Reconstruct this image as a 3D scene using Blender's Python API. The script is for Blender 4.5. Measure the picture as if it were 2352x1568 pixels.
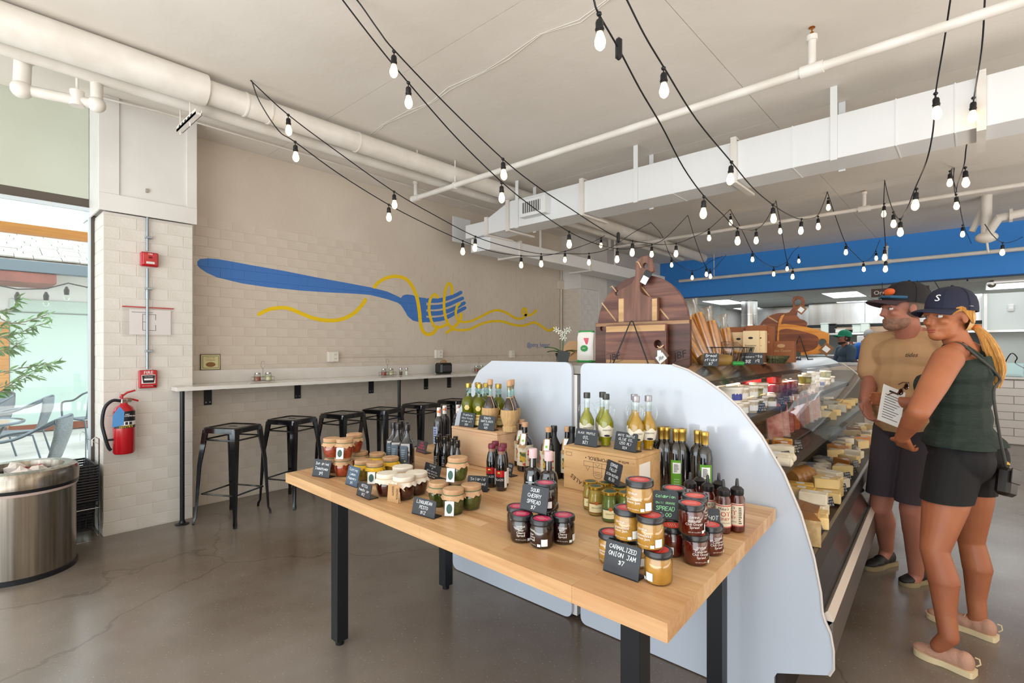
import bpy, bmesh, math, random
from mathutils import Vector, Matrix
for o in list(bpy.data.objects): bpy.data.objects.remove(o)
SC = bpy.context.scene; COL = SC.collection
random.seed(7)
# ------------------------------------------------ camera, world, light, exposure
H = 1.4; YAW = math.radians(42.2)
cam_d = bpy.data.cameras.new('camera'); cam = bpy.data.objects.new('camera', cam_d); COL.objects.link(cam)
cam.location = (0, 0, H); cam.rotation_euler = (math.pi/2, 0, YAW)
cam_d.sensor_width = 36; cam_d.lens = 1174/2352*36; cam_d.shift_y = 19/2352; cam_d.clip_start = .05; cam_d.clip_end = 200
SC.camera = cam
W = bpy.data.worlds.new('world'); SC.world = W; W.use_nodes = True
bg = W.node_tree.nodes['Background']; bg.inputs[0].default_value = (.87, .94, 1, 1); bg.inputs[1].default_value = 3.0
SC.view_settings.view_transform = 'Standard'; SC.view_settings.look = 'None'
SC.view_settings.exposure = 0.18; SC.view_settings.gamma = 1; SC.view_settings.use_curve_mapping = False
def area(name, loc, rot, sx, sy, power, col=(1, 1, 1)):
    l = bpy.data.lights.new(name, 'AREA'); l.shape = 'RECTANGLE'; l.size = sx; l.size_y = sy; l.energy = power; l.color = col
    o = bpy.data.objects.new(name, l); COL.objects.link(o); o.location = loc; o.rotation_euler = rot; return o
R90 = math.pi/2
area('storefront_daylight', (.5, -3.4, 1.7), (R90, 0, 0), 6.5, 2.6, 32, (.86, .93, 1))       # glazed front behind the photographer
area('side_fill', (4.4, 4.5, 1.8), (R90, 0, R90), 8, 2.4, 50, (1, .95, .88))  # added fill lamp before the closed right wall, no window there
area('upward_fill_front', (-.6, -2.3, .25), (math.pi, 0, 0), 7, 2.2, 210, (1, .95, .88))   # added upward fill lamp behind the camera, brightens the ceiling
area('upward_fill_side', (3.3, 3.6, .25), (math.pi, 0, 0), 2, 8, 210, (1, .93, .85))  # added upward fill lamp at the right side, for the ceiling
area('case_lamp', (-1.045, 4.08, 1.246), (0, math.radians(20), .044), .05, 3.7, 17, (1, .82, .62))  # tube lamp inside the display case
# ------------------------------------------------ geometry of the place
FW = Vector((-math.sin(YAW), math.cos(YAW), 0)); RT = Vector((math.cos(YAW), math.sin(YAW), 0))
def ray(u, v): return FW + RT*((u-1176)/1174) + Vector((0, 0, (803-v)/1174))
def PZ(u, v, z): d = ray(u, v); d = d*((z-H)/d.z); return Vector((d.x, d.y, z))
def PX(u, v, x): d = ray(u, v); d = d*(x/d.x); return Vector((x, d.y, H+d.z))
def PY(u, v, y): d = ray(u, v); d = d*(y/d.y); return Vector((d.x, y, H+d.z))
def PD(u, v, k): d = ray(u, v)*k; return Vector((d.x, d.y, H+d.z))
def PV(u, v, S, E):                      # point on the upright plane through S and E
    n = Vector((E[1]-S[1], S[0]-E[0], 0)); d = ray(u, v); k = (n.x*S[0]+n.y*S[1])/(n.x*d.x+n.y*d.y); return Vector((d.x*k, d.y*k, H+d.z*k))
# ------------------------------------------------ mesh builder
class MB:
    def __init__(s): s.v = []; s.f = []; s.m = []; s.M = Matrix.Identity(4); s.mi = 0
    def add(s, vs, fs):
        n = len(s.v); s.v += [tuple(s.M @ Vector(p)) for p in vs]; s.f += [tuple(i+n for i in f) for f in fs]; s.m += [s.mi]*len(fs); return s
    def at(s, loc=(0, 0, 0), rz=0, rx=0, ry=0, sc=1): s.M = Matrix.Translation(loc) @ Matrix.Rotation(rz, 4, 'Z') @ Matrix.Rotation(ry, 4, 'Y') @ Matrix.Rotation(rx, 4, 'X') @ Matrix.Scale(sc, 4); return s
    def mat(s, i): s.mi = i; return s
    def box(s, a, b, bev=0):
        x0, x1 = sorted((a[0], b[0])); y0, y1 = sorted((a[1], b[1])); z0, z1 = sorted((a[2], b[2]))
        if bev <= 0:
            return s.add([(x, y, z) for z in (z0, z1) for y in (y0, y1) for x in (x0, x1)], [(0, 2, 3, 1), (4, 5, 7, 6), (0, 1, 5, 4), (2, 6, 7, 3), (0, 4, 6, 2), (1, 3, 7, 5)])
        bev = min(bev, (x1-x0)/2.01, (y1-y0)/2.01, (z1-z0)/2.01)
        bm = bmesh.new(); bmesh.ops.create_cube(bm, size=1)
        for v in bm.verts: v.co = Vector(((x0+x1)/2+v.co.x*(x1-x0), (y0+y1)/2+v.co.y*(y1-y0), (z0+z1)/2+v.co.z*(z1-z0)))
        bmesh.ops.bevel(bm, geom=bm.edges[:], offset=bev, segments=1, affect='EDGES')
        return s.bm(bm)
    def bm(s, bm):
        bm.verts.index_update(); s.add([v.co[:] for v in bm.verts], [[v.index for v in f.verts] for f in bm.faces]); bm.free(); return s
    def lathe(s, prof, n=20, caps=True, sx=1, sy=1):
        vs = []; fs = []
        for r, z in prof: vs += [(r*sx*math.cos(6.28319*i/n), r*sy*math.sin(6.28319*i/n), z) for i in range(n)]
        for k in range(len(prof)-1):
            for i in range(n): j = (i+1) % n; fs.append((k*n+i, k*n+j, (k+1)*n+j, (k+1)*n+i))
        if caps:
            fs.append(tuple(range(n-1, -1, -1))); fs.append(tuple((len(prof)-1)*n+i for i in range(n)))
        return s.add(vs, fs)
    def cyl(s, r, z0, z1, n=20, cx=0, cy=0):
        o = s.M; s.M = o @ Matrix.Translation((cx, cy, 0)); s.lathe([(r, z0), (r, z1)], n); s.M = o; return s
    def tube(s, pts, r, n=8, closed=False, rad=None):
        pts = [Vector(p) for p in pts]; P = len(pts); vs = []; fs = []; up = None
        for i, p in enumerate(pts):
            a = pts[i-1] if (i or closed) else p; b = pts[(i+1) % P] if (i < P-1 or closed) else p
            t = (b-a).normalized()
            if up is None: up = Vector((0, 0, 1)) if abs(t.z) < .9 else Vector((1, 0, 0))
            x = up.cross(t)
            if x.length < 1e-4: x = Vector((1, 0, 0)).cross(t)
            x.normalize(); y = t.cross(x); up = y
            rr = rad[i] if rad else r
            vs += [tuple(p+x*(rr*math.cos(6.28319*k/n))+y*(rr*math.sin(6.28319*k/n))) for k in range(n)]
        for i in range(P if closed else P-1):
            j = (i+1) % P
            for k in range(n): l = (k+1) % n; fs.append((i*n+k, i*n+l, j*n+l, j*n+k))
        if not closed: fs.append(tuple(range(n-1, -1, -1))); fs.append(tuple((P-1)*n+k for k in range(n)))
        return s.add(vs, fs)
    def prism(s, poly, t, ax='y', o=0):   # poly (a,b) -> plane, thickness t along ax starting at o
        f = {'y': lambda a, b, c: (a, c, b), 'z': lambda a, b, c: (a, b, c), 'x': lambda a, b, c: (c, a, b)}[ax]
        n = len(poly); A = sum(poly[i-1][0]*poly[i][1]-poly[i][0]*poly[i-1][1] for i in range(n))
        if (A < 0) != (ax == 'y'): poly = poly[::-1]
        vs = [f(a, b, o) for a, b in poly]+[f(a, b, o+t) for a, b in poly]
        fs = [tuple(range(n-1, -1, -1)), tuple(range(n, 2*n))]+[(i, (i+1) % n, n+(i+1) % n, n+i) for i in range(n)]
        return s.add(vs, fs)
    def ball(s, c, r, n=12, m=8):
        r = (r, r, r) if not hasattr(r, '__len__') else r
        vs = [(c[0], c[1], c[2]-r[2])]; fs = []
        for j in range(1, m):
            a = math.pi*j/m
            vs += [(c[0]+r[0]*math.sin(a)*math.cos(6.28319*i/n), c[1]+r[1]*math.sin(a)*math.sin(6.28319*i/n), c[2]-r[2]*math.cos(a)) for i in range(n)]
        vs.append((c[0], c[1], c[2]+r[2])); L = len(vs)-1
        for i in range(n):
            j = (i+1) % n; fs.append((0, 1+j, 1+i)); fs.append((L, 1+(m-2)*n+i, 1+(m-2)*n+j))
            for k in range(m-2): fs.append((1+k*n+i, 1+k*n+j, 1+(k+1)*n+j, 1+(k+1)*n+i))
        return s.add(vs, fs)
    def mesh(s, name, mats, smooth=35):
        me = bpy.data.meshes.new(name); me.from_pydata(s.v, [], s.f)
        for m in (mats if isinstance(mats, (list, tuple)) else [mats]): me.materials.append(m)
        me.polygons.foreach_set('material_index', s.m)
        if smooth:
            me.polygons.foreach_set('use_smooth', [True]*len(s.f)); me.set_sharp_from_angle(angle=math.radians(smooth))
        me.update(); return me
def link(name, me, parent=None, loc=(0, 0, 0), rz=0):
    o = bpy.data.objects.new(name, me); COL.objects.link(o); o.location = loc; o.rotation_euler = (0, 0, rz)
    if parent: o.parent = parent
    return o
def obj(name, mb, m, parent=None, loc=(0, 0, 0), rz=0, smooth=35): return link(name, mb.mesh(name, m, smooth), parent, loc, rz)
def tag(o, label=None, cat=None, group=None, kind=None):
    if label: o['label'] = label
    if cat: o['category'] = cat
    if group: o['group'] = group
    if kind: o['kind'] = kind
    return o
def thing(name, label, cat, loc=(0, 0, 0), rz=0, group=None):
    o = bpy.data.objects.new(name, None); COL.objects.link(o); o.empty_display_size = .05; o.location = loc; o.rotation_euler = (0, 0, rz); return tag(o, label, cat, group)
def struct(name, mb, m, parent=None, smooth=35):
    o = obj(name, mb, m, parent, smooth=smooth)
    if not parent: o['kind'] = 'structure'
    return o
KIDS = {}
def dup(root, loc, rz=0, label=None, group=None, skip=()):
    r = root.copy(); COL.objects.link(r); r.location = loc; r.rotation_euler = (0, 0, rz)
    if label: r['label'] = label
    if group: r['group'] = group
    if root.name not in KIDS: KIDS[root.name] = [(c, list(c.children)) for c in root.children]
    for ch, gs in KIDS[root.name]:
        if ch.name.split('.')[0] in skip: continue
        c = ch.copy(); COL.objects.link(c); c.parent = r
        for g in gs: d = g.copy(); COL.objects.link(d); d.parent = c
    return r
KINDS = []
class Kind:                               # first placement moves the prototype, later ones copy it
    def __init__(s, root): s.r = root; s.used = False; KINDS.append(s)
    def put(s, loc, rz=0, label=None, group=None):
        if not s.used:
            s.used = True; s.r.location = loc; s.r.rotation_euler = (0, 0, rz)
            if label: s.r['label'] = label
            if group: s.r['group'] = group
            return s.r
        return dup(s.r, loc, rz, label, group)
# ------------------------------------------------ materials
def lin(c):
    if isinstance(c, str): c = [int(c[i:i+2], 16)/255 for i in (0, 2, 4)]
    return [x/12.92 if x <= .04045 else ((x+.055)/1.055)**2.4 for x in c]+[1]
MATS = {}
def mt(name, c, rough=.5, metal=0, c2=None, scale=8, stretch=(1, 1, 1), bump=0, bscale=40, coat=0, trans=0, alpha=1, emit=0, ior=1.45, det=4, lo=.35, hi=.65, obj_coord=True, spec=.5, aniso=0):
    if name in MATS: return MATS[name]
    m = bpy.data.materials.new(name); m.use_nodes = True; t = m.node_tree; N = t.nodes; L = t.links; p = N['Principled BSDF']
    p.inputs['Base Color'].default_value = lin(c); p.inputs['Roughness'].default_value = rough; p.inputs['Metallic'].default_value = metal
    p.inputs['Coat Weight'].default_value = coat; p.inputs['Coat Roughness'].default_value = .06
    p.inputs['Transmission Weight'].default_value = trans; p.inputs['Alpha'].default_value = alpha; p.inputs['IOR'].default_value = ior
    p.inputs['Specular IOR Level'].default_value = spec
    if emit: p.inputs['Emission Color'].default_value = lin(c); p.inputs['Emission Strength'].default_value = emit
    if c2 or bump:
        co = N.new('ShaderNodeTexCoord'); mp = N.new('ShaderNodeMapping'); mp.inputs['Scale'].default_value = stretch
        L.new(co.outputs['Object'], mp.inputs['Vector'])
    if c2:
        no = N.new('ShaderNodeTexNoise'); no.inputs['Scale'].default_value = scale; no.inputs['Detail'].default_value = det
        cr = N.new('ShaderNodeValToRGB'); cr.color_ramp.elements[0].position = lo; cr.color_ramp.elements[1].position = hi
        cr.color_ramp.elements[0].color = lin(c); cr.color_ramp.elements[1].color = lin(c2)
        L.new(mp.outputs[0], no.inputs['Vector']); L.new(no.outputs[0], cr.inputs[0]); L.new(cr.outputs[0], p.inputs['Base Color'])
    if bump:
        nb = N.new('ShaderNodeTexNoise'); nb.inputs['Scale'].default_value = bscale; nb.inputs['Detail'].default_value = 3
        b = N.new('ShaderNodeBump'); b.inputs['Strength'].default_value = bump; b.inputs['Distance'].default_value = .01
        L.new(mp.outputs[0], nb.inputs['Vector']); L.new(nb.outputs[0], b.inputs['Height']); L.new(b.outputs[0], p.inputs['Normal'])
    MATS[name] = m; return m
def glass(name, tint='ffffff', refl=.06, rough=.02, k=.38):
    if name in MATS: return MATS[name]
    m = bpy.data.materials.new(name); m.use_nodes = True; t = m.node_tree; N = t.nodes; L = t.links; N.remove(N['Principled BSDF'])
    tr = N.new('ShaderNodeBsdfTransparent'); tr.inputs[0].default_value = lin(tint)
    gl = N.new('ShaderNodeBsdfGlossy'); gl.inputs['Roughness'].default_value = rough
    fr = N.new('ShaderNodeLayerWeight'); fr.inputs[0].default_value = .25
    mx = N.new('ShaderNodeMixShader'); ad = N.new('ShaderNodeMath'); ad.operation = 'MULTIPLY_ADD'; ad.inputs[1].default_value = k; ad.inputs[2].default_value = refl; ad.use_clamp = True
    L.new(fr.outputs['Fresnel'], ad.inputs[0]); L.new(ad.outputs[0], mx.inputs[0]); L.new(tr.outputs[0], mx.inputs[1]); L.new(gl.outputs[0], mx.inputs[2]); L.new(mx.outputs[0], N['Material Output'].inputs[0])
    MATS[name] = m; return m
def wood(name, a, b, scale=3, axis=0, rough=.45, rings=18, coat=0):
    if name in MATS: return MATS[name]
    m = mt(name, a, rough, coat=coat); t = m.node_tree; N = t.nodes; L = t.links; p = N['Principled BSDF']
    co = N.new('ShaderNodeTexCoord'); mp = N.new('ShaderNodeMapping'); s = [rings]*3; s[axis] = .9; mp.inputs['Scale'].default_value = s
    no = N.new('ShaderNodeTexNoise'); no.inputs['Scale'].default_value = scale; no.inputs['Detail'].default_value = 5; no.inputs['Distortion'].default_value = .6
    cr = N.new('ShaderNodeValToRGB'); cr.color_ramp.elements[0].color = lin(a); cr.color_ramp.elements[1].color = lin(b); cr.color_ramp.elements[0].position = .38; cr.color_ramp.elements[1].position = .64
    L.new(co.outputs['Object'], mp.inputs[0]); L.new(mp.outputs[0], no.inputs[0]); L.new(no.outputs[0], cr.inputs[0]); L.new(cr.outputs[0], p.inputs['Base Color'])
    return m
WALL = mt('painted_brick', 'd6cbbd', .6, c2='cdc1b2', scale=1.2, bump=.25, bscale=60)
WALLC = mt('painted_brick_cool', 'dcd7d0', .55, c2='d2ccc3', scale=2, bump=.25, bscale=60)
WHITE = mt('white_paint', 'e0dedb', .45, c2='d6d3ce', scale=2)
DUCTW = mt('duct_white', 'e4e6e7', .4)
CEIL = mt('ceiling_concrete', 'e6e1da', .75, c2='dbd5cc', scale=.9, bump=.3, bscale=9)
PIPE = mt('pipe_white', 'e6e2dc', .4, c2='d9d3ca', scale=5)
BLUEW = mt('blue_paint', '3c92e8', .6)
BLACK = mt('black_powder', '15171b', .35)
GLOSSB = mt('black_gloss_steel', '0d0e12', .14, coat=.7, spec=.8)
CHALK = mt('chalkboard', '272a2f', .4, c2='2f3338', scale=14)
CHALKW = mt('chalk_white', 'd2d6d8', .8, emit=.0)
CHALKR = mt('chalk_red', 'd84a66', .8); CHALKG = mt('chalk_green', '9be0a2', .8)
STEEL = mt('brushed_steel', 'b8b4ae', .28, 1, bump=.1, bscale=30, stretch=(30, 30, .3))
CHROME = mt('chrome', 'd5d5d5', .1, 1)
GLS = glass('clear_glass', 'fbfffd'); 
GLSJ = glass('jar_glass', 'f4f8f4', .05, .05)
PAPER = mt('paper', 'eeece6', .7)
INK = mt('ink_black', '1c1c1e', .7)
INKW = mt('ink_white', 'e9e4dc', .5)
GOLD = mt('gold_cap', 'b99a4e', .3, .9)
RED = mt('red_enamel', 'b3101c', .3, coat=.4)
# ------------------------------------------------ lettering
_F = {}
def text(name, s, size, m, parent, loc, rot=(R90, 0, 0), align='CENTER', ext=.0002, shear=0, sx=1):
    """flat print: the words as a thin mesh"""
    c = bpy.data.curves.new(name, 'FONT'); c.body = s; c.size = size; c.align_x = align; c.align_y = 'CENTER'; c.extrude = ext; c.shear = shear; c.resolution_u = 2; c.space_line = .85
    o = bpy.data.objects.new(name, c); COL.objects.link(o); me = bpy.data.meshes.new_from_object(o); bpy.data.objects.remove(o); bpy.data.curves.remove(c)
    me.materials.clear(); me.materials.append(m)
    if sx != 1: me.transform(Matrix.Diagonal((sx, 1, 1, 1)))
    r = bpy.data.objects.new(name, me); COL.objects.link(r); r.location = loc; r.rotation_euler = rot
    if parent: r.parent = parent
    return r
SF = {  # single-stroke hand letters on a 4x6 grid
'A':'00 26 40|12 32','B':'00 06 26 35 24 04|24 42 30 00','C':'45 26 04 02 20 41','D':'00 06 36 43 30 00','E':'46 06 00 40|03 33','F':'46 06 00|03 33','G':'45 26 04 02 20 41 43 23','H':'00 06|40 46|03 43','I':'10 30|20 26|16 36','J':'01 20 31 36|16 46','K':'00 06|46 03 40','L':'06 00 40','M':'00 06 22 46 40','N':'00 06 40 46','O':'20 02 04 26 44 42 20','P':'00 06 36 44 33 03','Q':'20 02 04 26 44 42 20|31 50','R':'00 06 36 44 33 03|23 40','S':'45 26 05 14 33 41 20 01','T':'20 26|06 46','U':'06 01 20 41 46','V':'06 20 46','W':'06 10 24 30 46','X':'00 46|06 40','Y':'06 23 46|23 20','Z':'06 46 00 40',
'0':'20 02 04 26 44 42 20','1':'15 26 20','2':'05 26 45 00 40','3':'05 26 44 23 42 20 01','4':'30 36 02 42','5':'46 06 03 33 42 20 00','6':'36 02 20 42 23 03','7':'06 46 10','8':'23 05 26 45 23 01 20 41 23','9':'40 46 16 04 23 43','$':'44 35 05 14 33 42 31 01|26 20','(':'36 24 22 30','/':'00 46',')':'16 24 22 10','.':'20 21',"'":'26 24','-':'13 33',
'a':'44 24 02 20 41|44 40','c':'43 24 02 20 41','d':'46 40|43 24 02 20 41','e':'02 42 43 24 02 20 41','g':'44 24 02 21 42|44 4/ 2/','h':'06 00|02 24 43 40','i':'20 24|26 26','l':'26 20','m':'00 04|03 24 20|23 44 40','n':'00 04|02 24 43 40','o':'20 02 24 42 20','p':'0/ 04|03 24 42 20 01','r':'00 04|02 24 43','s':'43 24 13 32 20 01','t':'26 20 31|04 44','u':'04 01 20 41|44 40','v':'04 20 44','x':'00 44|04 40','y':'04 21|44 1/','b':'06 00|03 24 42 20 01','k':'06 00|44 02 40','f':'46 26 20|04 34','w':'04 10 23 30 44','z':'04 44 00 40','j':'24 2/ 1/'}
def chalk(lines, w, h, th=None, seed=1):
    """hand-written lines as thin ribbons centred in a w x h card (x right, z up, y=0)"""
    mb = MB(); rnd = random.Random(seed); n = len(lines); lh = h/(n+.2)
    for k, ln in enumerate(lines):
        ch = min(lh*.62, w*.88/(max(len(ln), 1)*.82)); cw = ch*.62; tw = len(ln)*cw*1.3; x = -tw/2; z0 = h/2-lh*(k+.9); t = th or ch*.075
        for c in ln:
            jz = rnd.uniform(-.06, .06)*ch
            for st in SF.get(c, '').split('|'):
                pts = []
                for q in st.split():
                    a = int(q[0]); b = ord(q[1])-48; pts.append((x+a/4*cw+b/6*ch*.12, z0+jz+b/6*ch))
                if len(pts) == 2 and pts[0] == pts[1]: pts[1] = (pts[0][0]+t, pts[0][1]+t)
                for (ax, az), (bx, bz) in zip(pts, pts[1:]):
                    d = math.hypot(bx-ax, bz-az) or 1e-6; ux, uz = (bx-ax)/d*t, (bz-az)/d*t
                    ax -= ux*.5; az -= uz*.5; bx += ux*.5; bz += uz*.5
                    mb.add([(ax-uz, 0, az+ux), (ax+uz, 0, az-ux), (bx+uz, 0, bz-ux), (bx-uz, 0, bz+ux)], [(0, 1, 2, 3)])
            x += cw*1.3
    return mb
# ================================================ THE SETTING
CZ = 3.3; XW = -5.16; XC = -4.84; YB = 10.6
def floor_mat():
    m = mt('polished_concrete', '8c7f72', .12, spec=.5); t = m.node_tree; N = t.nodes; L = t.links; p = N['Principled BSDF']
    co = N.new('ShaderNodeTexCoord')
    def noise(s, d=5): n = N.new('ShaderNodeTexNoise'); n.inputs['Scale'].default_value = s; n.inputs['Detail'].default_value = d; L.new(co.outputs['Object'], n.inputs[0]); return n
    n1 = noise(.7, 8); cr = N.new('ShaderNodeValToRGB'); e = cr.color_ramp.elements; e[0].position = .36; e[0].color = lin('6c5d4f'); e[1].position = .66; e[1].color = lin('8f867d'); L.new(n1.outputs[0], cr.inputs[0])
    n2 = noise(90, 2); c2 = N.new('ShaderNodeValToRGB'); e = c2.color_ramp.elements; e[0].position = .66; e[0].color = (0, 0, 0, 1); e[1].position = .74; e[1].color = (.5, .5, .5, 1); L.new(n2.outputs[0], c2.inputs[0])
    mx = N.new('ShaderNodeMixRGB'); L.new(c2.outputs[0], mx.inputs[0]); L.new(cr.outputs[0], mx.inputs[1]); mx.inputs[2].default_value = lin('c9b9a2')
    n3 = noise(6, 6); mx2 = N.new('ShaderNodeMixRGB'); mx2.blend_type = 'MULTIPLY'; mx2.inputs[0].default_value = .2; L.new(mx.outputs[0], mx2.inputs[1]); L.new(n3.outputs[0], mx2.inputs[2])
    # hairline cracks
    vo = N.new('ShaderNodeTexVoronoi'); vo.feature = 'DISTANCE_TO_EDGE'; vo.inputs['Scale'].default_value = .38
    wn = noise(2.5, 6); ad = N.new('ShaderNodeMixRGB'); ad.blend_type = 'ADD'; ad.inputs[0].default_value = .35; L.new(co.outputs['Object'], ad.inputs[1]); L.new(wn.outputs[1], ad.inputs[2]); L.new(ad.outputs[0], vo.inputs[0])
    c3 = N.new('ShaderNodeValToRGB'); e = c3.color_ramp.elements; e[0].position = .0; e[0].color = (.72, .72, .72, 1); e[1].position = .0013; e[1].color = (1, 1, 1, 1); L.new(vo.outputs[0], c3.inputs[0])
    mx3 = N.new('ShaderNodeMixRGB'); mx3.blend_type = 'MULTIPLY'; mx3.inputs[0].default_value = 1; L.new(mx2.outputs[0], mx3.inputs[1]); L.new(c3.outputs[0], mx3.inputs[2])
    L.new(mx3.outputs[0], p.inputs['Base Color'])
    n4 = noise(1.5, 5); r = N.new('ShaderNodeMapRange'); r.inputs[3].default_value = .1; r.inputs[4].default_value = .34; L.new(n4.outputs[0], r.inputs[0]); L.new(r.outputs[0], p.inputs['Roughness'])
    b = N.new('ShaderNodeBump'); b.inputs['Strength'].default_value = .06; n5 = noise(5, 4); L.new(n5.outputs[0], b.inputs['Height']); L.new(b.outputs[0], p.inputs['Normal'])
    return m
struct('floor', MB().box((-5.4, -3.6, -.1), (4.6, 17, 0)), floor_mat())
# ceiling slab: formwork panels with recessed joints (parts of the ceiling)
ceil = struct('ceiling', MB().box((-5.6, -3.6, CZ+.03), (4.6, 10.7, CZ+.2)), CEIL)
xs = [-5.6, -3.95, -1.25, 1.45, 4.6]; ys = [-3.6, -.4, 2.1, 4.6, 7.1, 10.7]
for i in range(4):
    for j in range(5): obj('ceiling_panel', MB().box((xs[i]+.002, ys[j]+.002, CZ+random.uniform(0, .0012)), (xs[i+1]-.002, ys[j+1]-.002, CZ+.03)), CEIL, ceil)
# --- brickwork
BH = .0895; BL = .21
def brick_mesh(L, Hh, m, dep=.012): return MB().box((0, -L/2, -Hh/2), (dep, L/2, Hh/2), .0016).mesh('brick', m)
def bricks(parent, m, x, y0, y1, z0, z1, flip=None, limit=300, seed=3, rows_lo=0):
    """running-bond bricks on a face x=const (facing +x) or, with flip='y', on y=x facing -y; far or surplus ones joined"""
    rnd = random.Random(seed); me = {}; cnt = 0; rest = MB(); k = 0; z = z0; cells = []
    while z < z1-.02:
        h = min(BH, z1-z); y = y0-(BL*(.5 if k % 2 else 0))
        while y < y1-.01:
            a = max(y, y0); b = min(y+BL, y1)
            if b-a > .02: cells.append((a, b, z, z+h))
            y += BL
        z += BH; k += 1
    cells.sort(key=lambda c: (c[0] if not flip else 0)+abs((c[2]+c[3])/2-1.4)*.25)
    for a, b, c, d in cells:
        L = round(b-a-.005, 3); hh = round(d-c-.005, 3); ox = rnd.uniform(-.0010, .0004)
        if cnt < limit:
            if (L, hh) not in me: me[(L, hh)] = brick_mesh(L, hh, m)
            if flip: o = link('brick', me[(L, hh)], parent, ((a+b)/2, x+.012-ox, (c+d)/2), -R90)
            else: o = link('brick', me[(L, hh)], parent, (x-.012+ox, (a+b)/2, (c+d)/2))
            cnt += 1
        else:
            if flip: rest.box(((a+.0035), x-ox, c+.0035), (b-.0035, x+.012, d-.0035))
            else: rest.box((x-.012, a+.0035, c+.0035), (x+ox, b-.0035, d-.0035))
    if rest.v: tag(obj('brick_courses', rest, m, parent), kind='stuff')
wl = struct('wall_left', MB().box((XW-.25, 1.2, 0), (XW-.0032, 7.0, CZ+.03)).box((XW-.2, 1.2, 2.62), (XW-.001, 7.0, CZ)), WALL)
bricks(wl, WALL, XW, 1.37, 7.0, .005, 2.62)
# wall beyond, behind the far pillar, up to the kitchen
struct('wall_rear_left', MB().box((XW-.25, 7.0, 0), (XW-.02, 17, CZ)), WHITE)
# near column (brick below, boxed header above)
cy0, cy1 = .778, 1.372
c = thing('column', 'white painted brick column with the fire alarm devices, left of the mural wall', 'column', (0, 0, 0)); c['kind'] = 'structure'
obj('column_core', MB().box((-5.45, cy0+.0032, 0), (XC-.0032, cy1-.002, 2.44)), WALLC, c)
bricks(c, WALLC, XC, cy0, cy1, .005, 2.43, seed=5)
bricks(c, WALLC, cy0, -5.17, XC, .005, 2.43, flip='y', seed=6, limit=120)
hb = MB().box((-5.45, .755, 2.46), (-4.812, 1.384, CZ))
obj('header_box', hb, WHITE, c)
for nm, a, b in (('header_rail', (-4.812, .745, 2.44), (-4.795, 1.39, 2.57)), ('header_stile', (-4.812, .745, 2.57), (-4.798, .87, CZ)), ('header_stile', (-4.812, 1.315, 2.57), (-4.798, 1.39, CZ)), ('header_skirt', (-5.45, .745, 2.44), (-4.812, .757, CZ))):
    obj(nm, MB().box(a, b, .002), WHITE, c)
obj('pull_knob', MB().box((-4.812, 1.035, 2.63), (-4.796, 1.055, 2.66), .002), STEEL, c)
# window bay left of the column
XG = -5.18
GREENW = mt('grey_green_paint', 'c3c8b9', .6, c2='bbc0b0', scale=1)
DFR = mt('dark_bronze_frame', '5b534c', .4, .3); FRW = mt('window_frame_white', 'ccd6dc', .35)
w = thing('window_1', None, None); w['kind'] = 'structure'
hz = PX(100, 462, XG).z
obj('window_transom', MB().box((XG-.06, -3.6, hz+.0), (XG+.01, .776, hz+.07)), DFR, w)
obj('blind_rail', MB().box((XG+.0, -3.6, hz-.03), (XG+.03, .775, hz+.0), .003), FRW, w)
obj('window_frame', MB().box((XG-.03, .742, 0), (XG+.008, .756, hz)), FRW, w)
obj('window_frame', MB().box((XG-.05, .757, 0), (XG+.009, .777, hz)), DFR, w)
obj('window_frame', MB().box((XG-.05, -3.6, 0), (XG+.03, .75, .06)), DFR, w)
obj('glass_pane', MB().box((XG-.012, -3.6, .06), (XG-.004, .745, hz)), glass('window_glass', 'f6fbf9', .03), w)
struct('wall_front_left', MB().box((XG-.2, -3.6, hz+.07), (XG+.012, .742, CZ)), GREENW)
# far pillar
fy0 = 6.95
p0 = PX(1297, 600, XW)
fp = thing('pillar', 'square white brick pillar at the far end of the mural wall', 'pillar'); fp['kind'] = 'structure'
fx = PY(1333, 650, fy0).x; fyb = PX(1373, 650, fx).y
obj('pillar_core', MB().box((XW-.1, fy0+.004, 0), (fx-.004, fyb, 2.5)), WHITE, fp)
bricks(fp, WHITE, fx, fy0, fyb, .005, PY(1300, 665, fy0).z, limit=140, seed=8)
bricks(fp, WALL, fy0, XW, fx, .005, PY(1300, 665, fy0).z, flip='y', limit=150, seed=9)
fzh = PY(1300, 665, fy0).z
obj('pillar_return', MB().box((XW-.099, fyb+.003, 0), (fx-.003, fyb+.3, CZ-.002)), WHITE, fp)
obj('header_box', MB().box((XW-.1, fy0-.02, fzh), (fx+.02, fyb+.14, CZ)), WHITE, fp)
obj('corner_stile', MB().box((fx+.0005, fyb+.002, 0), (fx+.024, fyb+.139, fzh-.001)), WHITE, fp)
obj('header_stile', MB().box((fx+.0205, fyb-.12, fzh+.08), (fx+.032, fyb-.06, CZ)), WHITE, fp)
# blue bulkhead over the kitchen
struct('trim_1', MB().box((-5.3, YB, 2.52), (4.6, YB+.15, CZ)), BLUEW)
struct('trim_2', MB().box((-5.3, YB-.008, 2.505), (4.6, YB+.15, 2.52)), mt('blue_edge', '274f80', .6))
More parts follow.
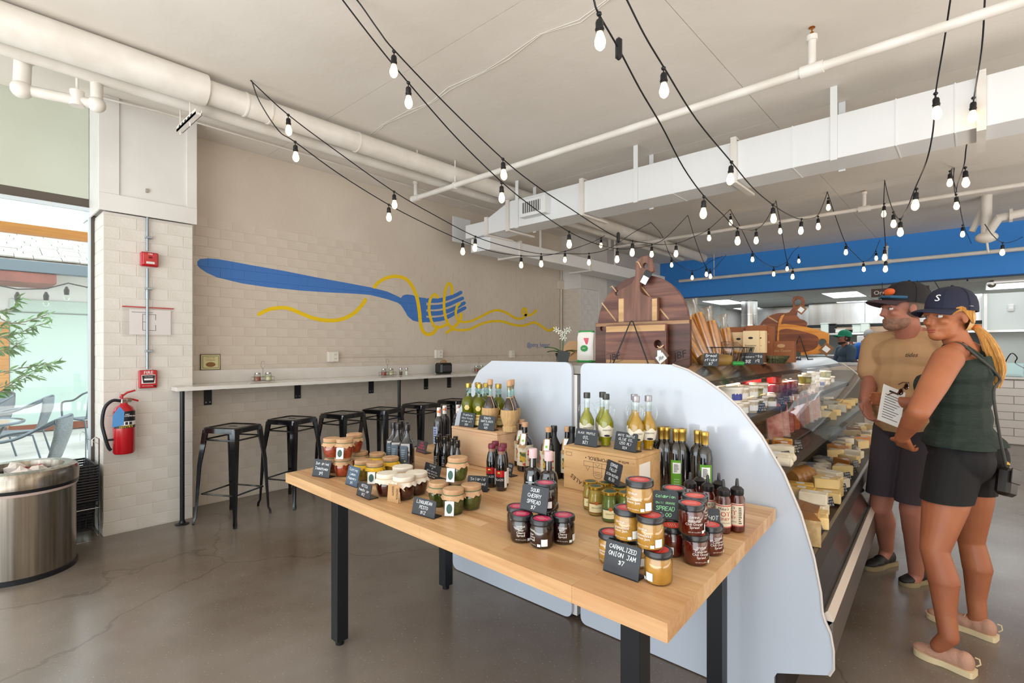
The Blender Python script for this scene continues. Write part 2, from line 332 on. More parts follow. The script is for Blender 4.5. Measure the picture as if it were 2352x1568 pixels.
# ---- mural, painted over the bricks
def conform(name, poly, m, parent, lift):
    """polygon (y,z) on the mural wall, cut at the brick joints and pressed into them"""
    bm = bmesh.new(); vs = [bm.verts.new((0, y, z)) for y, z in poly]; bm.faces.new(vs); bmesh.ops.triangulate(bm, faces=bm.faces[:])
    ymin = min(p[0] for p in poly); ymax = max(p[0] for p in poly); zmin = min(p[1] for p in poly); zmax = max(p[1] for p in poly)
    J = .0025; cuts = []
    k = 0
    while .005+BH*k < zmax+.1:
        z = .005+BH*k
        if zmin-.01 < z < zmax+.01: cuts += [((0, 0, z+s), (0, 0, 1)) for s in (-J-.001, -J+.001, J-.001, J+.001)]
        k += 1
    for k in range(60):
        y = 1.37+BL/2*k
        if ymin-.01 < y < ymax+.01: cuts += [((0, y+s, 0), (0, 1, 0)) for s in (-J-.001, -J+.001, J-.001, J+.001)]
    for co, no in cuts: bmesh.ops.bisect_plane(bm, geom=bm.verts[:]+bm.edges[:]+bm.faces[:], plane_co=co, plane_no=no)
    for v in bm.verts:
        y, z = v.co.y, v.co.z; q = (z-.005)/BH; row = math.floor(q); dz = min(q-row, row+1-q)*BH
        r2 = row % 2; t = (y-1.37+(BL/2 if r2 else 0))/BL; dy = abs(t-round(t))*BL
        d = 0 if (dz > J+.0005 and dy > J+.0005) else -.0026
        v.co.x = XW+.0009+lift+d
    mb = MB(); mb.bm(bm); return obj(name, mb, m, parent)
def mp_(x, y): p = PX(420+x/2.5565, 550+y/2.5565, XW); return (p.y, p.z)
def spl(pts, n=6):
    out = []; P = [Vector(p) for p in pts]; P = [P[0]*2-P[1]]+P+[P[-1]*2-P[-2]]
    for i in range(1, len(P)-2):
        for k in range(n):
            t = k/n; a, b, c_, d = P[i-1], P[i], P[i+1], P[i+2]
            out.append(.5*((2*b)+(c_-a)*t+(2*a-5*b+4*c_-d)*t*t+(3*b-a-3*c_+d)*t**3))
    out.append(P[-2]); return out
def strip(name, pts, hw, m, parent, lift, hw2=None):
    c_ = spl(pts); n = len(c_); A = []; B = []
    for i, p in enumerate(c_):
        t = (c_[min(i+1, n-1)]-c_[max(i-1, 0)]).normalized(); w_ = hw+(hw2-hw)*i/(n-1) if hw2 else hw
        if i in (0, n-1): w_ *= .55
        q = Vector((-t.y, t.x)); A.append(p+q*w_); B.append(p-q*w_)
    mbs = MB()
    pl = [mp_(*a) for a in A]; pr = [mp_(*b) for b in B]
    # quads chained through conform piecewise
    bm = bmesh.new(); va = [bm.verts.new((0,)+p) for p in pl]; vb = [bm.verts.new((0,)+p) for p in pr]
    for i in range(n-1):
        try: bm.faces.new((va[i], va[i+1], vb[i+1], vb[i]))
        except ValueError: pass
    zmin = min(p[1] for p in pl+pr); zmax = max(p[1] for p in pl+pr)
    J = .0025; k = 0
    while .005+BH*k < zmax+.1:
        z = .005+BH*k
        if zmin-.01 < z < zmax+.01:
            for s in (-J-.001, -J+.001, J-.001, J+.001): bmesh.ops.bisect_plane(bm, geom=bm.verts[:]+bm.edges[:]+bm.faces[:], plane_co=(0, 0, z+s), plane_no=(0, 0, 1))
        k += 1
    for v in bm.verts:
        q = (v.co.z-.005)/BH; row = math.floor(q); dz = min(q-row, row+1-q)*BH
        v.co.x = XW+.0009+lift+(0 if dz > J+.0005 else -.0025)
    bmesh.ops.recalc_face_normals(bm, faces=bm.faces[:])
    mbs.bm(bm); return obj(name, mbs, m, parent)
MB_BLUE = mt('mural_blue', '447ac4', .6); MB_YEL = mt('mural_yellow', 'f0ca10', .6)
mural = thing('mural', 'blue fork twirling a yellow noodle painted on the cream brick wall', 'mural')
fork = [(85,150),(84,130),(100,114),(150,110),(200,114),(250,122),(400,150),(600,185),(800,225),(950,252),(1100,280),(1200,305),(1255,330),(1280,343),(1292,328),(1315,322),(1345,325),(1380,338),(1430,344),(1430,484),(1400,488),(1350,475),(1320,450),(1300,415),(1280,385),(1260,370),(1200,350),(1100,325),(1000,317),(850,310),(700,300),(500,280),(350,258),(200,222),(140,195),(100,168)]
conform('painted_fork', [mp_(*p) for p in fork], MB_BLUE, mural, 0)
for pts in ([(1425,358),(1500,358),(1560,343),(1600,328),(1640,306)], [(1425,398),(1500,395),(1560,380),(1610,358),(1650,341)], [(1425,435),(1500,432),(1560,418),(1610,395),(1660,368)], [(1425,472),(1480,470),(1540,460),(1600,430),(1664,397)]):
    strip('painted_tine', pts, 14, MB_BLUE, mural, .0002, 10)
for i, (pts, hw) in enumerate([
 ([(436,443),(500,412),(560,401),(620,404),(690,432),(770,462),(850,475),(930,468),(1000,435),(1050,385),(1075,345)], 11),
 ([(1118,285),(1150,250),(1200,224),(1250,216),(1310,232),(1350,280),(1375,345),(1388,420),(1395,490),(1410,538),(1440,557),(1472,545),(1500,505)], 10),
 ([(1500,345),(1480,322),(1455,345),(1445,400),(1455,465),(1480,512),(1520,512),(1560,490)], 8),
 ([(1600,520),(1565,505),(1543,460),(1533,390),(1538,310),(1550,270),(1565,257),(1578,280),(1580,325)], 8),
 ([(1543,550),(1580,522),(1610,495),(1630,460),(1636,430)], 9),
 ([(1628,372),(1608,395),(1603,440),(1625,478),(1680,481),(1740,457),(1800,426),(1850,415),(1900,430),(1950,460),(1985,464),(2010,448),(2016,420),(2008,404),(1996,410),(1994,432),(2015,444),(2045,440),(2065,425),(2077,410)], 7),
 ([(1570,525),(1620,531),(1680,527),(1740,500),(1800,482),(1870,480),(1940,500),(2000,505),(2060,487),(2100,505),(2140,532),(2165,530),(2182,512)], 7)]):
    strip('painted_noodle', pts, hw, MB_YEL, mural, .0006+.0003*i, hw)
sg = PX(1237, 792, XW+.003)
text('signature', '@percy_hopper', .10, MB_BLUE, mural, (XW+.003, sg.y, sg.z), (R90, 0, R90), sx=.85)
# ================================================ pipes and ducts
# big duct along the ceiling, right of the mural wall
t = thing('ventilation_pipe', 'large round white pipe running along the ceiling above the mural wall', 'pipe')
def alongZ(u, v, zc): p = PZ(u, v, zc); return p
a2 = PZ(472, 208, 3.19); xx = a2.x
obj('pipe_body', MB().tube([(xx, -3, 3.19), (xx, a2.y, 3.19)], .105, 24), PIPE, t)
obj('pipe_body', MB().tube([(xx, a2.y, 3.185), (xx, 9.9, 3.185)], .082, 24), PIPE, t)
for yy in (a2.y+.25, a2.y+.42, 2.35): obj('pipe_clamp', MB().tube([(xx, yy, 3.185), (xx, yy+.012, 3.185)], .087, 24), PIPE, t)
for yy in (a2.y-.02, 3.0): obj('hanger_rod', MB().tube([(xx, yy, 3.26), (xx, yy, CZ)], .006, 8), PIPE, t)
t = thing('ceiling_pipe', 'slim white pipe running beside the large round pipe towards the mural wall', 'pipe')
x2 = xx-.24; obj('pipe_body', MB().tube([(x2, -3, 3.16), (x2, 9.5, 3.16)], .05, 16), PIPE, t)
t = thing('strut_bracket', 'slotted white strut bracket holding the two ceiling pipes', 'bracket')
y_ = a2.y-.06
mb = MB().box((x2-.12, y_-.02, 2.985), (xx+.06, y_+.02, 3.0)).box((x2-.12, y_-.02, 2.985), (xx+.06, y_-.016, 3.02)).box((x2-.12, y_+.016, 2.985), (xx+.06, y_+.02, 3.02))
obj('strut', mb, PIPE, t)
for k in range(5): obj('slot', MB().box((x2-.06+k*.065, y_-.0215, 2.995), (x2-.03+k*.065, y_-.0185, 3.01)), BLACK, t)
for q in (x2-.1, xx-.12): obj('hanger_rod', MB().tube([(q, y_, 2.96), (q, y_, CZ)], .005, 6), PIPE, t)
# sprinkler pipe in the near left corner
t = thing('sprinkler_pipe', 'white sprinkler pipe dropping from the ceiling at the near left corner with brass head', 'pipe')
zz = 2.98; e0 = PZ(50, 205, zz); e1 = PZ(222, 240, zz)
e1 = Vector((e0.x+(e1-e0).length, e0.y, zz)) if False else e1
obj('pipe_body', MB().tube([PV(62, -60, e0, e0+RT), (e0.x, e0.y, zz+.02)], .042, 16), PIPE, t)
obj('pipe_body', MB().tube([e0, e1], .032, 16), PIPE, t)
for p, r, dz in ((e0, .055, 0), (e1, .05, 0)): obj('elbow', MB().ball(p, r, 16, 10), PIPE, t)
top = PV(52, 95, e0, e0+RT)
for vv in (95, 135): q = PV(55, vv, e0, e0+RT); obj('coupling', MB().tube([q-Vector((0, 0, .014)), q+Vector((0, 0, .014))], .056, 16), PIPE, t)
ez = PV(222, 168, e1, e1+RT).z
obj('riser', MB().tube([e1, (e1.x, e1.y, ez)], .034, 16), PIPE, t); obj('coupling', MB().tube([(e1.x, e1.y, ez-.02), (e1.x, e1.y, ez+.02)], .045, 16), PIPE, t)
obj('sprinkler_head', MB().at((e1.x, e1.y, ez+.02)).lathe([(.014, 0), (.014, .03), (.006, .032), (.006, .075), (.026, .077), (.024, .082)], 14), mt('brass', 'b8742c', .3, 1), t)
hr = PZ(175, 225, zz); hr = e0+(e1-e0)*((175-50)/(222-50)); obj('hanger_rod', MB().tube([hr, (hr.x, hr.y, CZ)], .008, 8), PIPE, t)
obj('hanger_ring', MB().tube([hr-Vector((0, 0, .035)), hr+Vector((0, 0, .06))], .038, 14), PIPE, t)
# sprinkler main, front of the duct
ym = 3.42; zm = 3.05
t = thing('sprinkler_main', 'white sprinkler pipe crossing the ceiling in front of the square duct, with two upright heads', 'pipe')
sx0 = PY(955, 458, ym).x
obj('pipe_body', MB().tube([(sx0, ym, zm), (4.5, ym, zm)], .027, 16), PIPE, t)
def riser(t, x, y, z, h, hd=True):
    obj('riser', MB().tube([(x, y, z-.01), (x, y, z+h)], .022, 12), PIPE, t); obj('tee', MB().tube([(x-.06, y, z), (x+.06, y, z)], .036, 14), PIPE, t)
    obj('coupling', MB().tube([(x, y, z+h-.03), (x, y, z+h)], .03, 12), PIPE, t)
    if hd: obj('sprinkler_head', MB().at((x, y, z+h)).lathe([(.01, 0), (.01, .02), (.004, .022), (.004, .045), (.018, .046), (.016, .05)], 10), MATS['brass'], t)
riser(t, sx0, ym, zm, .18); riser(t, PY(1865, 150, ym).x, ym, zm, .2)
hx = PY(1045, 425, ym).x; obj('hanger_rod', MB().tube([(hx, ym, zm), (hx, ym, CZ)], .006, 8), PIPE, t); obj('hanger_ring', MB().tube([(hx-.01, ym, zm), (hx+.01, ym, zm)], .036, 14), PIPE, t)
# second and third sprinkler lines behind
def line2(label, y, pa, pb, r=.024, ris=()):
    t = thing('sprinkler_line', label, 'pipe'); A = PY(*pa, y); B = PY(*pb, y); zc = (A.z+B.z)/2
    obj('pipe_body', MB().tube([(A.x, y, zc), (4.5, y, zc)], r, 12), PIPE, t)
    for u, h in ris: riser(t, PY(u, 500, y).x, y, zc, h)
    return t, zc, A.x
t2, z2, ax2 = line2('white sprinkler pipe crossing behind the square duct above the hanging bulbs', 7.35, (1400, 566), (2352, 428), ris=((1985, .2),))
obj('riser', MB().tube([(ax2, 7.35, z2), (ax2, 7.35, z2+.28)], .024, 12), PIPE, t2); obj('elbow', MB().ball((ax2, 7.35, z2), .036, 10, 8), PIPE, t2)
t3, z3, ax3 = line2('white sprinkler pipe running in front of the blue bulkhead', 10.2, (1560, 648), (2352, 567), r=.03, ris=((2036, .25),))
for u in (1640,): q = PY(u, 580, 10.2).x; obj('hanger_rod', MB().tube([(q, 10.2, z3), (q, 10.2, CZ)], .008, 8), PIPE, t3)
# valve cluster upper right
t = thing('valve_assembly', 'white grooved pipe elbow and valve hanging at the ceiling by the blue bulkhead', 'pipe')
v0 = PY(2266, 465, 8.6); 
obj('drop_pipe', MB().tube([(v0.x, 8.6, CZ), PY(2266, 545, 8.6)], .055, 14), PIPE, t); obj('cross_fitting', MB().ball(PY(2266, 545, 8.6), (.11, .09, .07), 12, 8), PIPE, t)
obj('branch_pipe', MB().tube([PY(2266, 540, 8.6), PY(2295, 500, 8.5), PY(2352, 488, 8.5), PY(2500, 462, 8.5)], .05, 12), PIPE, t)
obj('flange', MB().tube([PY(2318, 494, 8.5), PY(2326, 493, 8.5)], .085, 8), PIPE, t); obj('slant_pipe', MB().tube([PY(2232, 532, 8.7), PY(2262, 470, 8.7)], .035, 10), PIPE, t)
obj('drop_rod', MB().tube([PY(2266, 550, 8.6), PY(2270, 580, 8.6)], .012, 8), PIPE, t)
# square duct
t = thing('square_duct', 'long square white ventilation duct hanging across the ceiling', 'duct')
z0, z1 = 2.78, 3.093; yf, yb = 4.3, 4.60; xl = -3.945
obj('duct_body', MB().box((xl, yf, z0), (4.5, yb, z1), .003), DUCTW, t)
obj('duct_reducer', MB().prism([(-4.33, 2.772), (xl, z0), (xl, z1), (-4.33, 2.94)], yb-yf, 'y', yf), DUCTW, t)
obj('duct_end', MB().box((-4.677, yf, 2.772), (-4.33, yb, 2.935), .003), DUCTW, t)
for u in (1119, 1168, 1338, 1687, 2254):
    q = PY(u, 450, yf).x; zt = z1 if q > xl-.02 else 2.94
    mb = MB().box((q-.022, yf-.03, z0-.0115), (q+.022, yf-.004, zt+.0115)).box((q-.022, yf-.03, z0-.03), (q+.022, yb+.14, z0-.012)).box((q-.022, yf-.03, zt+.012), (q+.022, yb+.05, zt+.03))
    obj('duct_flange', mb, PIPE, t)
for u in (1187, 1460, 1915): 
    q = PY(u, 400, yf-.006).x
    for y_ in (yf-.006, yb+.006): obj('hanger_strap', MB().box((q-.022, y_-.002, z0-.01), (q+.022, y_+.002, CZ)), DUCTW, t)
for u in (1040+0, 2194, 2058, 1820, 1545): 
    q = PY(u, 400, yf).x; obj('duct_seam', MB().box((q-.004, yf-.003, z0-.003), (q+.004, yb+.003, z1+.003)), DUCTW, t)
gx0, gx1 = PY(1199, 477, 4.2).x, PY(1236, 462, 4.2).x; gz0, gz1 = PY(1199, 506, 4.2).z, PY(1199, 472, 4.2).z
gr = thing('air_grille', 'small white air grille boxed onto the front of the square duct', 'vent')
mb = MB(); x0, x1 = gx0-.04, gx1+.09; zz0, zz1 = 2.845, 3.03
mb.box((x0, 4.2, zz0), (x1, 4.3, zz1), .003)
obj('grille_box', mb, DUCTW, gr)
obj('grille_opening', MB().box((x0+.045, 4.197, zz0+.035), (x1-.06, 4.201, zz1-.035)), mt('vent_dark', '5a5b58', .8), gr)
n = 9
for k in range(n): q = x0+.05+k*(x1-x0-.115)/(n-1); obj('louvre', MB().box((q-.003, 4.188, zz0+.035), (q+.003, 4.199, zz1-.035)), DUCTW, gr)
# lower duct, behind, running away from the viewer along the wall
t = thing('branch_duct', 'lower square white duct running away along the top of the mural wall', 'duct')
bx0, bx1 = -4.63, -4.30
zb1, zb0 = 2.766, 2.6
obj('duct_body', MB().box((bx0, 4.35, zb0), (bx1, 9.0, zb1), .003), DUCTW, t)
for y_ in (4.9, 6.5, 8.3): obj('duct_flange', MB().box((bx0-.05, y_-.02, zb0-.02), (bx1+.012, y_+.02, zb1+.02)), PIPE, t)
for y_ in (5.3, 7.2): obj('hanger_strap', MB().box((bx1+.002, y_-.02, zb0), (bx1+.006, y_+.02, CZ)), DUCTW, t)
# ================================================ bar counter along the mural wall
QUARTZ = mt('white_quartz', 'e4e0da', .15, c2='dad5ce', scale=3, coat=.3)
bc = thing('bar_counter', 'long white quartz bar counter on black posts along the mural wall', 'counter')
ct = 1.1; xf = -4.68
obj('counter_slab', MB().prism([(XC+.002, 1.215), (xf, 1.215), (xf, 6.7), (XW+.002, 6.7), (XW+.002, 1.374), (XC+.002, 1.374)], .03, 'z', ct-.03), QUARTZ, bc)
obj('backsplash', MB().box((XW+.001, 1.376, ct), (XW+.018, 6.7, ct+.115), .002), QUARTZ, bc)
def post(y):
    obj('post', MB().cyl(.017, .006, ct-.03, 16, xf-.04, y), BLACK, bc); obj('post_foot', MB().at((xf-.04, y, 0)).lathe([(.05, 0), (.05, .006), (.025, .012), (.02, .03)], 18), BLACK, bc)
post(1.262); post(PX(917, 1000, xf-.04).y); post(5.9)
for u in (477, 683, 852, 978, 1031):
    y_ = PX(u, 910, XW).y
    b = obj('wall_bracket', MB().box((XW+.001, y_-.032, ct-.20), (XW+.008, y_+.032, ct-.03)).box((XW+.001, y_-.02, ct-.038), (XW+.40, y_+.02, ct-.031)), BLACK, bc)
    for s in (-.016, .016): obj('bolt', MB().at((XW+.008, y_+s, ct-.175), ry=R90).lathe([(.007, 0), (.005, .004)], 8), STEEL, b)
# ---- stools
def make_stool():
    t = thing('bar_stool', 'x', 'stool', group='black metal bar stools at the counter')
    h = .775; a = .155; b = .192
    s = MB(); sq = []
    def ring(hw, z, r=.03, n=4):
        out = []
        for cx, cy, a0 in ((1, 1, 0), (-1, 1, 90), (-1, -1, 180), (1, -1, 270)):
            for k in range(n+1): an = math.radians(a0+90*k/n); out.append((cx*(hw-r)+r*math.cos(an), cy*(hw-r)+r*math.sin(an), z))
        return out
    rings = [ring(a+.004, h-.045), ring(a+.002, h-.006), ring(a-.006, h), ring(a-.018, h), ring(a-.024, h-.006), ring(a-.03, h-.006)]
    vs = sum(rings, []); L = len(rings[0]); fs = []
    for k in range(len(rings)-1):
        for i in range(L): j = (i+1) % L; fs.append((k*L+i, k*L+j, (k+1)*L+j, (k+1)*L+i))
    fs.append(tuple((len(rings)-1)*L+i for i in range(L)))
    s.add(vs, fs); se = obj('seat', s, GLOSSB, t)
    obj('hand_slot', MB().box((-.035, -.01, h-.0058), (.035, .01, h-.0045), .001), BLACK, se)
    for sx in (-1, 1):
        for sy in (-1, 1):
            m = MB(); w0, w1 = .034, .013; P = []
            for z, c, w_ in ((h-.02, a-.02, w0), (h-.3, a+.012, .024), (.06, b-.006, w1), (.03, b+.004, w1+.002), (0, b+.006, w1)):
                cx, cy = sx*c, sy*c
                P.append([(cx+sx*w_*.55, cy+sy*w_*.55, z), (cx-sx*w_, cy+sy*w_*.55, z), (cx-sx*w_, cy+sy*w_*.2, z), (cx-sx*.004, cy-sy*.004, z), (cx+sx*w_*.2, cy-sy*w_, z), (cx+sx*w_*.55, cy-sy*w_, z)])
            vs = sum(P, []); fs = []
            for k in range(len(P)-1):
                for i in range(6): j = (i+1) % 6; fs.append((k*6+i, k*6+j, k*6+6+j, k*6+6+i))
            fs += [(0, 1, 2, 3, 4, 5), tuple(24+i for i in range(6))]
            m.add(vs, fs); l = obj('leg', m, GLOSSB, t)
    for z, c in ((.24, b-.035), (h-.1, a+.0)):
        for k in range(4):
            an = R90*k; p = Vector((c, -c, z)); q = Vector((c, c, z)); R = Matrix.Rotation(an, 3, 'Z')
            obj('stretcher', MB().tube([R @ p, R @ q], .007, 8), GLOSSB, t)
    return t
SK = Kind(make_stool())
names = ['nearest black metal bar stool, at the left end of the counter', 'second black metal bar stool from the brick column', 'third black metal bar stool from the column, behind the tomato jars', 'fourth black metal bar stool from the column, left of the tall square bottles', 'fifth black metal bar stool, right of the middle counter post', 'farthest black metal bar stool, half hidden by the oil bottles']
for (u, v), rz, nm in zip([(535.5, 976.4), (671, 958.9), (787.4, 946.7), (878.3, 937.2), (966, 926), (1044, 917)], [.5, .43, .3, .35, .2, .2], names):
    p = PZ(u, v, .775); SK.put((p.x, p.y, 0), rz, nm)
# ---- things on and above the counter
WIRE = mt('steel_wire', '9a9a98', .25, 1)
def caddy(u, v, label, items):
    p = PX(u, v, -4.97); p.z = ct; t = thing('condiment_caddy', label, 'caddy', (p.x, p.y, ct), R90+.1, 'condiment caddies on the bar counter'); m = MB()
    for z in (.012, .045):
        m.tube([(-.09, -.04, z), (.09, -.04, z), (.09, .04, z), (-.09, .04, z)], .0018, 6, closed=True)
    for q in (-.09, .09):
        for r in (-.04, .04): m.tube([(q, r, 0), (q, r, .045)], .0018, 6)
    m.tube([(0, 0, .012), (0, 0, .12), (-.018, 0, .145), (-.014, 0, .19), (0, 0, .195), (.014, 0, .19), (.018, 0, .145), (0, 0, .12)], .0018, 6)
    m.tube([(-.09, 0, .012), (.09, 0, .012)], .0018, 6); obj('wire_rack', m, WIRE, t)
    return t, p
CHILI = mt('chili_flakes', '9a3a22', .7, c2='c25a30', scale=200); CHEESE = mt('grated_cheese', 'e6dcae', .7, c2='f0e8c4', scale=200); SALT = mt('salt_white', 'f2f2ee', .8); PEPPER = mt('pepper', '4a4038', .8, c2='7a6a58', scale=300)
def shaker(name, label, loc, r, h, fill, cap, group='shakers and jars in the condiment caddies'):
    t = thing(name, label, 'shaker', loc, 0, group)
    obj('glass_body', MB().lathe([(r*.9, 0.002), (r, .006), (r, h*.7), (r*.85, h*.8)], 16), GLSJ, t)
    obj('filling', MB().lathe([(r*.86, .005), (r*.93, .009), (r*.93, h*.55)], 14), fill, t)
    obj('cap', MB().lathe([(r*.88, h*.78), (r*.92, h*.82), (r*.9, h*.95), (r*.6, h)], 16), cap, t)
for u, v, nm, ns in ((604, 862, 'wire condiment caddy nearest the brick column', 0), (890, 852, 'wire condiment caddy right of the wall outlet', 2), (1100, 843, 'wire condiment caddy right of the napkin dispenser', 2)):
    t, p = caddy(u, v, nm, 0); w_ = ['nearest the column', 'in the middle of the counter', 'right of the napkin dispenser'][(604, 890, 1100).index(u)]
    R = Matrix.Rotation(R90+.1, 3, 'Z')
    def pl(dx): q = R @ Vector((dx, 0, 0)); return (p.x+q.x, p.y+q.y, ct+.003)
    shaker('chili_jar', 'glass jar of red chili flakes in the caddy '+w_, pl(-.052), .03, .085, CHILI, CHROME)
    shaker('cheese_jar', 'glass jar of grated cheese in the caddy '+w_, pl(.05), .031, .085, CHEESE, CHROME)
    if ns:
        for k, (f, n2) in enumerate(((PEPPER, 'pepper'), (SALT, 'salt'))):
            q = pl(.0); shaker(n2+'_shaker', 'small glass %s shaker beside the caddy %s' % (n2, w_), (p.x+.06+.035*k, p.y+.14+.055*k, ct+.0005), .018, .09, f, CHROME)
p = PX(1019, 852, -4.98); t = thing('napkin_dispenser', 'black napkin dispenser with brown napkin on the bar counter', 'dispenser', (p.x, p.y, ct), R90)
obj('housing', MB().box((-.095, -.07, 0), (.095, .07, .135), .02), mt('black_plastic', '1b1b1d', .3), t)
obj('window_plate', MB().box((-.06, -.075, .03), (.06, -.069, .105), .002), mt('smoky_plastic', '3a3b42', .1), t)
obj('napkin', MB().at((0, 0, .135)).lathe([(.055, -.005), (.05, .02), (.025, .035), (.01, .04)], 7, sy=.5), mt('brown_paper', 'a58766', .8), t)
p = PX(483, 829, XW+.01); z_ = ct+.116
t = thing('framed_menu_card', 'small framed picture of a plate of food leaning on the backsplash', 'picture', (XW+.006, p.y, z_), R90)
obj('frame', MB().box((-.082, -.010, 0), (.082, .002, .145), .002), mt('frame_brown', '6a5a50', .5), t)
obj('card', MB().box((-.075, -.0125, .007), (.075, -.010, .138)), mt('card_cream', 'd6cf9e', .6), t)
obj('dotted_border', MB().box((-.066, -.0133, .016), (.066, -.0124, .129)), mt('card_green', '6f7a52', .6), t); obj('card_centre', MB().box((-.061, -.014, .021), (.061, -.0132, .124)), MATS['card_cream'], t)
obj('plate_picture', MB().at((0, -.0142, .05), rx=R90).lathe([(.04, 0), (.04, .0008)], 18, sy=.55), mt('plate_brown', '8a5a34', .6), t); obj('food_picture', MB().at((0, -.0152, .052), rx=R90).lathe([(.026, 0), (.02, .001)], 9, sy=.5), mt('food_green', '587a3a', .6, c2='a8472c', scale=60), t)
text('lettering', 'OUR STORY', .014, MATS['plate_brown'], t, (0, -.0145, .113)); text('lettering', 'la Villa Pizza e Vino\nand Mangia Bene', .011, MATS['plate_brown'], t, (0, -.0145, .092))
OUTL = mt('outlet_white', 'e4ddd2', .4)
def outlet(u, v, label, big=False):
    p = PX(u, v, XW+.03); t = thing('wall_outlet', label, 'outlet', (XW+.002, p.y, p.z), R90, 'power outlets on the mural wall')
    obj('outlet_box', MB().box((-.075 if big else -.045, -.045, -.055), (.045, 0, .055), .004), OUTL, t); obj('cover_plate', MB().box((-.033, -.05, -.05), (.037, -.045, .05), .002), OUTL, t)
    for z_ in (-.022, .022):
        for q in (-.006, .01): obj('socket_slot', MB().box((q-.001, -.0512, z_-.006), (q+.002, -.0498, z_+.008)), BLACK, t)
    return p
o1 = outlet(768, 819, 'double outlet box on the mural wall, leftmost of the surface conduit', True); o2 = outlet(1010, 813, 'outlet box on the mural wall above the napkin dispenser', True); o3 = outlet(1176, 813, 'outlet box on the mural wall right of the caddies')
t = thing('surface_conduit', 'thin beige conduit running between the outlets on the mural wall', 'conduit')
for a_, b_ in ((o1.y+.05, o2.y-.08), (o2.y+.05, o3.y-.05), (o3.y+.05, 6.9)): obj('conduit_run', MB().box((XW+.001, a_, 1.315), (XW+.014, b_, 1.33), .003), WALL, t)
jb = PX(1290, 652, XW+.03); t = thing('junction_box', 'beige junction box with conduit up the wall beside the far pillar', 'box', (0, 0, 0))
obj('box_body', MB().box((XW+.001, jb.y-.1, jb.z-.09), (XW+.06, jb.y+.06, jb.z+.05), .004), WALL, t); obj('conduit_run', MB().tube([(XW+.02, jb.y, 1.0), (XW+.02, jb.y, jb.z-.09)], .016, 8), WALL, t); obj('conduit_run', MB().tube([(XW+.02, jb.y, jb.z+.05), (XW+.02, jb.y, 2.9)], .012, 8), WALL, t)
# thin cable along the ceiling corner
t = thing('ceiling_cable', 'thin white flexible conduit along the corner of ceiling and wall', 'cable')
obj('cable_run', MB().tube([(-4.79, .7, 3.26), (-4.75, 1.1, 3.27), (-4.77, 2.4, 3.275), (-4.8, 4, 3.27), (-4.8, 7, 3.27)], .008, 6), PIPE, t)
t = thing('loose_ceiling_wire', 'pair of loose white wires clipped across the ceiling under the hanging bulbs', 'wire')
for s in (0, 1):
    pts = [(1420, -20), (1330, 45), (1240, 78), (1165, 130), (1110, 165), (1030, 200), (990, 235), (935, 255), (880, 285), (845, 312)]
    obj('wire', MB().tube([PZ(u+s*4, v+(6 if i % 2 else 0)*s, CZ-.006) for i, (u, v) in enumerate(pts)], .0022, 5), PIPE, t)
# ================================================ fire safety on the column
def on_col(u, v): return PX(u, v, XC+.001)
LEGW = mt('label_white', 'efeceb', .5)
p = on_col(341, 597); t = thing('fire_alarm_strobe', 'red fire alarm sounder with clear lens high on the brick column', 'alarm', (XC+.001, p.y, p.z), R90)
obj('base_box', MB().box((-.058, -.045, -.055), (.058, 0, .055), .006), RED, t); obj('front_plate', MB().box((-.05, -.062, -.05), (.05, -.045, .05), .006), RED, t)
obj('lens', MB().box((-.028, -.07, -.038), (.028, -.06, -.02), .003), mt('lens', 'd8d4d0', .15), t); text('lettering', 'FIRE', .016, LEGW, t, (0, -.0625, .038)); obj('sounder_grille', MB().box((-.012, -.0635, .005), (.012, -.061, .02)), mt('dark_red', '6a0a10', .5), t)
p = on_col(338, 870); t = thing('fire_pull_station', 'red FIRE pull station low on the brick column above the extinguisher', 'alarm', (XC+.001, p.y, p.z), R90)
obj('station_box', MB().box((-.06, -.04, -.07), (.06, 0, .07), .006), RED, t); obj('black_panel', MB().prism([(-.035, -.028), (.035, -.028), (.042, .022), (.042, .03), (-.042, .03), (-.042, .022)], .006, 'y', -.046), mt('panel_black', '1d1c20', .3), t)
obj('panel_edge', MB().box((-.045, -.0415, -.034), (.045, -.0395, .034)), LEGW, t); obj('pull_bar', MB().box((-.03, -.05, -.008), (.03, -.045, .006), .002), LEGW, t)
text('lettering', 'FIRE', .034, LEGW, t, (0, -.0405, .05)); text('lettering', 'PULL DOWN', .009, LEGW, t, (0, -.0465, .018)); text('lettering', 'PULL IN CASE OF FIRE', .007, LEGW, t, (-.006, -.0405, -.052)); obj('key_lock', MB().at((.042, -.04, -.055), rx=R90).lathe([(.007, 0), (.007, .004)], 10), BLACK, t)
t = thing('fire_alarm_conduit', 'grey metal conduit running down the brick column through the fire devices', 'conduit')
cp = on_col(337, 700); cy = cp.y; GALV = mt('galvanised', '9aa5ac', .35, .9)
for a_, b_ in ((on_col(337, 500).z, on_col(338, 577).z), (on_col(338, 617).z, on_col(337, 847).z)): obj('conduit_run', MB().tube([(XC+.02, cy, a_), (XC+.02, cy, b_)], .0095, 12), GALV, t)
for v in (546, 663, 806): z_ = on_col(337, v).z; obj('conduit_clip', MB().box((XC+.001, cy-.014, z_-.008), (XC+.034, cy+.032, z_+.008), .002), GALV, t)
z_ = on_col(337, 678).z; obj('coupling', MB().tube([(XC+.02, cy, z_-.03), (XC+.02, cy, z_+.03)], .0135, 12), GALV, t)
p = on_col(341, 740); t = thing('floor_plan_bag', 'clear zip bag with a printed evacuation plan taped to the brick column', 'document', (XC+.002, p.y, p.z), R90)
obj('plan_sheet', MB().box((-.125, -.004, -.098), (.15, -.003, .1)), mt('plan_paper', 'eae8e6', .6), t)
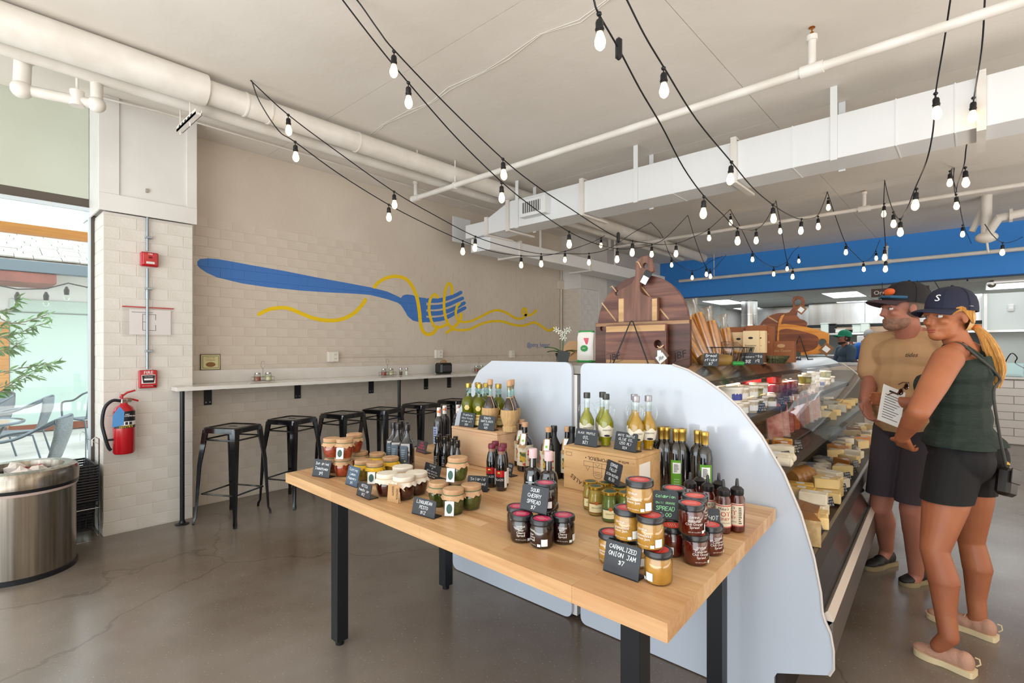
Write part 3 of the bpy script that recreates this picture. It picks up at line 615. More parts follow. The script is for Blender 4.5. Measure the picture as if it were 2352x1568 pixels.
obj('bag', MB().box((-.17, -.008, -.115), (.17, -.006, .118), .001), glass('plastic_bag', 'fbfafa', .02, .2, .2), t); obj('red_zip', MB().box((-.17, -.01, .112), (.17, -.005, .12), .001), RED, t)
m = MB()
for x0, z0_, x1, z1_ in ((-.04, -.065, .05, -.062), (-.04, -.065, -.037, .06), (-.04, .06, .05, .063), (.045, -.065, .048, -.02), (.045, .02, .048, .063), (-.04, 0, -.015, .003), (-.11, .075, .03, .078)): m.box((x0, -.0045, z0_), (x1, -.004, z1_))
obj('plan_lines', m, INK, t)
# extinguisher
p = PX(284, 1040, XC+.08); r = .068; hb_ = .36
t = thing('fire_extinguisher', 'red fire extinguisher with black hose and blue tag on the brick column', 'extinguisher', (XC+.09, p.y, p.z), R90)
obj('cylinder', MB().lathe([(.06, 0), (r, .012), (r, hb_-.05), (.055, hb_-.015), (.028, hb_+.005), (.02, hb_+.02)], 28), RED, t)
def band(r_, z0_, z1_, a0, a1, m_, nm, par, n=14):
    vs = []; fs = []
    for i in range(n+1):
        an = a0+(a1-a0)*i/n; vs += [(r_*math.sin(an), -r_*math.cos(an), z0_), (r_*math.sin(an), -r_*math.cos(an), z1_)]
    for i in range(n): fs.append((2*i, 2*i+2, 2*i+3, 2*i+1))
    return obj(nm, MB().add(vs, fs), m_, par)
band(r+.0008, .195, .32, -1.2, 1.35, mt('label_black', '1e1e22', .4), 'black_label', t); band(r+.0014, .215, .245, -1.2, 1.35, LEGW, 'pictogram_strip', t)
text('lettering', 'SENTRY', .022, mt('yellow_print', 'e2c21c', .5), t, (0, -r-.002, .205), sx=1.1); text('lettering', 'ABC\nDRY CHEMICAL', .014, LEGW, t, (.008, -r-.002, .29))
for k in range(3): obj('pictogram', MB().box((-.03+.025*k, -r-.0016, .22), (-.014+.025*k, -r+.002, .241)), INK, t)
obj('valve', MB().box((-.018, -.018, hb_+.015), (.022, .018, hb_+.05), .004), CHROME, t)
obj('carry_handle', MB().tube([(-.02, 0, hb_+.045), (.03, 0, hb_+.05), (.09, 0, hb_+.028)], .007, 8), RED, t)
obj('squeeze_lever', MB().tube([(-.025, 0, hb_+.06), (.02, 0, hb_+.095), (.07, 0, hb_+.11)], .007, 8), RED, t); obj('gauge', MB().at((.03, -.02, hb_+.04), rx=R90).lathe([(.016, 0), (.016, .008)], 14), CHROME, t)
obj('pin_tag', MB().box((-.02, -.012, hb_+.04), (-.005, .012, hb_+.085), .003), RED, t)
obj('hose', MB().tube(spl([(-.02, 0, hb_+.035), (-.07, 0, hb_+.04), (-.115, 0, hb_-.01), (-.13, 0, hb_-.12), (-.115, -.01, .14), (-.095, -.01, .06), (-.08, -.01, .035)], 4), .0115, 10), BLACK, t)
obj('hose_clip', MB().box((-.115, -.02, .105), (-.06, .01, .118), .003), BLACK, t); obj('blue_tag', MB().at((-.055, -.075, .21), rz=.1).prism([(-.03, 0), (.04, .01), (.045, .11), (.015, .15), (-.025, .09)], .002, 'y'), mt('blue_tag', '5a9ad8', .6), t)
# small wall hook
# ================================================ bin and basket rack by the window
q = Vector((-4.48, .32, 0)); rb = .258
t = thing('rubbish_bin', 'large round brushed steel bin with black base by the window', 'bin', (q.x, q.y, 0)); t.scale = (1, 1, .89)
BIN = mt('bin_steel', 'a59c90', .23, .95, c2='7c7266', scale=5, stretch=(9, 9, .15), lo=.3, hi=.7)
obj('base_ring', MB().lathe([(rb+.008, 0), (rb+.008, .03), (rb, .035)], 48), BLACK, t)
obj('body', MB().lathe([(rb, .03), (rb, .60)], 48, caps=False), BIN, t)
obj('liner_edge', MB().lathe([(rb+.004, .585), (rb+.010, .60), (rb+.002, .612)], 48, caps=False), mt('bin_liner', 'cbb5ae', .5), t)
obj('rim_band', MB().lathe([(rb+.012, .605), (rb+.015, .628)], 48, caps=False), BLACK, t)
obj('lid_ring', MB().lathe([(rb+.014, .625), (rb+.016, .70), (rb+.004, .735), (rb-.02, .748), (rb-.06, .742), (rb-.07, .69)], 48, caps=False), BIN, t)
obj('handle', MB().box((.0, 0, 0), (.001, .001, .001)) if 0 else MB().at((0, 0, 0)).lathe([(rb+.004, .51), (rb+.02, .515), (rb+.02, .56), (rb+.004, .565)], 48, caps=False), mt('bin_handle', '3a2d36', .35), t) if 0 else None
vs = []; fs = []
a0, a1 = math.radians(-75), math.radians(5); an0 = math.radians(-118); an1 = math.radians(-48)
for i in range(17):
    an = an0+(an1-an0)*i/16
    for rr, z_ in ((rb+.001, .50), (rb+.022, .505), (rb+.022, .56), (rb+.001, .565)): vs.append((rr*math.cos(an), rr*math.sin(an), z_))
for i in range(16):
    for k in range(4): l = (k+1) % 4; fs.append((i*4+k, i*4+l, i*4+4+l, i*4+4+k))
fs += [(0, 1, 2, 3), (64, 65, 66, 67)]
obj('handle', MB().add(vs, fs), mt('bin_handle', '3a2d36', .35), t)
obj('liner', MB().lathe([(rb-.104, .70), (rb-.11, .60)], 32, caps=False), mt('liner_dark', '4c484c', .5), t); obj('liner_bottom', MB().at((0, 0, .6)).lathe([(rb-.11, 0), (rb-.11, .002)], 32), MATS['liner_dark'], t)
for k, (a, b) in enumerate(((-.02, .07), (.07, -.02), (-.09, -.03))):
    bm = bmesh.new(); bmesh.ops.create_icosphere(bm, subdivisions=2, radius=.06)
    for v in bm.verts: v.co *= random.uniform(.75, 1.15)
    tag(obj('crumpled_wrapper', MB().at((q.x+a, q.y+b, .60+.01*k)).bm(bm), mt('wrapper', 'd8cdc4', .7, c2='a83028', scale=9, lo=.55, hi=.58), smooth=20), ['crumpled red and white paper wrapper in the bin, farthest back', 'crumpled wrapper in the bin towards the wall side', 'crumpled wrapper in the bin at the left'][k], 'wrapper', 'crumpled wrappers in the bin')
BASK = mt('basket_black', '17151c', .4)
br = Vector((-5.0, .60, 0)); rack = thing('basket_rack', 'chrome wire rack holding the stacked shopping baskets beside the column', 'rack', (br.x, br.y, 0), .05); rack.scale = (1, 1, .78)
m = MB()
for sx in (-1, 1):
    m.tube([(sx*.2, -.14, .0), (sx*.2, .14, .0), (sx*.2, .14, .95), (sx*.2, .12, .97), (sx*.2, .10, .95), (sx*.2, .10, .88)], .004, 6); m.tube([(sx*.2, -.14, 0), (sx*.2, -.14, .3)], .004, 6); m.tube([(sx*.2, -.14, .3), (sx*.2, .14, .3)], .004, 6)
for y_ in (-.14, .14): m.tube([(-.2, y_, .03), (.2, y_, .03)], .004, 6)
m.tube([(-.2, .14, .9), (.2, .14, .9)], .004, 6); m.tube([(-.2, -.14, .3), (.2, -.14, .3)], .004, 6); m.tube([(-.2, .14, .3), (.2, .14, .3)], .004, 6)
obj('wire_frame', m, CHROME, rack)
def make_basket():
    t = thing('shopping_basket', 'x', 'basket', group='stacked shopping baskets'); m = MB(); a, b, hh = .18, .125, .22
    for z, k in ((.0, .85), (.045, .88), (.09, .91), (.135, .94), (.18, .97)):
        m.tube([(-a*k, -b*k, z), (a*k, -b*k, z), (a*k, b*k, z), (-a*k, b*k, z)], .004, 5, closed=True)
    for i in range(9):
        f = -1+i/4
        for s in (-1, 1): m.tube([(f*a*.85, s*b*.85, 0), (f*a, s*b, hh)], .003, 4)
    for i in range(7):
        f = -1+i/3
        for s in (-1, 1): m.tube([(s*a*.85, f*b*.85, 0), (s*a, f*b, hh)], .003, 4)
    for i in range(8): f = -1+i/3.5; m.tube([(f*a*.85, -b*.85, 0), (f*a*.85, b*.85, 0)], .003, 4)
    obj('mesh_side', m, BASK, t)
    obj('rim', MB().tube([(-a-.01, -b-.01, hh), (a+.01, -b-.01, hh), (a+.01, b+.01, hh), (-a-.01, b+.01, hh)], .0085, 6, closed=True), BASK, t)
    return t
BKk = Kind(make_basket())
for k in range(14): BKk.put((br.x, br.y, .07+k*.0195), .05, ['lowest', 'second', 'third', 'fourth', 'fifth', 'sixth', 'seventh', 'eighth', 'ninth', 'tenth', 'eleventh', 'twelfth', 'thirteenth', 'topmost'][k]+' black shopping basket of the stack beside the bin')
# ================================================ patio outside the window
struct('patio_ground', MB().box((-16, -12, -.12), (-5.45, 12, -.02)), mt('patio_concrete', 'd8d6d2', .7, c2='c4c0ba', scale=2))
ow = thing('patio_building', 'white building with shingle roof and green tinted glass across the patio', 'building')
XO = -12.0
obj('wall', MB().box((XO-.2, -12, 0), (XO, 8, 2.75)), mt('render_white', 'ecebe8', .7), ow)
gz = PX(200, 700, XO).z
obj('glass_panel', MB().box((XO+.02, PX(22, 800, XO).y, .12), (XO+.035, 8, PX(150, 693, XO).z)), mt('green_glass', 'c4d8d0', .12, coat=.5), ow)
obj('panel_rail', MB().box((XO+.02, -2.2, PX(150, 721, XO).z-.01), (XO+.05, 8, PX(150, 721, XO).z+.01)), mt('grey_rail', '7f8a88', .5), ow)
obj('wood_panel', MB().box((XO+.02, -12, 0.1), (XO+.07, PX(20, 800, XO).y, PX(20, 740, XO).z)), mt('fir_wood', 'c98d4a', .5, c2='b87838', scale=4, stretch=(1, 1, 8)), ow)
obj('plinth', MB().box((XO+.0, -12, 0), (XO+.06, 8, .12)), mt('red_brown', '8a5340', .6), ow)
XR = -11.0; rz0 = PX(0, 652, XR).z; rz1 = PX(0, 620, XR).z
obj('soffit_beam', MB().box((XR-.9, -12, 2.45), (XR+.1, PX(128, 630, XR).y, 2.60)), mt('eave_redwood', '8f4f44', .6, c2='6d3d38', scale=3), ow)
gA = PX(0, 615, XR+.15); 
obj('gutter', MB().box((XR-.05, -12, 2.61), (XR+.1, 8, 2.785), .01), mt('gutter_grey', '66717a', .4), ow)
SH = mt('shingle_grey', 'b6afa8', .8, c2='978f88', scale=6)
rs = 3.0/1; ang = math.radians(22); rnd = random.Random(4)
# roof shingles: rows proud of each other
n_ = 0
me_cache = {}
ro = obj('roof_deck', MB().prism([(0, 0), (2.5*math.cos(ang), 2.5*math.sin(ang)), (2.5*math.cos(ang), 2.5*math.sin(ang)-.1), (0, -.1)], 20, 'y', 0), SH, ow, (XR+.05, -12, 2.80)); 
ro.data.transform(Matrix.Scale(-1, 4, (1, 0, 0))); ro.data.flip_normals()
for i in range(14):
    yy = -.6
    while yy < 5.2:
        w_ = rnd.choice((.22, .28, .34)); s_ = .175*i
        if n_ < 300:
            if w_ not in me_cache: me_cache[w_] = MB().at((0, 0, 0), ry=ang).box((-.23, .004, 0), (0.0, w_-.004, .02)).mesh('shingle', SH)
            o = link('shingle', me_cache[w_], ow, (XR+.07-s_*math.cos(ang), yy, 2.80+s_*math.sin(ang)+.012+rnd.uniform(0, .01)))
            n_ += 1
        yy += w_
obj('pergola_beam', MB().box((-6.6, -9, 2.475), (-6.5, 9, 2.56)), mt('fir_beam', 'cc8430', .5, c2='b8722a', scale=5, stretch=(8, .6, 8)), tag(thing('pergola', 'orange timber pergola beam above the patio', 'beam'), 'orange timber pergola beam above the patio', 'beam'))
# patio string lights
ps = thing('patio_string_light', 'unlit string lights sagging outside the window', 'light'); XS = -7.4
pp = [PX(u, v, XS) for u, v in ((-60, 650), (0, 656), (40, 664), (105, 663), (157, 650), (165, 652), (240, 668), (330, 690))]
obj('cable', MB().tube(pp, .007, 6), BLACK, ps)
for u, v in ((40, 668), (106, 668), (153, 656)):
    q = PX(u, v, XS); s_ = obj('lamp_socket', MB().at((q.x, q.y, q.z-.1)).lathe([(.022, 0), (.026, .05), (.01, .09)], 10), BLACK, ps); obj('bulb', MB().ball((q.x, q.y, q.z-.13), (.028, .028, .035), 10, 8), GLSJ, s_)
# patio chairs
RAT = mt('rattan_grey', '8d949b', .5, c2='60676e', scale=60, stretch=(1, 1, 6)); ALU = mt('chair_tube', '6f7780', .3, .7)
def make_chair():
    t = thing('patio_chair', 'x', 'chair', group='woven patio chairs')
    for s in (-1, 1):
        obj('arm_frame', MB().tube(spl([(s*.24, -.24, 0), (s*.26, -.25, .35), (s*.28, -.24, .60), (s*.29, -.16, .67), (s*.28, .05, .70), (s*.25, .24, .80), (s*.14, .31, .84), (0, .33, .85)], 4), .013, 8), ALU, t)
        obj('leg', MB().tube([(s*.23, .30, 0), (s*.22, .2, .40), (s*.22, -.2, .42)], .012, 8), ALU, t)
    def sheet(rows, nm):
        vs = []; fs = []; n = 9
        for (y, z, w_, bow) in rows: vs += [(w_*(-1+2*i/(n-1)), y+bow*(1-(2*i/(n-1)-1)**2), z) for i in range(n)]
        for k in range(len(rows)-1):
            for i in range(n-1): fs.append((k*n+i, k*n+i+1, (k+1)*n+i+1, (k+1)*n+i))
        o = obj(nm, MB().add(vs, fs), RAT, t); md = o.modifiers.new('s', 'SOLIDIFY'); md.thickness = .008; return o
    sheet([(-.24, .42, .22, 0), (-.1, .425, .225, 0), (.1, .42, .225, 0), (.18, .425, .22, 0), (.22, .46, .22, 0)], 'seat')
    sheet([(.22, .46, .22, .0), (.25, .56, .225, .03), (.28, .70, .23, .05), (.29, .84, .22, .05)], 'backrest')
    return t
CK = Kind(make_chair())
for x, y, rz, nm in ((-5.98, .40, -.35, 'woven patio chair right outside the window, nearest the glass'), (-8.6, .55, -.3, 'dark woven patio chair behind the round patio table'), (-9.7, 1.45, -R90+.35, 'dark patio chair seen from behind, right beside the column'), (-9.6, .25, .35, 'dark patio chair farthest left behind the glass table'), (-5.9, -.35, 2.2, 'patio chair cut off at the left edge of the photo')):
    CK.put((x, y, -.02), rz, nm)
def ptable(x, y, label):
    t = thing('patio_table', label, 'table', (x, y, -.02), 0, 'round patio tables')
    obj('tabletop', MB().lathe([(.38, .715), (.38, .722)], 32), mt('frosted_top', 'c9c7bd', .12), t); obj('rim', MB().tube([(.385*math.cos(k*.2618), .385*math.sin(k*.2618), .72) for k in range(24)], .014, 8, closed=True), ALU, t)
    for k in range(4): an = .4+k*R90; obj('leg', MB().tube([(.3*math.cos(an), .3*math.sin(an), 0), (.12*math.cos(an), .12*math.sin(an), .4), (.3*math.cos(an), .3*math.sin(an), .71)], .012, 8), ALU, t)
ptable(-7.0, .12, 'round patio table with pale top nearest the window'); ptable(-9.3, -.55, 'round glass patio table farther back by the wood wall')
# olive tree outside
LEAF = mt('olive_leaf', '4f8a2c', .45, c2='2f5f22', scale=9); 
ot = thing('olive_tree', 'potted olive tree with drooping leafy branches outside the window', 'tree', (0, 0, 0))
rnd = random.Random(11); bark = mt('bark', '7a6a50', .8)
tb = Vector((-6.3, -1.3, -.02)); obj('trunk', MB().tube([tb, tb+Vector((.05, .1, .9)), tb+Vector((0, .2, 1.7))], .03, 8), bark, ot)
br_ = [[(-110, 790), (-40, 760), (10, 745), (60, 738), (108, 722)], [(-60, 800), (0, 775), (45, 765), (70, 752), (106, 742)], [(-60, 730), (0, 715), (30, 708), (38, 690)], [(-80, 850), (0, 855), (50, 845), (95, 838), (128, 832)], [(-60, 880), (0, 890), (40, 868), (80, 850), (118, 836)], [(-60, 810), (0, 805), (25, 800), (40, 790)], [(-40, 930), (0, 900), (30, 880), (60, 862), (86, 868)], [(-60, 760), (0, 770), (30, 790), (48, 800)], [(-60, 700), (-10, 725), (20, 740), (60, 745)]]
leaves = [MB() for _ in range(6)]
leaf_me = MB().add([(0, 0, 0), (.011, .022, .002), (.009, .05, .0), (0, .075, -.006), (-.009, .05, 0), (-.011, .022, .002)], [(0, 1, 5), (1, 2, 4, 5), (2, 3, 4)]).mesh('leaf', LEAF)
cnt = 0
for b in br_:
    dx = rnd.uniform(-.3, .3); pts = spl([PX(u, v, -6.15+dx*.6) for u, v in b], 4)
    obj('branch', MB().tube([tb+Vector((0, .2, 1.0+rnd.random()*.6))]+pts, .004, 5), bark, ot)
    L_ = len(pts)
    for i, p in enumerate(pts):
        if i < 3: continue
        for k in range(3 if cnt < 296 else 0):
            o = link('leaf', leaf_me, ot, p+Vector((rnd.uniform(-.03, .03), rnd.uniform(-.02, .02), rnd.uniform(-.02, .02))))
            o.rotation_euler = (rnd.uniform(-1.1, 1.1), rnd.uniform(-.8, .8), rnd.uniform(-1.2, 1.0)); o.scale = (1.1,)*3; cnt += 1
t = thing('planter_pot', 'large pot under the olive tree outside', 'pot', (tb.x, tb.y, -.02)); obj('pot', MB().lathe([(.16, 0), (.22, .4), (.2, .4), (.18, .35)], 20), mt('clay', '9a8878', .7), t)
# ================================================ the display table
T = .785
quad = [PZ(657, 1086, T), PZ(1535, 1432, T), PZ(1785, 1165, T), None]
quad = [Vector((-2.55, 1.13, T)), Vector((-.512, 1.085, T)), Vector((-.573, 2.155, T)), Vector((-2.63, 2.155, T))]  # tabletop corners set off square to imitate lens distortion
OAK = [wood('maple_stave_%d' % i, a, b, rings=14, axis=0, rough=.42) for i, (a, b) in enumerate((('c49a6c', 'd2aa7c'), ('bc9064', 'cca476'), ('cca478', 'd8b48a'), ('b98a5e', 'c69c70')))]
tb_ = thing('display_table', 'wooden butcher block display table with black square legs in the foreground', 'table')
def qd(a, b): return quad[0]*(1-a)*(1-b)+quad[1]*a*(1-b)+quad[2]*a*b+quad[3]*(1-a)*b
n = 22; rnd = random.Random(5); TH = .045
for i in range(n):
    cuts = [0]; x = rnd.uniform(.12, .3)
    while x < .9: cuts.append(x); x += rnd.uniform(.18, .36)
    cuts.append(1)
    for a0, a1 in zip(cuts, cuts[1:]):
        e = .00035; d = rnd.uniform(0, .0002); b0, b1 = i/n+e, (i+1)/n-e
        P = [qd(a0+e/2, b0), qd(a1-e/2, b0), qd(a1-e/2, b1), qd(a0+e/2, b1)]
        vs = [(p.x, p.y, T-TH) for p in P]+[(p.x, p.y, T-d) for p in P]
        obj('stave', MB().add(vs, [(3, 2, 1, 0), (4, 5, 6, 7), (0, 1, 5, 4), (1, 2, 6, 5), (2, 3, 7, 6), (3, 0, 4, 7)]), rnd.choice(OAK), tb_, smooth=0)
for x, y in ((-2.275, 1.225), (-2.335, 1.935), (-.70, 1.20), (-.765, 1.955)):
    l = obj('leg', MB().box((x, y, .022), (x+.058, y+.058, T-TH), .002), BLACK, tb_); obj('levelling_foot', MB().cyl(.02, 0, .022, 14, x+.029, y+.029), BLACK, l)
obj('apron_rail', MB().box((-2.25, 1.25, T-TH-.03), (-.7, 1.28, T-TH)).box((-2.25, 1.96, T-TH-.03), (-.75, 1.99, T-TH)), BLACK, tb_)
# ------------------------------------------------ chalk price cards
def card(lines, bl, br, tl, z, label, mch=CHALKW, mcard=CHALK, h=None, seed=1, tilt=None):
    A = PZ(*bl, z+.001); B = PZ(*br, z+.001); w_ = (B-A).length; rz = math.atan2(B.y-A.y, B.x-A.x)
    d = ray((bl[0]+br[0])/2, 0).xy.length
    mid = (A+B)/2; dep = (mid.x*FW.x+mid.y*FW.y)
    hh = h or (((bl[1]+br[1])/2-tl[1]-(br[1]-bl[1])/2*.6)/1174*dep)*1.05
    hh = max(hh, .045); t = thing('price_card', label, 'price card', (mid.x, mid.y, z+.0005), rz, 'chalk price cards')
    tl_ = math.radians(13); c_, s_ = math.cos(tl_), math.sin(tl_)
    bm = bmesh.new(); vs = [bm.verts.new((x, 0, z_)) for x, z_ in ((-w_/2, 0), (w_/2, 0), (w_/2, hh-.006), (w_/2-.002, hh-.002), (w_/2-.006, hh), (-w_/2+.006, hh), (-w_/2+.002, hh-.002), (-w_/2, hh-.006))]; bm.faces.new(vs)
    r = bmesh.ops.extrude_face_region(bm, geom=bm.faces[:]); bmesh.ops.translate(bm, verts=[v for v in r['geom'] if isinstance(v, bmesh.types.BMVert)], vec=(0, .0025, 0)); bmesh.ops.recalc_face_normals(bm, faces=bm.faces[:])
    o = obj('slate', MB().at((0, 0, 0.0), rx=-tl_).bm(bm), mcard, t); obj('card_foot', MB().box((-w_/2+.003, .0, 0), (w_/2-.003, .045, .003)), BLACK, t)
    cm = chalk(lines, w_*.9, hh*.92, seed=seed); q = MB(); q.at((0, -.0006, hh/2), 0); M_ = Matrix.Rotation(-tl_, 4, 'X') @ Matrix.Translation((0, -.0007, hh/2))
    q.M = M_; q.add(cm.v, cm.f); obj('chalk_writing', q, mch, t, smooth=0)
    return t
SLATE = mt('slate_blue_sheen', '3d5468', .35)  # bluish reflection on the Lemon card put into the slate colour
cards = [
 (['Sun dried', 'Tomatoes', '$9'], (716.3,1092.6), (755,1098.7), (728.4,1056), T, 'slate card reading Sun dried Tomatoes $9 at the left end of the table'),
 (['Cutting', 'Lemon', 'Peppery', '$9'], (792.6,1111.4), (818.6,1120.2), (800.3,1070.9), T, 'pale blue slate card with faint Lemon writing beside the yellow jars'),
 (['MITICA', 'tomato jar', '$12'], (818,1136), (847.8,1148.5), (834,1107), T, 'slate card reading MITICA $12 in front of the white topped jars'),
 (['LINGUREAN', 'PESTO', '$12'], (945,1178.3), (996.4,1192.7), (969.4,1143.8), T, 'slate card reading LINGUREAN PESTO $12'),
 (['FIG GLAZE', '$9', 'Add to dressings', 'marinades and drizzle', 'on ice cream'], (971.6,1091.4), (1007,1104.7), (986,1063.4), T, 'slate card reading FIG GLAZE $9 in front of the small black bottles'),
 (['Luna Toscana', 'BALSAMIC', 'DRESSING', '$16'], (882,1064), (912,1071), (886.5,1031), T, 'pale blue slate card leaning before the square black bottles'),
 (['ROSE', 'VINEGAR', 'INFUSED $7', 'great for cocktails'], (954.6,1036), (977,1042.8), (966,1011.2), T, 'slate card with red writing at the back of the table'),
 (['Solaria', 'Imported', '$12'], (1072,1127), (1119.8,1130), (1069,1093.7), T, 'dark slate card reading Solaria Imported behind the pesto jars'),
 (['Frantoia', 'Xtra Virgin', 'olive oil', '$30'], (1054.2,977.7), (1087,982), (1064,947), 'A', 'slate card on the left crate reading Frantoia olive oil'),
 (['TENUTA', 'SANTILARIO', 'EVOO', '$25'], (1097,985.4), (1134,990), (1110,954.4), 'A', 'slate card on the left crate reading TENUTA SANTILARIO EVOO $25'),
 (['EVOO', '$20', 'olive oil'], (1160,1092), (1174,1096), (1180,1063), T, 'slate card half hidden behind the maroon capped bottles'),
 (['BLACK TRUFFLE', 'OIL', '$21'], (1318.8,1019.8), (1369.5,1027.8), (1330.3,984.4), 'B', 'slate card on the right crate reading BLACK TRUFFLE OIL $21'),
 (['WHITE TRUFFLE', 'OLIVE OIL', '(250 ML)', '$24'], (1409.3,1030.3), (1459.5,1040.3), (1421.6,991.7), 'B', 'slate card on the right crate reading WHITE TRUFFLE OLIVE OIL $24'),
 (['EDMOND', 'FALLOT', 'DIJON MUSTARD', '$5.50'], (1386.4,1101), (1420.2,1118.3), (1395.3,1057), T+.11, 'slate card standing on the mustard jars reading EDMOND FALLOT'),
 (['SOUR', 'CHERRY', 'SPREAD', '$7'], (1193.5,1168.4), (1254.2,1182.9), (1203.6,1115), T+.0905, 'slate card standing on the cherry jars reading SOUR CHERRY SPREAD $7'),
 (['Calabrian', 'Chili ORANGE', 'SPREAD', '8.00'], (1499,1190), (1558,1196), (1499,1130), T+.0895, 'dark slate card with green writing Chili ORANGE SPREAD'),
 (['HOT', 'HONEY'], (1626,1231), (1656,1233), (1626,1172), T, 'black slate card reading HOT beside the honey bottles'),
 (['CARMALIZED', 'ONION JAM', '$7', ''], (1384.5,1308.8), (1465.2,1337.5), (1401,1244.7), T, 'slate card reading CARMALIZED ONION JAM $7 at the front of the table')]
# ------------------------------------------------ wooden crates
PINE = wood('crate_pine', 'c9a06e', 'd8b384', rings=9, axis=0); PINE2 = wood('crate_pine_pale', 'd0a884', 'dcba96', rings=9, axis=0); BURN = mt('burnt_print', '4a3424', .8)
def crate(label, A, B, dep, h, pine):
    A = PZ(*A, T); B = PZ(*B, T); L = (B-A).length; rz = math.atan2(B.y-A.y, B.x-A.x); t = thing('wooden_crate', label, 'crate', (A.x, A.y, T), rz); k = .012
    obj('front_board', MB().box((0, 0, .001), (L, k, h-k-.001), .001), pine, t); obj('back_board', MB().box((0, dep-k, .001), (L, dep, h-k-.001), .001), pine, t)
    obj('side_board', MB().box((0, k+.0005, .001), (k, dep-k-.0005, h-k-.001), .001), pine, t); obj('side_board', MB().box((L-k, k+.0005, .001), (L, dep-k-.0005, h-k-.001), .001), pine, t)
    obj('lid_board', MB().box((-.001, -.001, h-k), (L+.001, dep*.5-.0005, h), .001), pine, t); obj('lid_board', MB().box((-.001, dep*.5+.0005, h-k), (L+.001, dep+.001, h), .001), pine, t)
    for x in (.01, L-.01):
        for z in (.015, h/2, h-.03): obj('nail', MB().at((x, 0, z), rx=R90).lathe([(.0022, 0), (.0018, .0008)], 6), STEEL, t)
    return t, L
HA = .19; HB = .187
crA, LA = crate('pale wooden wine crate at the back left holding olive oil bottles', (1037.4,1056), (1141.6,1080), .20, HA, PINE2)
crB, LB = crate('printed wooden wine crate on the right holding truffle oil bottles', (1294.9,1118.3), (1459.5,1156), .24, HB, PINE)
text('printed_words', '\u2022 POMEROL \u2022', .022, BURN, crB, (LB*.5, -.0012, HB-.036), (R90, math.pi, 0))
for i, ch in enumerate('CHATEAU DE SALES'): # arched words, upside down as on the crate
    an = (i-7.5)*.135; text('printed_words', ch, .026, BURN, crB, (LB*.5-.125*math.sin(an)*1.25, -.0012, .10+.0-.075*math.cos(an)+.0), (R90, math.pi+an*.6, 0)) if ch != ' ' else None
text('printed_words', '6x750 ml', .013, BURN, crB, (LB*.85, -.0012, HB-.03), (R90, math.pi, 0)); 
m = MB()
def ln(a, b, w_=.0012):
    ax, az = a; bx, bz = b; d = math.hypot(bx-ax, bz-az); ux, uz = (bx-ax)/d*w_/2, (bz-az)/d*w_/2
    m.add([(ax-uz, -.0008, az+ux), (ax+uz, -.0008, az-ux), (bx+uz, -.0008, bz-ux), (bx-uz, -.0008, bz+ux)], [(0, 1, 2, 3)])
c_ = LB*.5
for P in ([(c_-.07, .135), (c_-.07, .115), (c_+.07, .115), (c_+.07, .135), (c_-.07, .135)], [(c_-.022, .135), (c_-.022, .08), (c_-.012, .07), (c_+.012, .07), (c_+.022, .08), (c_+.022, .135)], [(c_-.06, .115), (c_-.05, .095), (c_-.038, .115)], [(c_+.06, .115), (c_+.05, .095), (c_+.038, .115)], [(c_-.018, .095), (c_+.018, .095)], [(c_-.018, .088), (c_+.018, .088)], [(c_-.014, .081), (c_+.014, .081)], [(c_-.012, .13), (c_, .118), (c_+.012, .13)]):
    for a, b in zip(P, P[1:]): ln(a, b)
ln((.015, HB-.025), (.045, HB-.025)); ln((.015, HB-.04), (.045, HB-.04)); ln((.015, HB-.04), (.015, HB-.025)); ln((.045, HB-.04), (.045, HB-.025))
obj('printed_chateau', m, BURN, crB, smooth=0)
obj('shipping_label', MB().box((LB+.0002, .03, .07), (LB+.001, .12, .15)), PAPER, crB)
# box C: pale boards glimpsed behind the left crate
obj_ = None
for i, c in enumerate(cards):
    z = {'A': T+HA, 'B': T+HB}.get(c[4], c[4])
    card(c[0], c[1], c[2], c[3], z, c[5], {6: CHALKR, 15: CHALKG}.get(i, CHALKW), SLATE if i in (1, 5) else CHALK, seed=i+1)
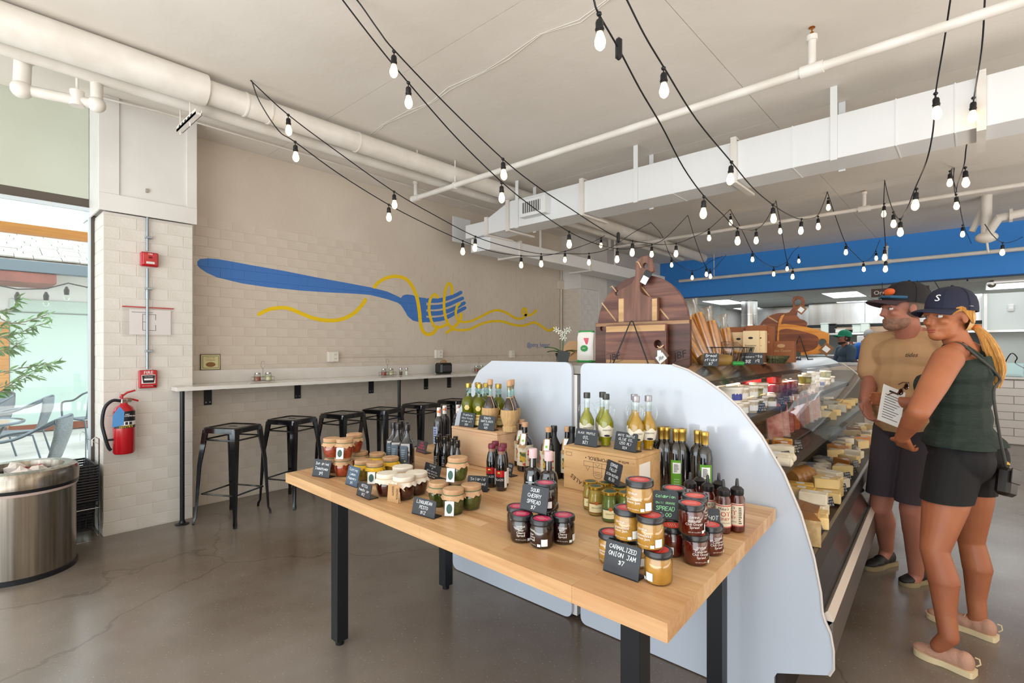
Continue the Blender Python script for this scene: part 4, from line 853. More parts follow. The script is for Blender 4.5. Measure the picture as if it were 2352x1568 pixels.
# ------------------------------------------------ jars and bottles
KR = mt('kraft_lid', 'c29d78', .8, c2='b28b66', scale=40); STR = mt('green_string', '3f6a48', .7); LBL = mt('label_paper', 'e8eaea', .6); MUSL = mt('muslin', 'e3dccf', .85, c2='d6cbb8', scale=30)
def kraft_jar(name, fill, lid, skirt, group, tagm=None, h=.095, r=.041, tagtext=None, string=STR):
    t = thing(name, 'x', 'jar', group=group)
    obj('contents', MB().lathe([(r*.72, .004), (r*.80, .01), (r*.97, h*.42), (r*.9, h*.70)], 20), fill, t)
    obj('glass_jar', MB().lathe([(r*.70, .0), (r*.78, .0), (r*.86, .012), (r, h*.42), (r*.93, h*.72), (r*.86, h*.78)], 20, caps=False), GLSJ, t)
    obj('lid_cover', MB().lathe([(r*.9, h*.78), (r*.96, h*.82), (r*.97, h*.955), (r*.9, h*.99), (r*.4, h), (.001, h)], 24), lid, t)
    vs = []; fs = []; N = 30; rd = random.Random(3)
    for k, (rr, z) in enumerate(((r*.92, h*.8), (r*1.02, h*.72), (r*1.12, h*.60))):
        for i in range(N):
            a = 6.28319*i/N; w_ = math.sin(a*7)*.035+math.sin(a*11+1)*.03; q = rr*(1+w_*k*.9); zz = z+(.0 if k < 2 else rd.uniform(-.006, .006)); vs.append((q*math.cos(a), q*math.sin(a), zz))
    for k in range(2):
        for i in range(N): j = (i+1) % N; fs.append((k*N+i, k*N+j, k*N+N+j, k*N+N+i))
    obj('paper_skirt', MB().add(vs, fs), skirt, t)
    obj('string_tie', MB().tube([(r*.95*math.cos(k*.314), r*.95*math.sin(k*.314), h*.79) for k in range(20)], .0016, 5, closed=True), string, t)
    if tagm:
        g = MB().at((-.008, -r-.012, h*.30), rz=-.1, rx=-.12).box((-.017, 0, -.022), (.017, .0012, .03)); o = obj('hang_tag', g, tagm, t)
        obj('tag_oval', MB().at((-.008, -r-.0125, h*.34), rx=R90-.12, rz=-.1).lathe([(.011, 0), (.011, .0009)], 16, sy=1.6), mt('tag_green', '35544a', .6), o)
    return t
TOM = mt('tomato_fill', '8a2a16', .25, c2='b24420', scale=60, coat=.7); LEM = mt('lemon_fill', '9a7a28', .25, c2='b8923a', scale=60, coat=.7); JAM = mt('dark_jam', '45150f', .15, coat=.8); PES = mt('pesto_fill', '3d4414', .3, c2='525a1c', scale=120, coat=.7)
YSK = mt('yellow_foil', 'd6a512', .4)
kT = kraft_jar('tomato_jar', TOM, KR, KR, 'kraft topped jars of sun dried tomatoes', LBL); kT0 = kraft_jar('tomato_jar', TOM, KR, KR, 'kraft topped jars of sun dried tomatoes')
kY = kraft_jar('lemon_jar', LEM, KR, YSK, 'yellow skirted lemon jars', LBL); kY0 = kraft_jar('lemon_jar', LEM, KR, YSK, 'yellow skirted lemon jars')
TWINE = mt('twine', 'c9a882', .8); KRT = mt('kraft_tag', 'b08a5c', .7)
kM = kraft_jar('jam_jar', JAM, MUSL, MUSL, 'cloth topped jam jars', None, h=.095, r=.047, string=TWINE); kM0 = kraft_jar('jam_jar', JAM, MUSL, MUSL, 'cloth topped jam jars', None, h=.095, r=.047, string=TWINE)
kt = obj('hang_tag', MB().at((-.01, -.062, .035), rz=-.15, rx=-.1).box((-.03, 0, -.035), (.03, .0015, .035)), KRT, kM)
text('tag_print', 'MITICA', .0135, INK, kM, (.010, -.0685, .036), (R90, R90, -.15)); text('tag_print', 'TOMATO MARMALADE\nPRODUCT OF SPAIN', .006, INK, kM, (-.012, -.0625, .036), (R90, R90, -.15))
obj('twine_end', MB().tube([(.0, -.05, .075), (.03, -.075, .07), (.055, -.08, .055)], .0016, 5), TWINE, kM); obj('twine_end', MB().tube([(.0, -.05, .075), (.022, -.066, .04), (.025, -.068, .002)], .0016, 5), TWINE, kM)
kP = kraft_jar('pesto_jar', PES, KR, KR, 'kraft topped jars of green pesto', LBL); kP0 = kraft_jar('pesto_jar', PES, KR, KR, 'kraft topped jars of green pesto')
K = {k: Kind(v) for k, v in dict(T=kT, t=kT0, Y=kY, y=kY0, M=kM, m=kM0, P=kP, p=kP0).items()}
FACE = .62  # turn labels toward the room
JH = .095
JL = [('t', 787.5, 1095, 0, 'tomato jar at the front of the lower layer, beside the Sun dried card'), ('t', 766, 1086, 0, 'tomato jar hidden behind the Sun dried Tomatoes card'), ('t', 827, 1081, 0, 'tomato jar in the lower layer, right, behind the yellow jars'),
 ('t', 762, 1052.8, 1, 'tomato jar upper layer, left of the tagged one'), ('T', 791.5, 1054.5, 1, 'tagged tomato jar on top of the stack at the front'), ('t', 814, 1040.6, 1, 'tomato jar upper layer, rear right of the stack'),
 ('y', 834, 1104, 0, 'yellow skirted lemon jar behind the Lemon card'), ('Y', 861, 1110, 0, 'yellow skirted lemon jar with hanging tag'), ('y', 897, 1096, 0, 'yellow skirted lemon jar on the right of its group'), ('y', 866.5, 1085, 0, 'yellow skirted lemon jar at the back of its group'),
 ('m', 889, 1139, 0, 'cloth topped jam jar at the left of its group'), ('M', 927.5, 1147, 0, 'cloth topped jam jar at the front with brown MITICA tag'), ('m', 957, 1136, 0, 'cloth topped jam jar at the right of its group'), ('m', 925, 1121, 0, 'cloth topped jam jar at the back of its group'),
 ('p', 1008, 1163, 0, 'pesto jar left of the tagged one behind the pesto card'), ('P', 1041.3, 1181, 0, 'tagged pesto jar at the front of its group'), ('p', 1082, 1170, 0, 'pesto jar at the right of its group'), ('p', 1050, 1154, 0, 'pesto jar underneath the stacked one'), ('P', 1051, 1106, 1, 'tagged pesto jar stacked on top of the others')]
for k, u, v, lay, lb in JL:
    p = PZ(u, v-3, T+lay*(JH+.001)); K[k].put((p.x, p.y, T+.0003+lay*(JH+.001)), FACE+random.uniform(-.25, .25), lb)
# spread jars
BKL = mt('jar_lid_black', '17171a', .3, coat=.3)
def spread_jar(name, fill, disc, words, group, label2='', hgt=.088, r=.0365, inkc=INKW, panel=None):
    t = thing(name, 'x', 'jar', group=group); h = hgt
    obj('contents', MB().lathe([(r*.86, .003), (r*.955, .009), (r*.955, h*.66), (r*.86, h*.76)], 24), fill, t)
    obj('glass_jar', MB().lathe([(r*.88, 0), (r, .008), (r, h*.68), (r*.9, h*.78), (r*.88, h*.82)], 24, caps=False), GLSJ, t)
    obj('lid', MB().lathe([(r*.99, h*.80), (r*1.03, h*.82), (r*1.03, h*.94), (r*.98, h*.985), (r*.85, h*.985), (r*.82, h*.97), (.001, h*.97)], 28), BKL, t)
    obj('lid_disc', MB().at((0, 0, h*.971)).lathe([(r*.74, 0), (r*.74, .0006)], 24), disc, t)
    m = MB()
    for k in range(4): m.box((-r*.45, -.0018-k*.006+.009, h*.98), (r*.45*(1-.25*(k % 2)), .0-k*.006+.009, h*.9808))
    obj('lid_print', m, mt('lid_print', 'f0b8b8', .6), t)
    # curved printed words on the glass
    def curved(s, size, zc, a0, m_, nm='lettering'):
        o = text(nm, s, size, m_, None, (0, 0, 0), (0, 0, 0), ext=0)
        for v in o.data.vertices:
            a = v.co.x/(r*1.0); v.co = ((r+.0006)*math.sin(a+a0), -(r+.0006)*math.cos(a+a0), zc+v.co.y)
        o.parent = t
        return o
    curved('DIVINA', .0085, h*.62, 0, inkc); curved(words, .0098, h*.40, 0, inkc); curved('NET WT. 9 oz (255 g)', .0038, h*.15, 0, inkc)
    band(r+.0008, h*.12, h*.36, .95, 1.5, panel or LBL, 'nutrition_label', t, 5)
    band(r+.0008, h*.10, h*.19, .6, .88, LBL, 'small_mark', t, 4)
    return t
CHF = mt('cherry_fill', '2c0e10', .2, coat=.8); ONF = mt('onion_fill', 'b8802e', .25, c2='c8943e', scale=50, coat=.7); CAF = mt('chili_fill', '5c120c', .2, c2='6e180e', scale=50, coat=.8)
PINKD = mt('disc_pink', 'c02a58', .4); REDD = mt('disc_red', 'c8342e', .4); ORD = mt('disc_orange', 'dc4430', .4)
kC = Kind(spread_jar('cherry_spread_jar', CHF, PINKD, 'Sour\nCherry\nSpread', 'dark jars of sour cherry spread')); kO = Kind(spread_jar('onion_jam_jar', ONF, REDD, 'Caramelized\nOnion Jam', 'golden jars of caramelized onion jam')); kA = Kind(spread_jar('chili_spread_jar', CAF, ORD, 'Calabrian\nChili Orange\nSpread', 'red jars of chili orange spread'))
SH_ = .0885
for kd, u, v, lay, rz, lb in [
 (kC, 1197.8, 1177, 0, .1, 'cherry spread jar left of the front one'), (kC, 1244.8, 1188, 0, -.9, 'front cherry spread jar showing its back label'), (kC, 1294, 1180, 0, .0, 'cherry spread jar on the right, words facing front'), (kC, 1189, 1160, 0, .2, 'cherry spread jar at the back left behind the card'), (kC, 1258, 1154, 0, .4, 'cherry spread jar under the stacked one'), (kC, 1253, 1106, 1, -.8, 'cherry spread jar stacked above the card'),
 (kO, 1404, 1218.8, 0, -.6, 'onion jam jar at the left of the bottom layer behind the card'), (kO, 1458, 1226, 0, -.6, 'onion jam jar of the bottom layer hidden by the black card'), (kO, 1512, 1258, 0, -2.0, 'front onion jam jar of the bottom layer with white label'), (kO, 1440.4, 1163.3, 1, -.6, 'onion jam jar on the left of the middle layer'), (kO, 1494, 1179.6, 1, -.7, 'onion jam jar on the right of the middle layer'), (kO, 1469, 1099, 2, -.6, 'onion jam jar on the very top of the stack'),
 (kA, 1543.7, 1203.5, 0, -1.5, 'chili orange spread jar of the bottom layer, left, label turned away'), (kA, 1597.3, 1220.7, 0, .3, 'chili orange spread jar of the bottom layer, in front'), (kA, 1631.7, 1201.6, 0, .5, 'chili orange spread jar of the bottom layer, rightmost'), (kA, 1587.7, 1152.8, 1, .1, 'chili orange spread jar of the upper layer, in front, words facing out'), (kA, 1596.4, 1135.6, 1, .5, 'chili orange spread jar of the upper layer, behind on the right'), (kA, 1548.5, 1118, 1, .2, 'chili orange spread jar of the upper layer, behind the card'),
 (kA, 1603, 1188, 0, .2, 'chili orange spread jar hidden at the back of the bottom layer'), (kA, 1553, 1176, 0, .2, 'chili orange spread jar behind the green written card, bottom layer')]:
    p = PZ(u, v, T+SH_*(lay+1)); kd.put((p.x, p.y, T+.0003+lay*(SH_+.0003)), math.atan2(p.x, -p.y)*-1+rz if 0 else FACE*.9+rz, lb)
# mustard jars
MUS = mt('mustard_fill', 'b89a44', .3, coat=.7); MUG = mt('green_mustard_fill', '6c7c34', .3, coat=.7); MUL = mt('mustard_label', 'e6dcae', .6); BRASSL = mt('gold_lid', 'b8963c', .22, .8)
def mustard(fill, edge):
    r, h = .029, .107; t = thing('mustard_jar', 'x', 'jar', group='gold lidded mustard jars')
    obj('contents', MB().lathe([(r*.84, .003), (r*.95, .01), (r*.95, h*.55), (r*.78, h*.72), (r*.82, h*.88)], 20), fill, t)
    obj('glass_jar', MB().lathe([(r*.86, 0), (r, .008), (r, h*.56), (r*.83, h*.73), (r*.9, h*.9)], 20, caps=False), GLSJ, t)
    obj('lid', MB().lathe([(r*.97, h*.9), (r*1.0, h*.91), (r*1.0, h*.985), (r*.92, h), (.001, h*.992)], 22), BRASSL, t)
    obj('lid_print', MB().at((0, 0, h*.994)).lathe([(r*.7, 0), (r*.7, .0006)], 18), mt('lid_green', '2e4a3a', .4), t)
    band(r+.0006, .012, h*.46, -1.0, 1.3, edge, 'label_border', t); band(r+.001, .015, h*.42, -.95, 1.25, MUL, 'label', t); 
    o = text('lettering', 'Edmond Fallot', .0065, INK, None, (0, 0, 0), (0, 0, 0), ext=0, shear=.3)
    for v in o.data.vertices: a = v.co.x/r; v.co = ((r+.0015)*math.sin(a+.1), -(r+.0015)*math.cos(a+.1), h*.3+v.co.y)
    o.parent = t; obj('label_emblem', MB().at((.001, -r-.001, h*.46), rx=R90).lathe([(.007, 0), (.007, .001)], 10), mt('emblem_orange', 'b8602a', .5), t)
    return t
mY = Kind(mustard(MUS, mt('edge_brown', '8a4a20', .5))); mG = Kind(mustard(MUG, mt('edge_green', '2a5a44', .5)))
for kd, u, v, lb in ((mY, 1356, 1104, 'yellow mustard jar at the back left of its group'), (mY, 1368.4, 1115, 'yellow mustard jar at the front left'), (mY, 1391.5, 1107, 'mustard jar under the left side of the EDMOND FALLOT card'), (mG, 1400.2, 1127.2, 'green mustard jar at the front centre'), (mY, 1423, 1118, 'mustard jar under the right side of the EDMOND FALLOT card'), (mG, 1437, 1129.4, 'green mustard jar half hidden by the onion jam stack')):
    p = PZ(u, v, T+.107); kd.put((p.x, p.y, T+.0003), FACE, lb)
# bottles
DK = mt('dark_bottle', '0e0d0f', .08, coat=.9, spec=.7); DKG = mt('dark_bottle_print', '8d98a0', .6)
def bottle(name, group, prof, m, parts, cat='bottle', n=20, square=0):
    t = thing(name, 'x', cat, group=group)
    if square:
        b = MB(); a = square; h0 = prof
        b.box((-a, -a, 0), (a, a, h0), .008); b.lathe([(a*.98, h0-.006), (a*.6, h0+.012), (a*.42, h0+.03), (a*.42, h0+.055)], 18); obj('body', b, m, t)
    else: obj('body', MB().lathe(prof, n), m, t)
    for nm, mb_, mm in parts: obj(nm, mb_, mm, t)
    return t
def rows(x0, x1, z0, z1, y, k, seed=0):
    """blocks of print too small to read at this distance"""
    m_ = MB(); rd = random.Random(seed)
    for i in range(k):
        z = z1-(z1-z0)*(i+.3)/k; q = (z1-z0)/k*.42; w_ = (x1-x0)*rd.uniform(.55, 1)
        m_.box((x0, y-.0004, z-q), (x0+w_, y, z))
    return m_
q = Kind(bottle('square_oil_bottle', 'tall square black balsamic bottles', .155, DK, [('cap', MB().lathe([(.0155, .208), (.016, .212), (.016, .238), (.014, .24)], 18), BKL), ('label', MB().box((-.026, -.0325, .02), (.010, -.0318, .135)), mt('label_slate', '4a5a66', .4)), ('gold_seal', MB().at((-.002, -.0325, .06), rx=R90).lathe([(.004, 0), (.004, .0008)], 10), mt('seal_yellow', 'c8c83a', .5)), ('label_print', rows(-.02, .0, .07, .12, -.0328, 5), DKG)], square=.031))
for u, v, lb in ((935.2, 974, 'square black bottle at the front right of its group'), (914.2, 972, 'square black bottle left of the front one'), (904, 969, 'square black bottle at the far left of its group'), (922, 966, 'square black bottle at the back left'), (932.5, 969, 'square black bottle at the back right')):
    p = PZ(u, v, T+.24); q.put((p.x, p.y, T+.0003), .62, lb)
q = Kind(bottle('glaze_bottle', 'small black fig glaze bottles', [(.017, 0), (.0205, .004), (.0205, .075), (.015, .10), (.0095, .118), (.0095, .13)], DK, [('cap', MB().lathe([(.0125, .125), (.013, .128), (.0125, .158), (.011, .16)], 16), BKL), ('gold_line', MB().box((.008, -.0205, .005), (.009, -.019, .065)), GOLD), ('label_print', rows(-.011, .004, .01, .06, -.0212, 6, 2), DKG), ('cap_seal', MB().at((0, -.0128, .150), rx=R90).lathe([(.0025, 0), (.0025, .0006)], 8), GOLD)]))
for u, v, lb in ((1004.8, 1001, 'small black glaze bottle at the front left'), (1021.4, 1002, 'small black glaze bottle second from the left in front'), (1039, 1006.5, 'small black glaze bottle third from the left in front'), (1051.3, 1011, 'small black glaze bottle at the front right'), (1008.8, 996.5, 'small black glaze bottle behind on the left'), (1029, 998, 'small black glaze bottle behind in the middle'), (1046.5, 1001.5, 'small black glaze bottle behind on the right')):
    p = PZ(u, v, T+.16); q.put((p.x, p.y, T+.0003), .62, lb)
q = Kind(bottle('liqueur_bottle', 'tall dark bottles with white and orange necks', [(.03, 0), (.034, .005), (.034, .14), (.028, .165), (.014, .185), (.012, .20)], DK, [('neck_wrap', MB().lathe([(.0145, .185), (.0145, .235), (.013, .24)], 16), mt('neck_white', 'e8e4de', .5)), ('orange_spot', MB().at((-.002, -.0142, .215), rx=R90).lathe([(.007, 0), (.007, .0012)], 12), mt('neck_orange', 'e8902a', .5)), ('flag_mark', MB().box((.006, -.0150, .205), (.014, -.0125, .23)), mt('flag_red', 'b83a44', .5)), ('label', MB().box((-.028, -.0345, .01), (.0, -.033, .12)), mt('label_blue_grey', '9aa8c0', .5)), ('label_print', rows(-.024, -.002, .02, .11, -.0349, 6, 4), mt('print_blue', '3a4a8a', .6))]))
for u, v, lb in ((1008.3, 937.5, 'tall dark bottle with orange dotted neck, leftmost behind the small glaze bottles'), (1021.2, 932.8, 'tall dark bottle with orange dotted neck, second behind the small glaze bottles'), (1051.7, 931, 'dark bottle with striped neck behind the left crate corner'), (1053.8, 938.5, 'dark bottle with striped neck just left of the crate')):
    p = PZ(u, v, T+.235); q.put((p.x, p.y, T+.0003), .62, lb)
# maroon capped glaze bottles
MAR = mt('maroon_cap', '6a1230', .35)
def curved_on(t, s, size, r, zc, a0, m_, nm='lettering', shear=0):
    o = text(nm, s, size, m_, None, (0, 0, 0), (0, 0, 0), ext=0, shear=shear)
    for v in o.data.vertices: a = v.co.x/r; v.co = ((r+.0012)*math.sin(a+a0), -(r+.0012)*math.cos(a+a0), zc+v.co.y)
    o.parent = t; return o
bt = bottle('balsamic_glaze_bottle', 'balsamic glaze bottles with maroon caps', [(.022, 0), (.0245, .004), (.0245, .115), (.02, .145), (.0145, .16), (.0145, .172)], DK, [('cap', MB().lathe([(.0165, .172), (.017, .176), (.0165, .19), (.015, .192)], 18), MAR)])
obj('glass_neck', MB().lathe([(.0152, .158), (.0152, .173)], 16, caps=False), mt('amber_neck', '8a6a58', .2), bt)
band(.0252, .02, .09, -1.3, 1.5, mt('label_black', '1e1e22', .4), 'label', bt); band(.0256, .062, .09, -1.3, .7, RED, 'red_band', bt); curved_on(bt, 'GLAZE', .013, .0256, .05, -.2, INKW); obj('crest', MB().at((-.006, -.0258, .078), rx=R90).lathe([(.007, 0), (.005, .0012), (.002, .0014)], 7), GOLD, bt); band(.0256, .015, .085, .75, 1.45, LBL, 'nutrition_label', bt, 4)
q = Kind(bt)
for u, v, lb in ((1129.8, 1018.9, 'maroon capped bottle at the front left'), (1151.6, 1024.6, 'maroon capped bottle at the front right'), (1137.8, 1013, 'maroon capped bottle behind on the left'), (1156, 1017.9, 'maroon capped bottle behind on the right')):
    p = PZ(u, v, T+.192); q.put((p.x, p.y, T+.0003), .55, lb)
# decorative oil bottles
WC = mt('wood_cap', 'c49a76', .6)
bt = bottle('painted_label_bottle', 'dark oil bottles with painted labels and tags', [(.036, 0), (.041, .005), (.041, .13), (.034, .16), (.014, .18), (.0125, .225)], DK, [('stopper', MB().lathe([(.0155, .222), (.016, .225), (.016, .243), (.0145, .245)], 16), WC)])
band(.0418, .03, .135, -1.9, 1.6, mt('label_cream', 'd8d2bc', .6, c2='c23a34', scale=38, lo=.56, hi=.6), 'label', bt, 20); band(.0421, .05, .1, -.5, .3, mt('label_figure', '4a5a3a', .6, c2='caa63a', scale=60, lo=.45, hi=.5), 'label_figure', bt, 6)
obj('hang_tag', MB().at((-.004, -.034, .17), rx=-.35, rz=-.2).box((-.017, 0, -.05), (.017, .001, .02)), KRT, bt); obj('hang_tag', MB().at((-.002, -.036, .172), rx=-.35, rz=-.1).prism([(-.011, .02), (-.013, -.03), (0, -.04), (.013, -.03), (.011, .02)], .001, 'y'), LBL, bt)
obj('tag_mark', MB().at((-.002, -.0365, .172), rx=-.35, rz=-.1).box((-.005, -.001, -.02), (.005, 0, -.01)), mt('tag_lime', '8ac83a', .6), bt)
obj('twine', MB().tube([(.0145*math.cos(k*.5236), .0145*math.sin(k*.5236), .19) for k in range(12)], .0015, 5, closed=True), TWINE, bt)
q = Kind(bt)
for u, v, lb in ((1198, 963, 'dark bottle with painted label and wooden stopper, behind the tagged one'), (1206, 969.5, 'tagged dark bottle with painted label right of the left crate'), (1259.7, 980.6, 'tagged dark bottle with painted label behind the squat bottles'), (1303.3, 979.6, 'dark bottle with painted label tucked beside the printed crate')):
    p = PZ(u, v, T+.245); q.put((p.x, p.y, T+.0003), .5, lb)
q = Kind(bottle('plain_black_bottle', 'matt black bottles at the back', [(.032, 0), (.036, .005), (.036, .15), (.02, .185), (.013, .20), (.013, .225)], mt('matt_black', '1b1c1e', .4), [('cap', MB().lathe([(.015, .222), (.0155, .226), (.0155, .25), (.014, .252)], 16), BKL)]))
for u, v, lb in ((1272.5, 976.8, 'matt black bottle behind the wooden stoppered bottles'), (1314, 978.7, 'matt black bottle farthest back by the printed crate')):
    p = PZ(u, v, T+.252); q.put((p.x, p.y, T+.0003), .5, lb)
PKC = mt('pink_cap', 'dcbcc0', .4)
bt = bottle('squat_balsamic_bottle', 'squat dark bottles with pink screw caps', [(.032, 0), (.0365, .005), (.0365, .12), (.03, .142), (.0145, .152), (.0135, .19)], DK, [('cap', MB().lathe([(.016, .188), (.0165, .19), (.0165, .2225), (.015, .224)], 20), PKC), ('label_bar', MB().box((-.02, -.0375, .096), (.018, -.036, .101)), DKG), ('printed_tower', MB().box((-.006, -.0378, .104), (.004, -.0362, .122)), LBL)])
curved_on(bt, 'ACETAIA', .006, .037, .0985, 0, INKW); q = Kind(bt)
for u, v, lb in ((1224.2, 1031, 'squat dark bottle with pink cap on the left'), (1260, 1037, 'squat dark bottle with pink cap on the right')):
    p = PZ(u, v, T+.222); q.put((p.x, p.y, T+.0003), .45, lb)
# olive oils on the left crate
OILG = mt('olive_oil_green', '6f7410', .1, trans=.4, ior=1.3, coat=.5); OILY = mt('oil_golden', 'cf9c08', .1, trans=.35, ior=1.3, coat=.5); OILD = mt('oil_lime', 'a8a410', .1, trans=.35, ior=1.3, coat=.5)
GLN = glass('neck_glass', 'd4e8e2', .08)
def oil(name, oilm, cap, group):
    t = thing(name, 'x', 'bottle', group=group)
    obj('oil', MB().lathe([(.026, .003), (.031, .008), (.031, .085), (.036, .105), (.03, .13), (.014, .145), (.0125, .158)], 20), oilm, t)
    obj('glass_neck', MB().lathe([(.0155, .14), (.013, .165), (.0155, .172), (.013, .18), (.013, .19)], 18, caps=False), GLN, t)
    obj('cap', MB().lathe([(.015, .186), (.0155, .188), (.0155, .207), (.014, .209)], 20), cap, t)
    band(.0318, .01, .06, -1.3, 1.3, mt('label_straw', 'd0b46a', .5, c2='e6d69a', scale=30), 'label', t); band(.0322, .045, .055, -1.2, 1.2, mt('label_gold_line', 'a8842c', .5), 'label_line', t, 8)
    curved_on(t, 'FRANTOIA', .009, .032, .034, 0, mt('label_print_green', '34502a', .6))
    obj('shield', MB().at((0, -.0352, .09), rx=R90).lathe([(.014, 0), (.013, .001)], 6), mt('label_straw', 'd0b46a', .5), t)
    return t
_o = oil('olive_oil_bottle', OILG, GOLD, 'gold capped olive oil bottles on the left crate'); _o.scale = (1.13, 1.13, 1.13); q = Kind(_o)
zA = T+HA; zB = T+HB
def oncrate(cr, L, u, y, z, m=.034):
    S = cr.matrix_basis @ Vector((0, y, 0)); E = cr.matrix_basis @ Vector((L, y, 0)); p = PV(u, 950, S, E)
    l = cr.matrix_basis.inverted() @ Vector((p.x, p.y, cr.location.z)); l.x = min(max(l.x, m), L-m); p = cr.matrix_basis @ l; return (p.x, p.y, z+.0004)
for u, y, lb in ((1072.8, .095, 'gold capped olive oil bottle at the left edge of the crate'), (1101.5, .095, 'gold capped olive oil bottle second from the left, in front'), (1095, .168, 'gold capped olive oil bottle hidden behind the second one'), (1117, .168, 'gold capped olive oil bottle behind the first straw flask'), (1145, .168, 'gold capped olive oil bottle between the straw flasks')):
    q.put(oncrate(crA, LA, u, y, zA), .6, lb)
STRAW = mt('straw', 'c8a878', .7, c2='b08c5c', scale=12, stretch=(14, 14, .4)); WINE = mt('dark_oil', '2a1a12', .1, coat=.8)
t = thing('straw_flask', 'x', 'bottle', group='straw wrapped flasks on the left crate')
obj('flask', MB().lathe([(.035, .07), (.036, .095), (.022, .125), (.0105, .15)], 20), WINE, t); obj('glass_neck', MB().lathe([(.0112, .148), (.010, .19), (.012, .2)], 16, caps=False), GLN, t)
obj('straw_basket', MB().lathe([(.03, 0), (.031, .02), (.027, .024), (.034, .045), (.0405, .07), (.0385, .095)], 26), STRAW, t); obj('cork', MB().lathe([(.008, .18), (.0125, .205), (.0125, .222), (.011, .224)], 14), WC, t)
obj('raffia_tie', MB().tube([(.013*math.cos(k*.5236), .013*math.sin(k*.5236), .148) for k in range(12)], .0018, 5, closed=True), TWINE, t); obj('raffia_tie', MB().tube([(.005, -.013, .148), (.022, -.03, .11), (.024, -.036, .09)], .0014, 5), TWINE, t)
t.scale = (1.18, 1.18, 1.18); q = Kind(t)
for u, y, lb in ((1126, .092, 'straw wrapped flask on the left crate, left one'), (1170, .09, 'straw wrapped flask at the right edge of the left crate'), (1176, .17, 'straw wrapped flask hidden behind the right one')):
    q.put(oncrate(crA, LA+.06, u, y, zA, .03), .6, lb)
# truffle oils with glass handles on the right crate
def truffle(cap, oilm, group):
    t = thing('truffle_oil_bottle', 'x', 'bottle', group=group)
    obj('oil', MB().lathe([(.016, .004), (.018, .008), (.017, .02), (.022, .035), (.0305, .075), (.029, .098), (.018, .122), (.0105, .135), (.0105, .148)], 22), oilm, t)
    obj('glass_body', MB().lathe([(.019, 0), (.0195, .01), (.018, .02), (.0235, .036), (.0318, .075), (.030, .1), (.019, .124), (.0115, .137), (.0115, .185), (.014, .187), (.0125, .192)], 22, caps=False), GLS, t)
    for s in (-1, 1): obj('glass_handle', MB().tube(spl([(s*.013, 0, .168), (s*.026, 0, .165), (s*.033, 0, .145), (s*.029, 0, .122), (s*.022, 0, .117)], 4), .0022, 8), GLS, t)
    obj('cap', MB().lathe([(.0135, .188), (.014, .19), (.014, .209), (.0125, .211)], 20), cap, t)
    vs = []; fs = []
    for k, (z, r) in enumerate(((.04, .0262), (.055, .0296), (.070, .0322), (.082, .0325))):
        for i in range(15): a = -1.25+2.5*i/14; zz = z+(.006*math.sin(a*5) if k == 3 else 0); vs.append((r*math.sin(a), -r*math.cos(a), zz))
    for k in range(3):
        for i in range(14): fs.append((k*15+i, k*15+i+1, k*15+16+i, k*15+15+i))
    obj('label', MB().add(vs, fs), mt('label_ivory', 'd8d2c0', .6), t); curved_on(t, 'SABATINO', .0075, .0325, .068, .15, INK)
    obj('truffle_picture', MB().at((.004, -.029, .046), rx=R90).lathe([(.012, 0), (.01, .001)], 12, sy=.35), INK, t)
    return t
_a = truffle(mt('cap_pewter', '4a4a48', .35, .7), OILD, 'dark capped truffle oil bottles'); _b = truffle(mt('cap_silver', 'a8a6aa', .35, .6), OILY, 'silver capped truffle oil bottles'); _a.scale = _b.scale = (1.1, 1.1, 1.1); k1 = Kind(_a); k2 = Kind(_b)
for kd, u, y, lb in ((k1, 1348, .115, 'dark capped truffle oil bottle on the left'), (k1, 1392, .115, 'dark capped truffle oil bottle in the middle of the crate'), (k1, 1384, .19, 'dark capped truffle oil bottle behind the middle one'), (k2, 1461, .115, 'silver capped truffle oil bottle at the front'), (k2, 1457, .185, 'silver capped truffle oil bottle behind the front one'), (k2, 1491.4, .17, 'silver capped truffle oil bottle at the right edge of the crate')):
    kd.put(oncrate(crB, LB, u, y, zB), .55, lb)
# tall gold capped bottles
GRN = mt('label_bright_green', '5a9a24', .5)
bt = bottle('tall_gold_capped_bottle', 'tall dark bottles with gold caps', [(.028, 0), (.0325, .005), (.0325, .175), (.027, .205), (.0135, .222), (.0135, .235)], DK, [('cap_sleeve', MB().lathe([(.0148, .228), (.0148, .258), (.0162, .262), (.0162, .278), (.0148, .28)], 22), GOLD)])
lt = bottle('tall_gold_capped_bottle', 'tall dark bottles with gold caps', [(.028, 0), (.0325, .005), (.0325, .175), (.027, .205), (.0135, .222), (.0135, .235)], DK, [('cap_sleeve', MB().lathe([(.0148, .228), (.0148, .258), (.0162, .262), (.0162, .278), (.0148, .28)], 22), GOLD)])
band(.0332, .03, .15, -.75, .75, GRN, 'green_label', lt, 10); band(.0336, .095, .14, -.5, .5, LBL, 'nutrition_panel', lt, 8); m_ = rows(-.012, .012, .1, .135, -.0339, 7, 3); obj('label_print', m_, INK, lt)
for z in (.05, .06, .07): curved_on(lt, 'ORGANIC', .005, .0333, z, 0, LBL)
kb, kl = Kind(bt), Kind(lt)
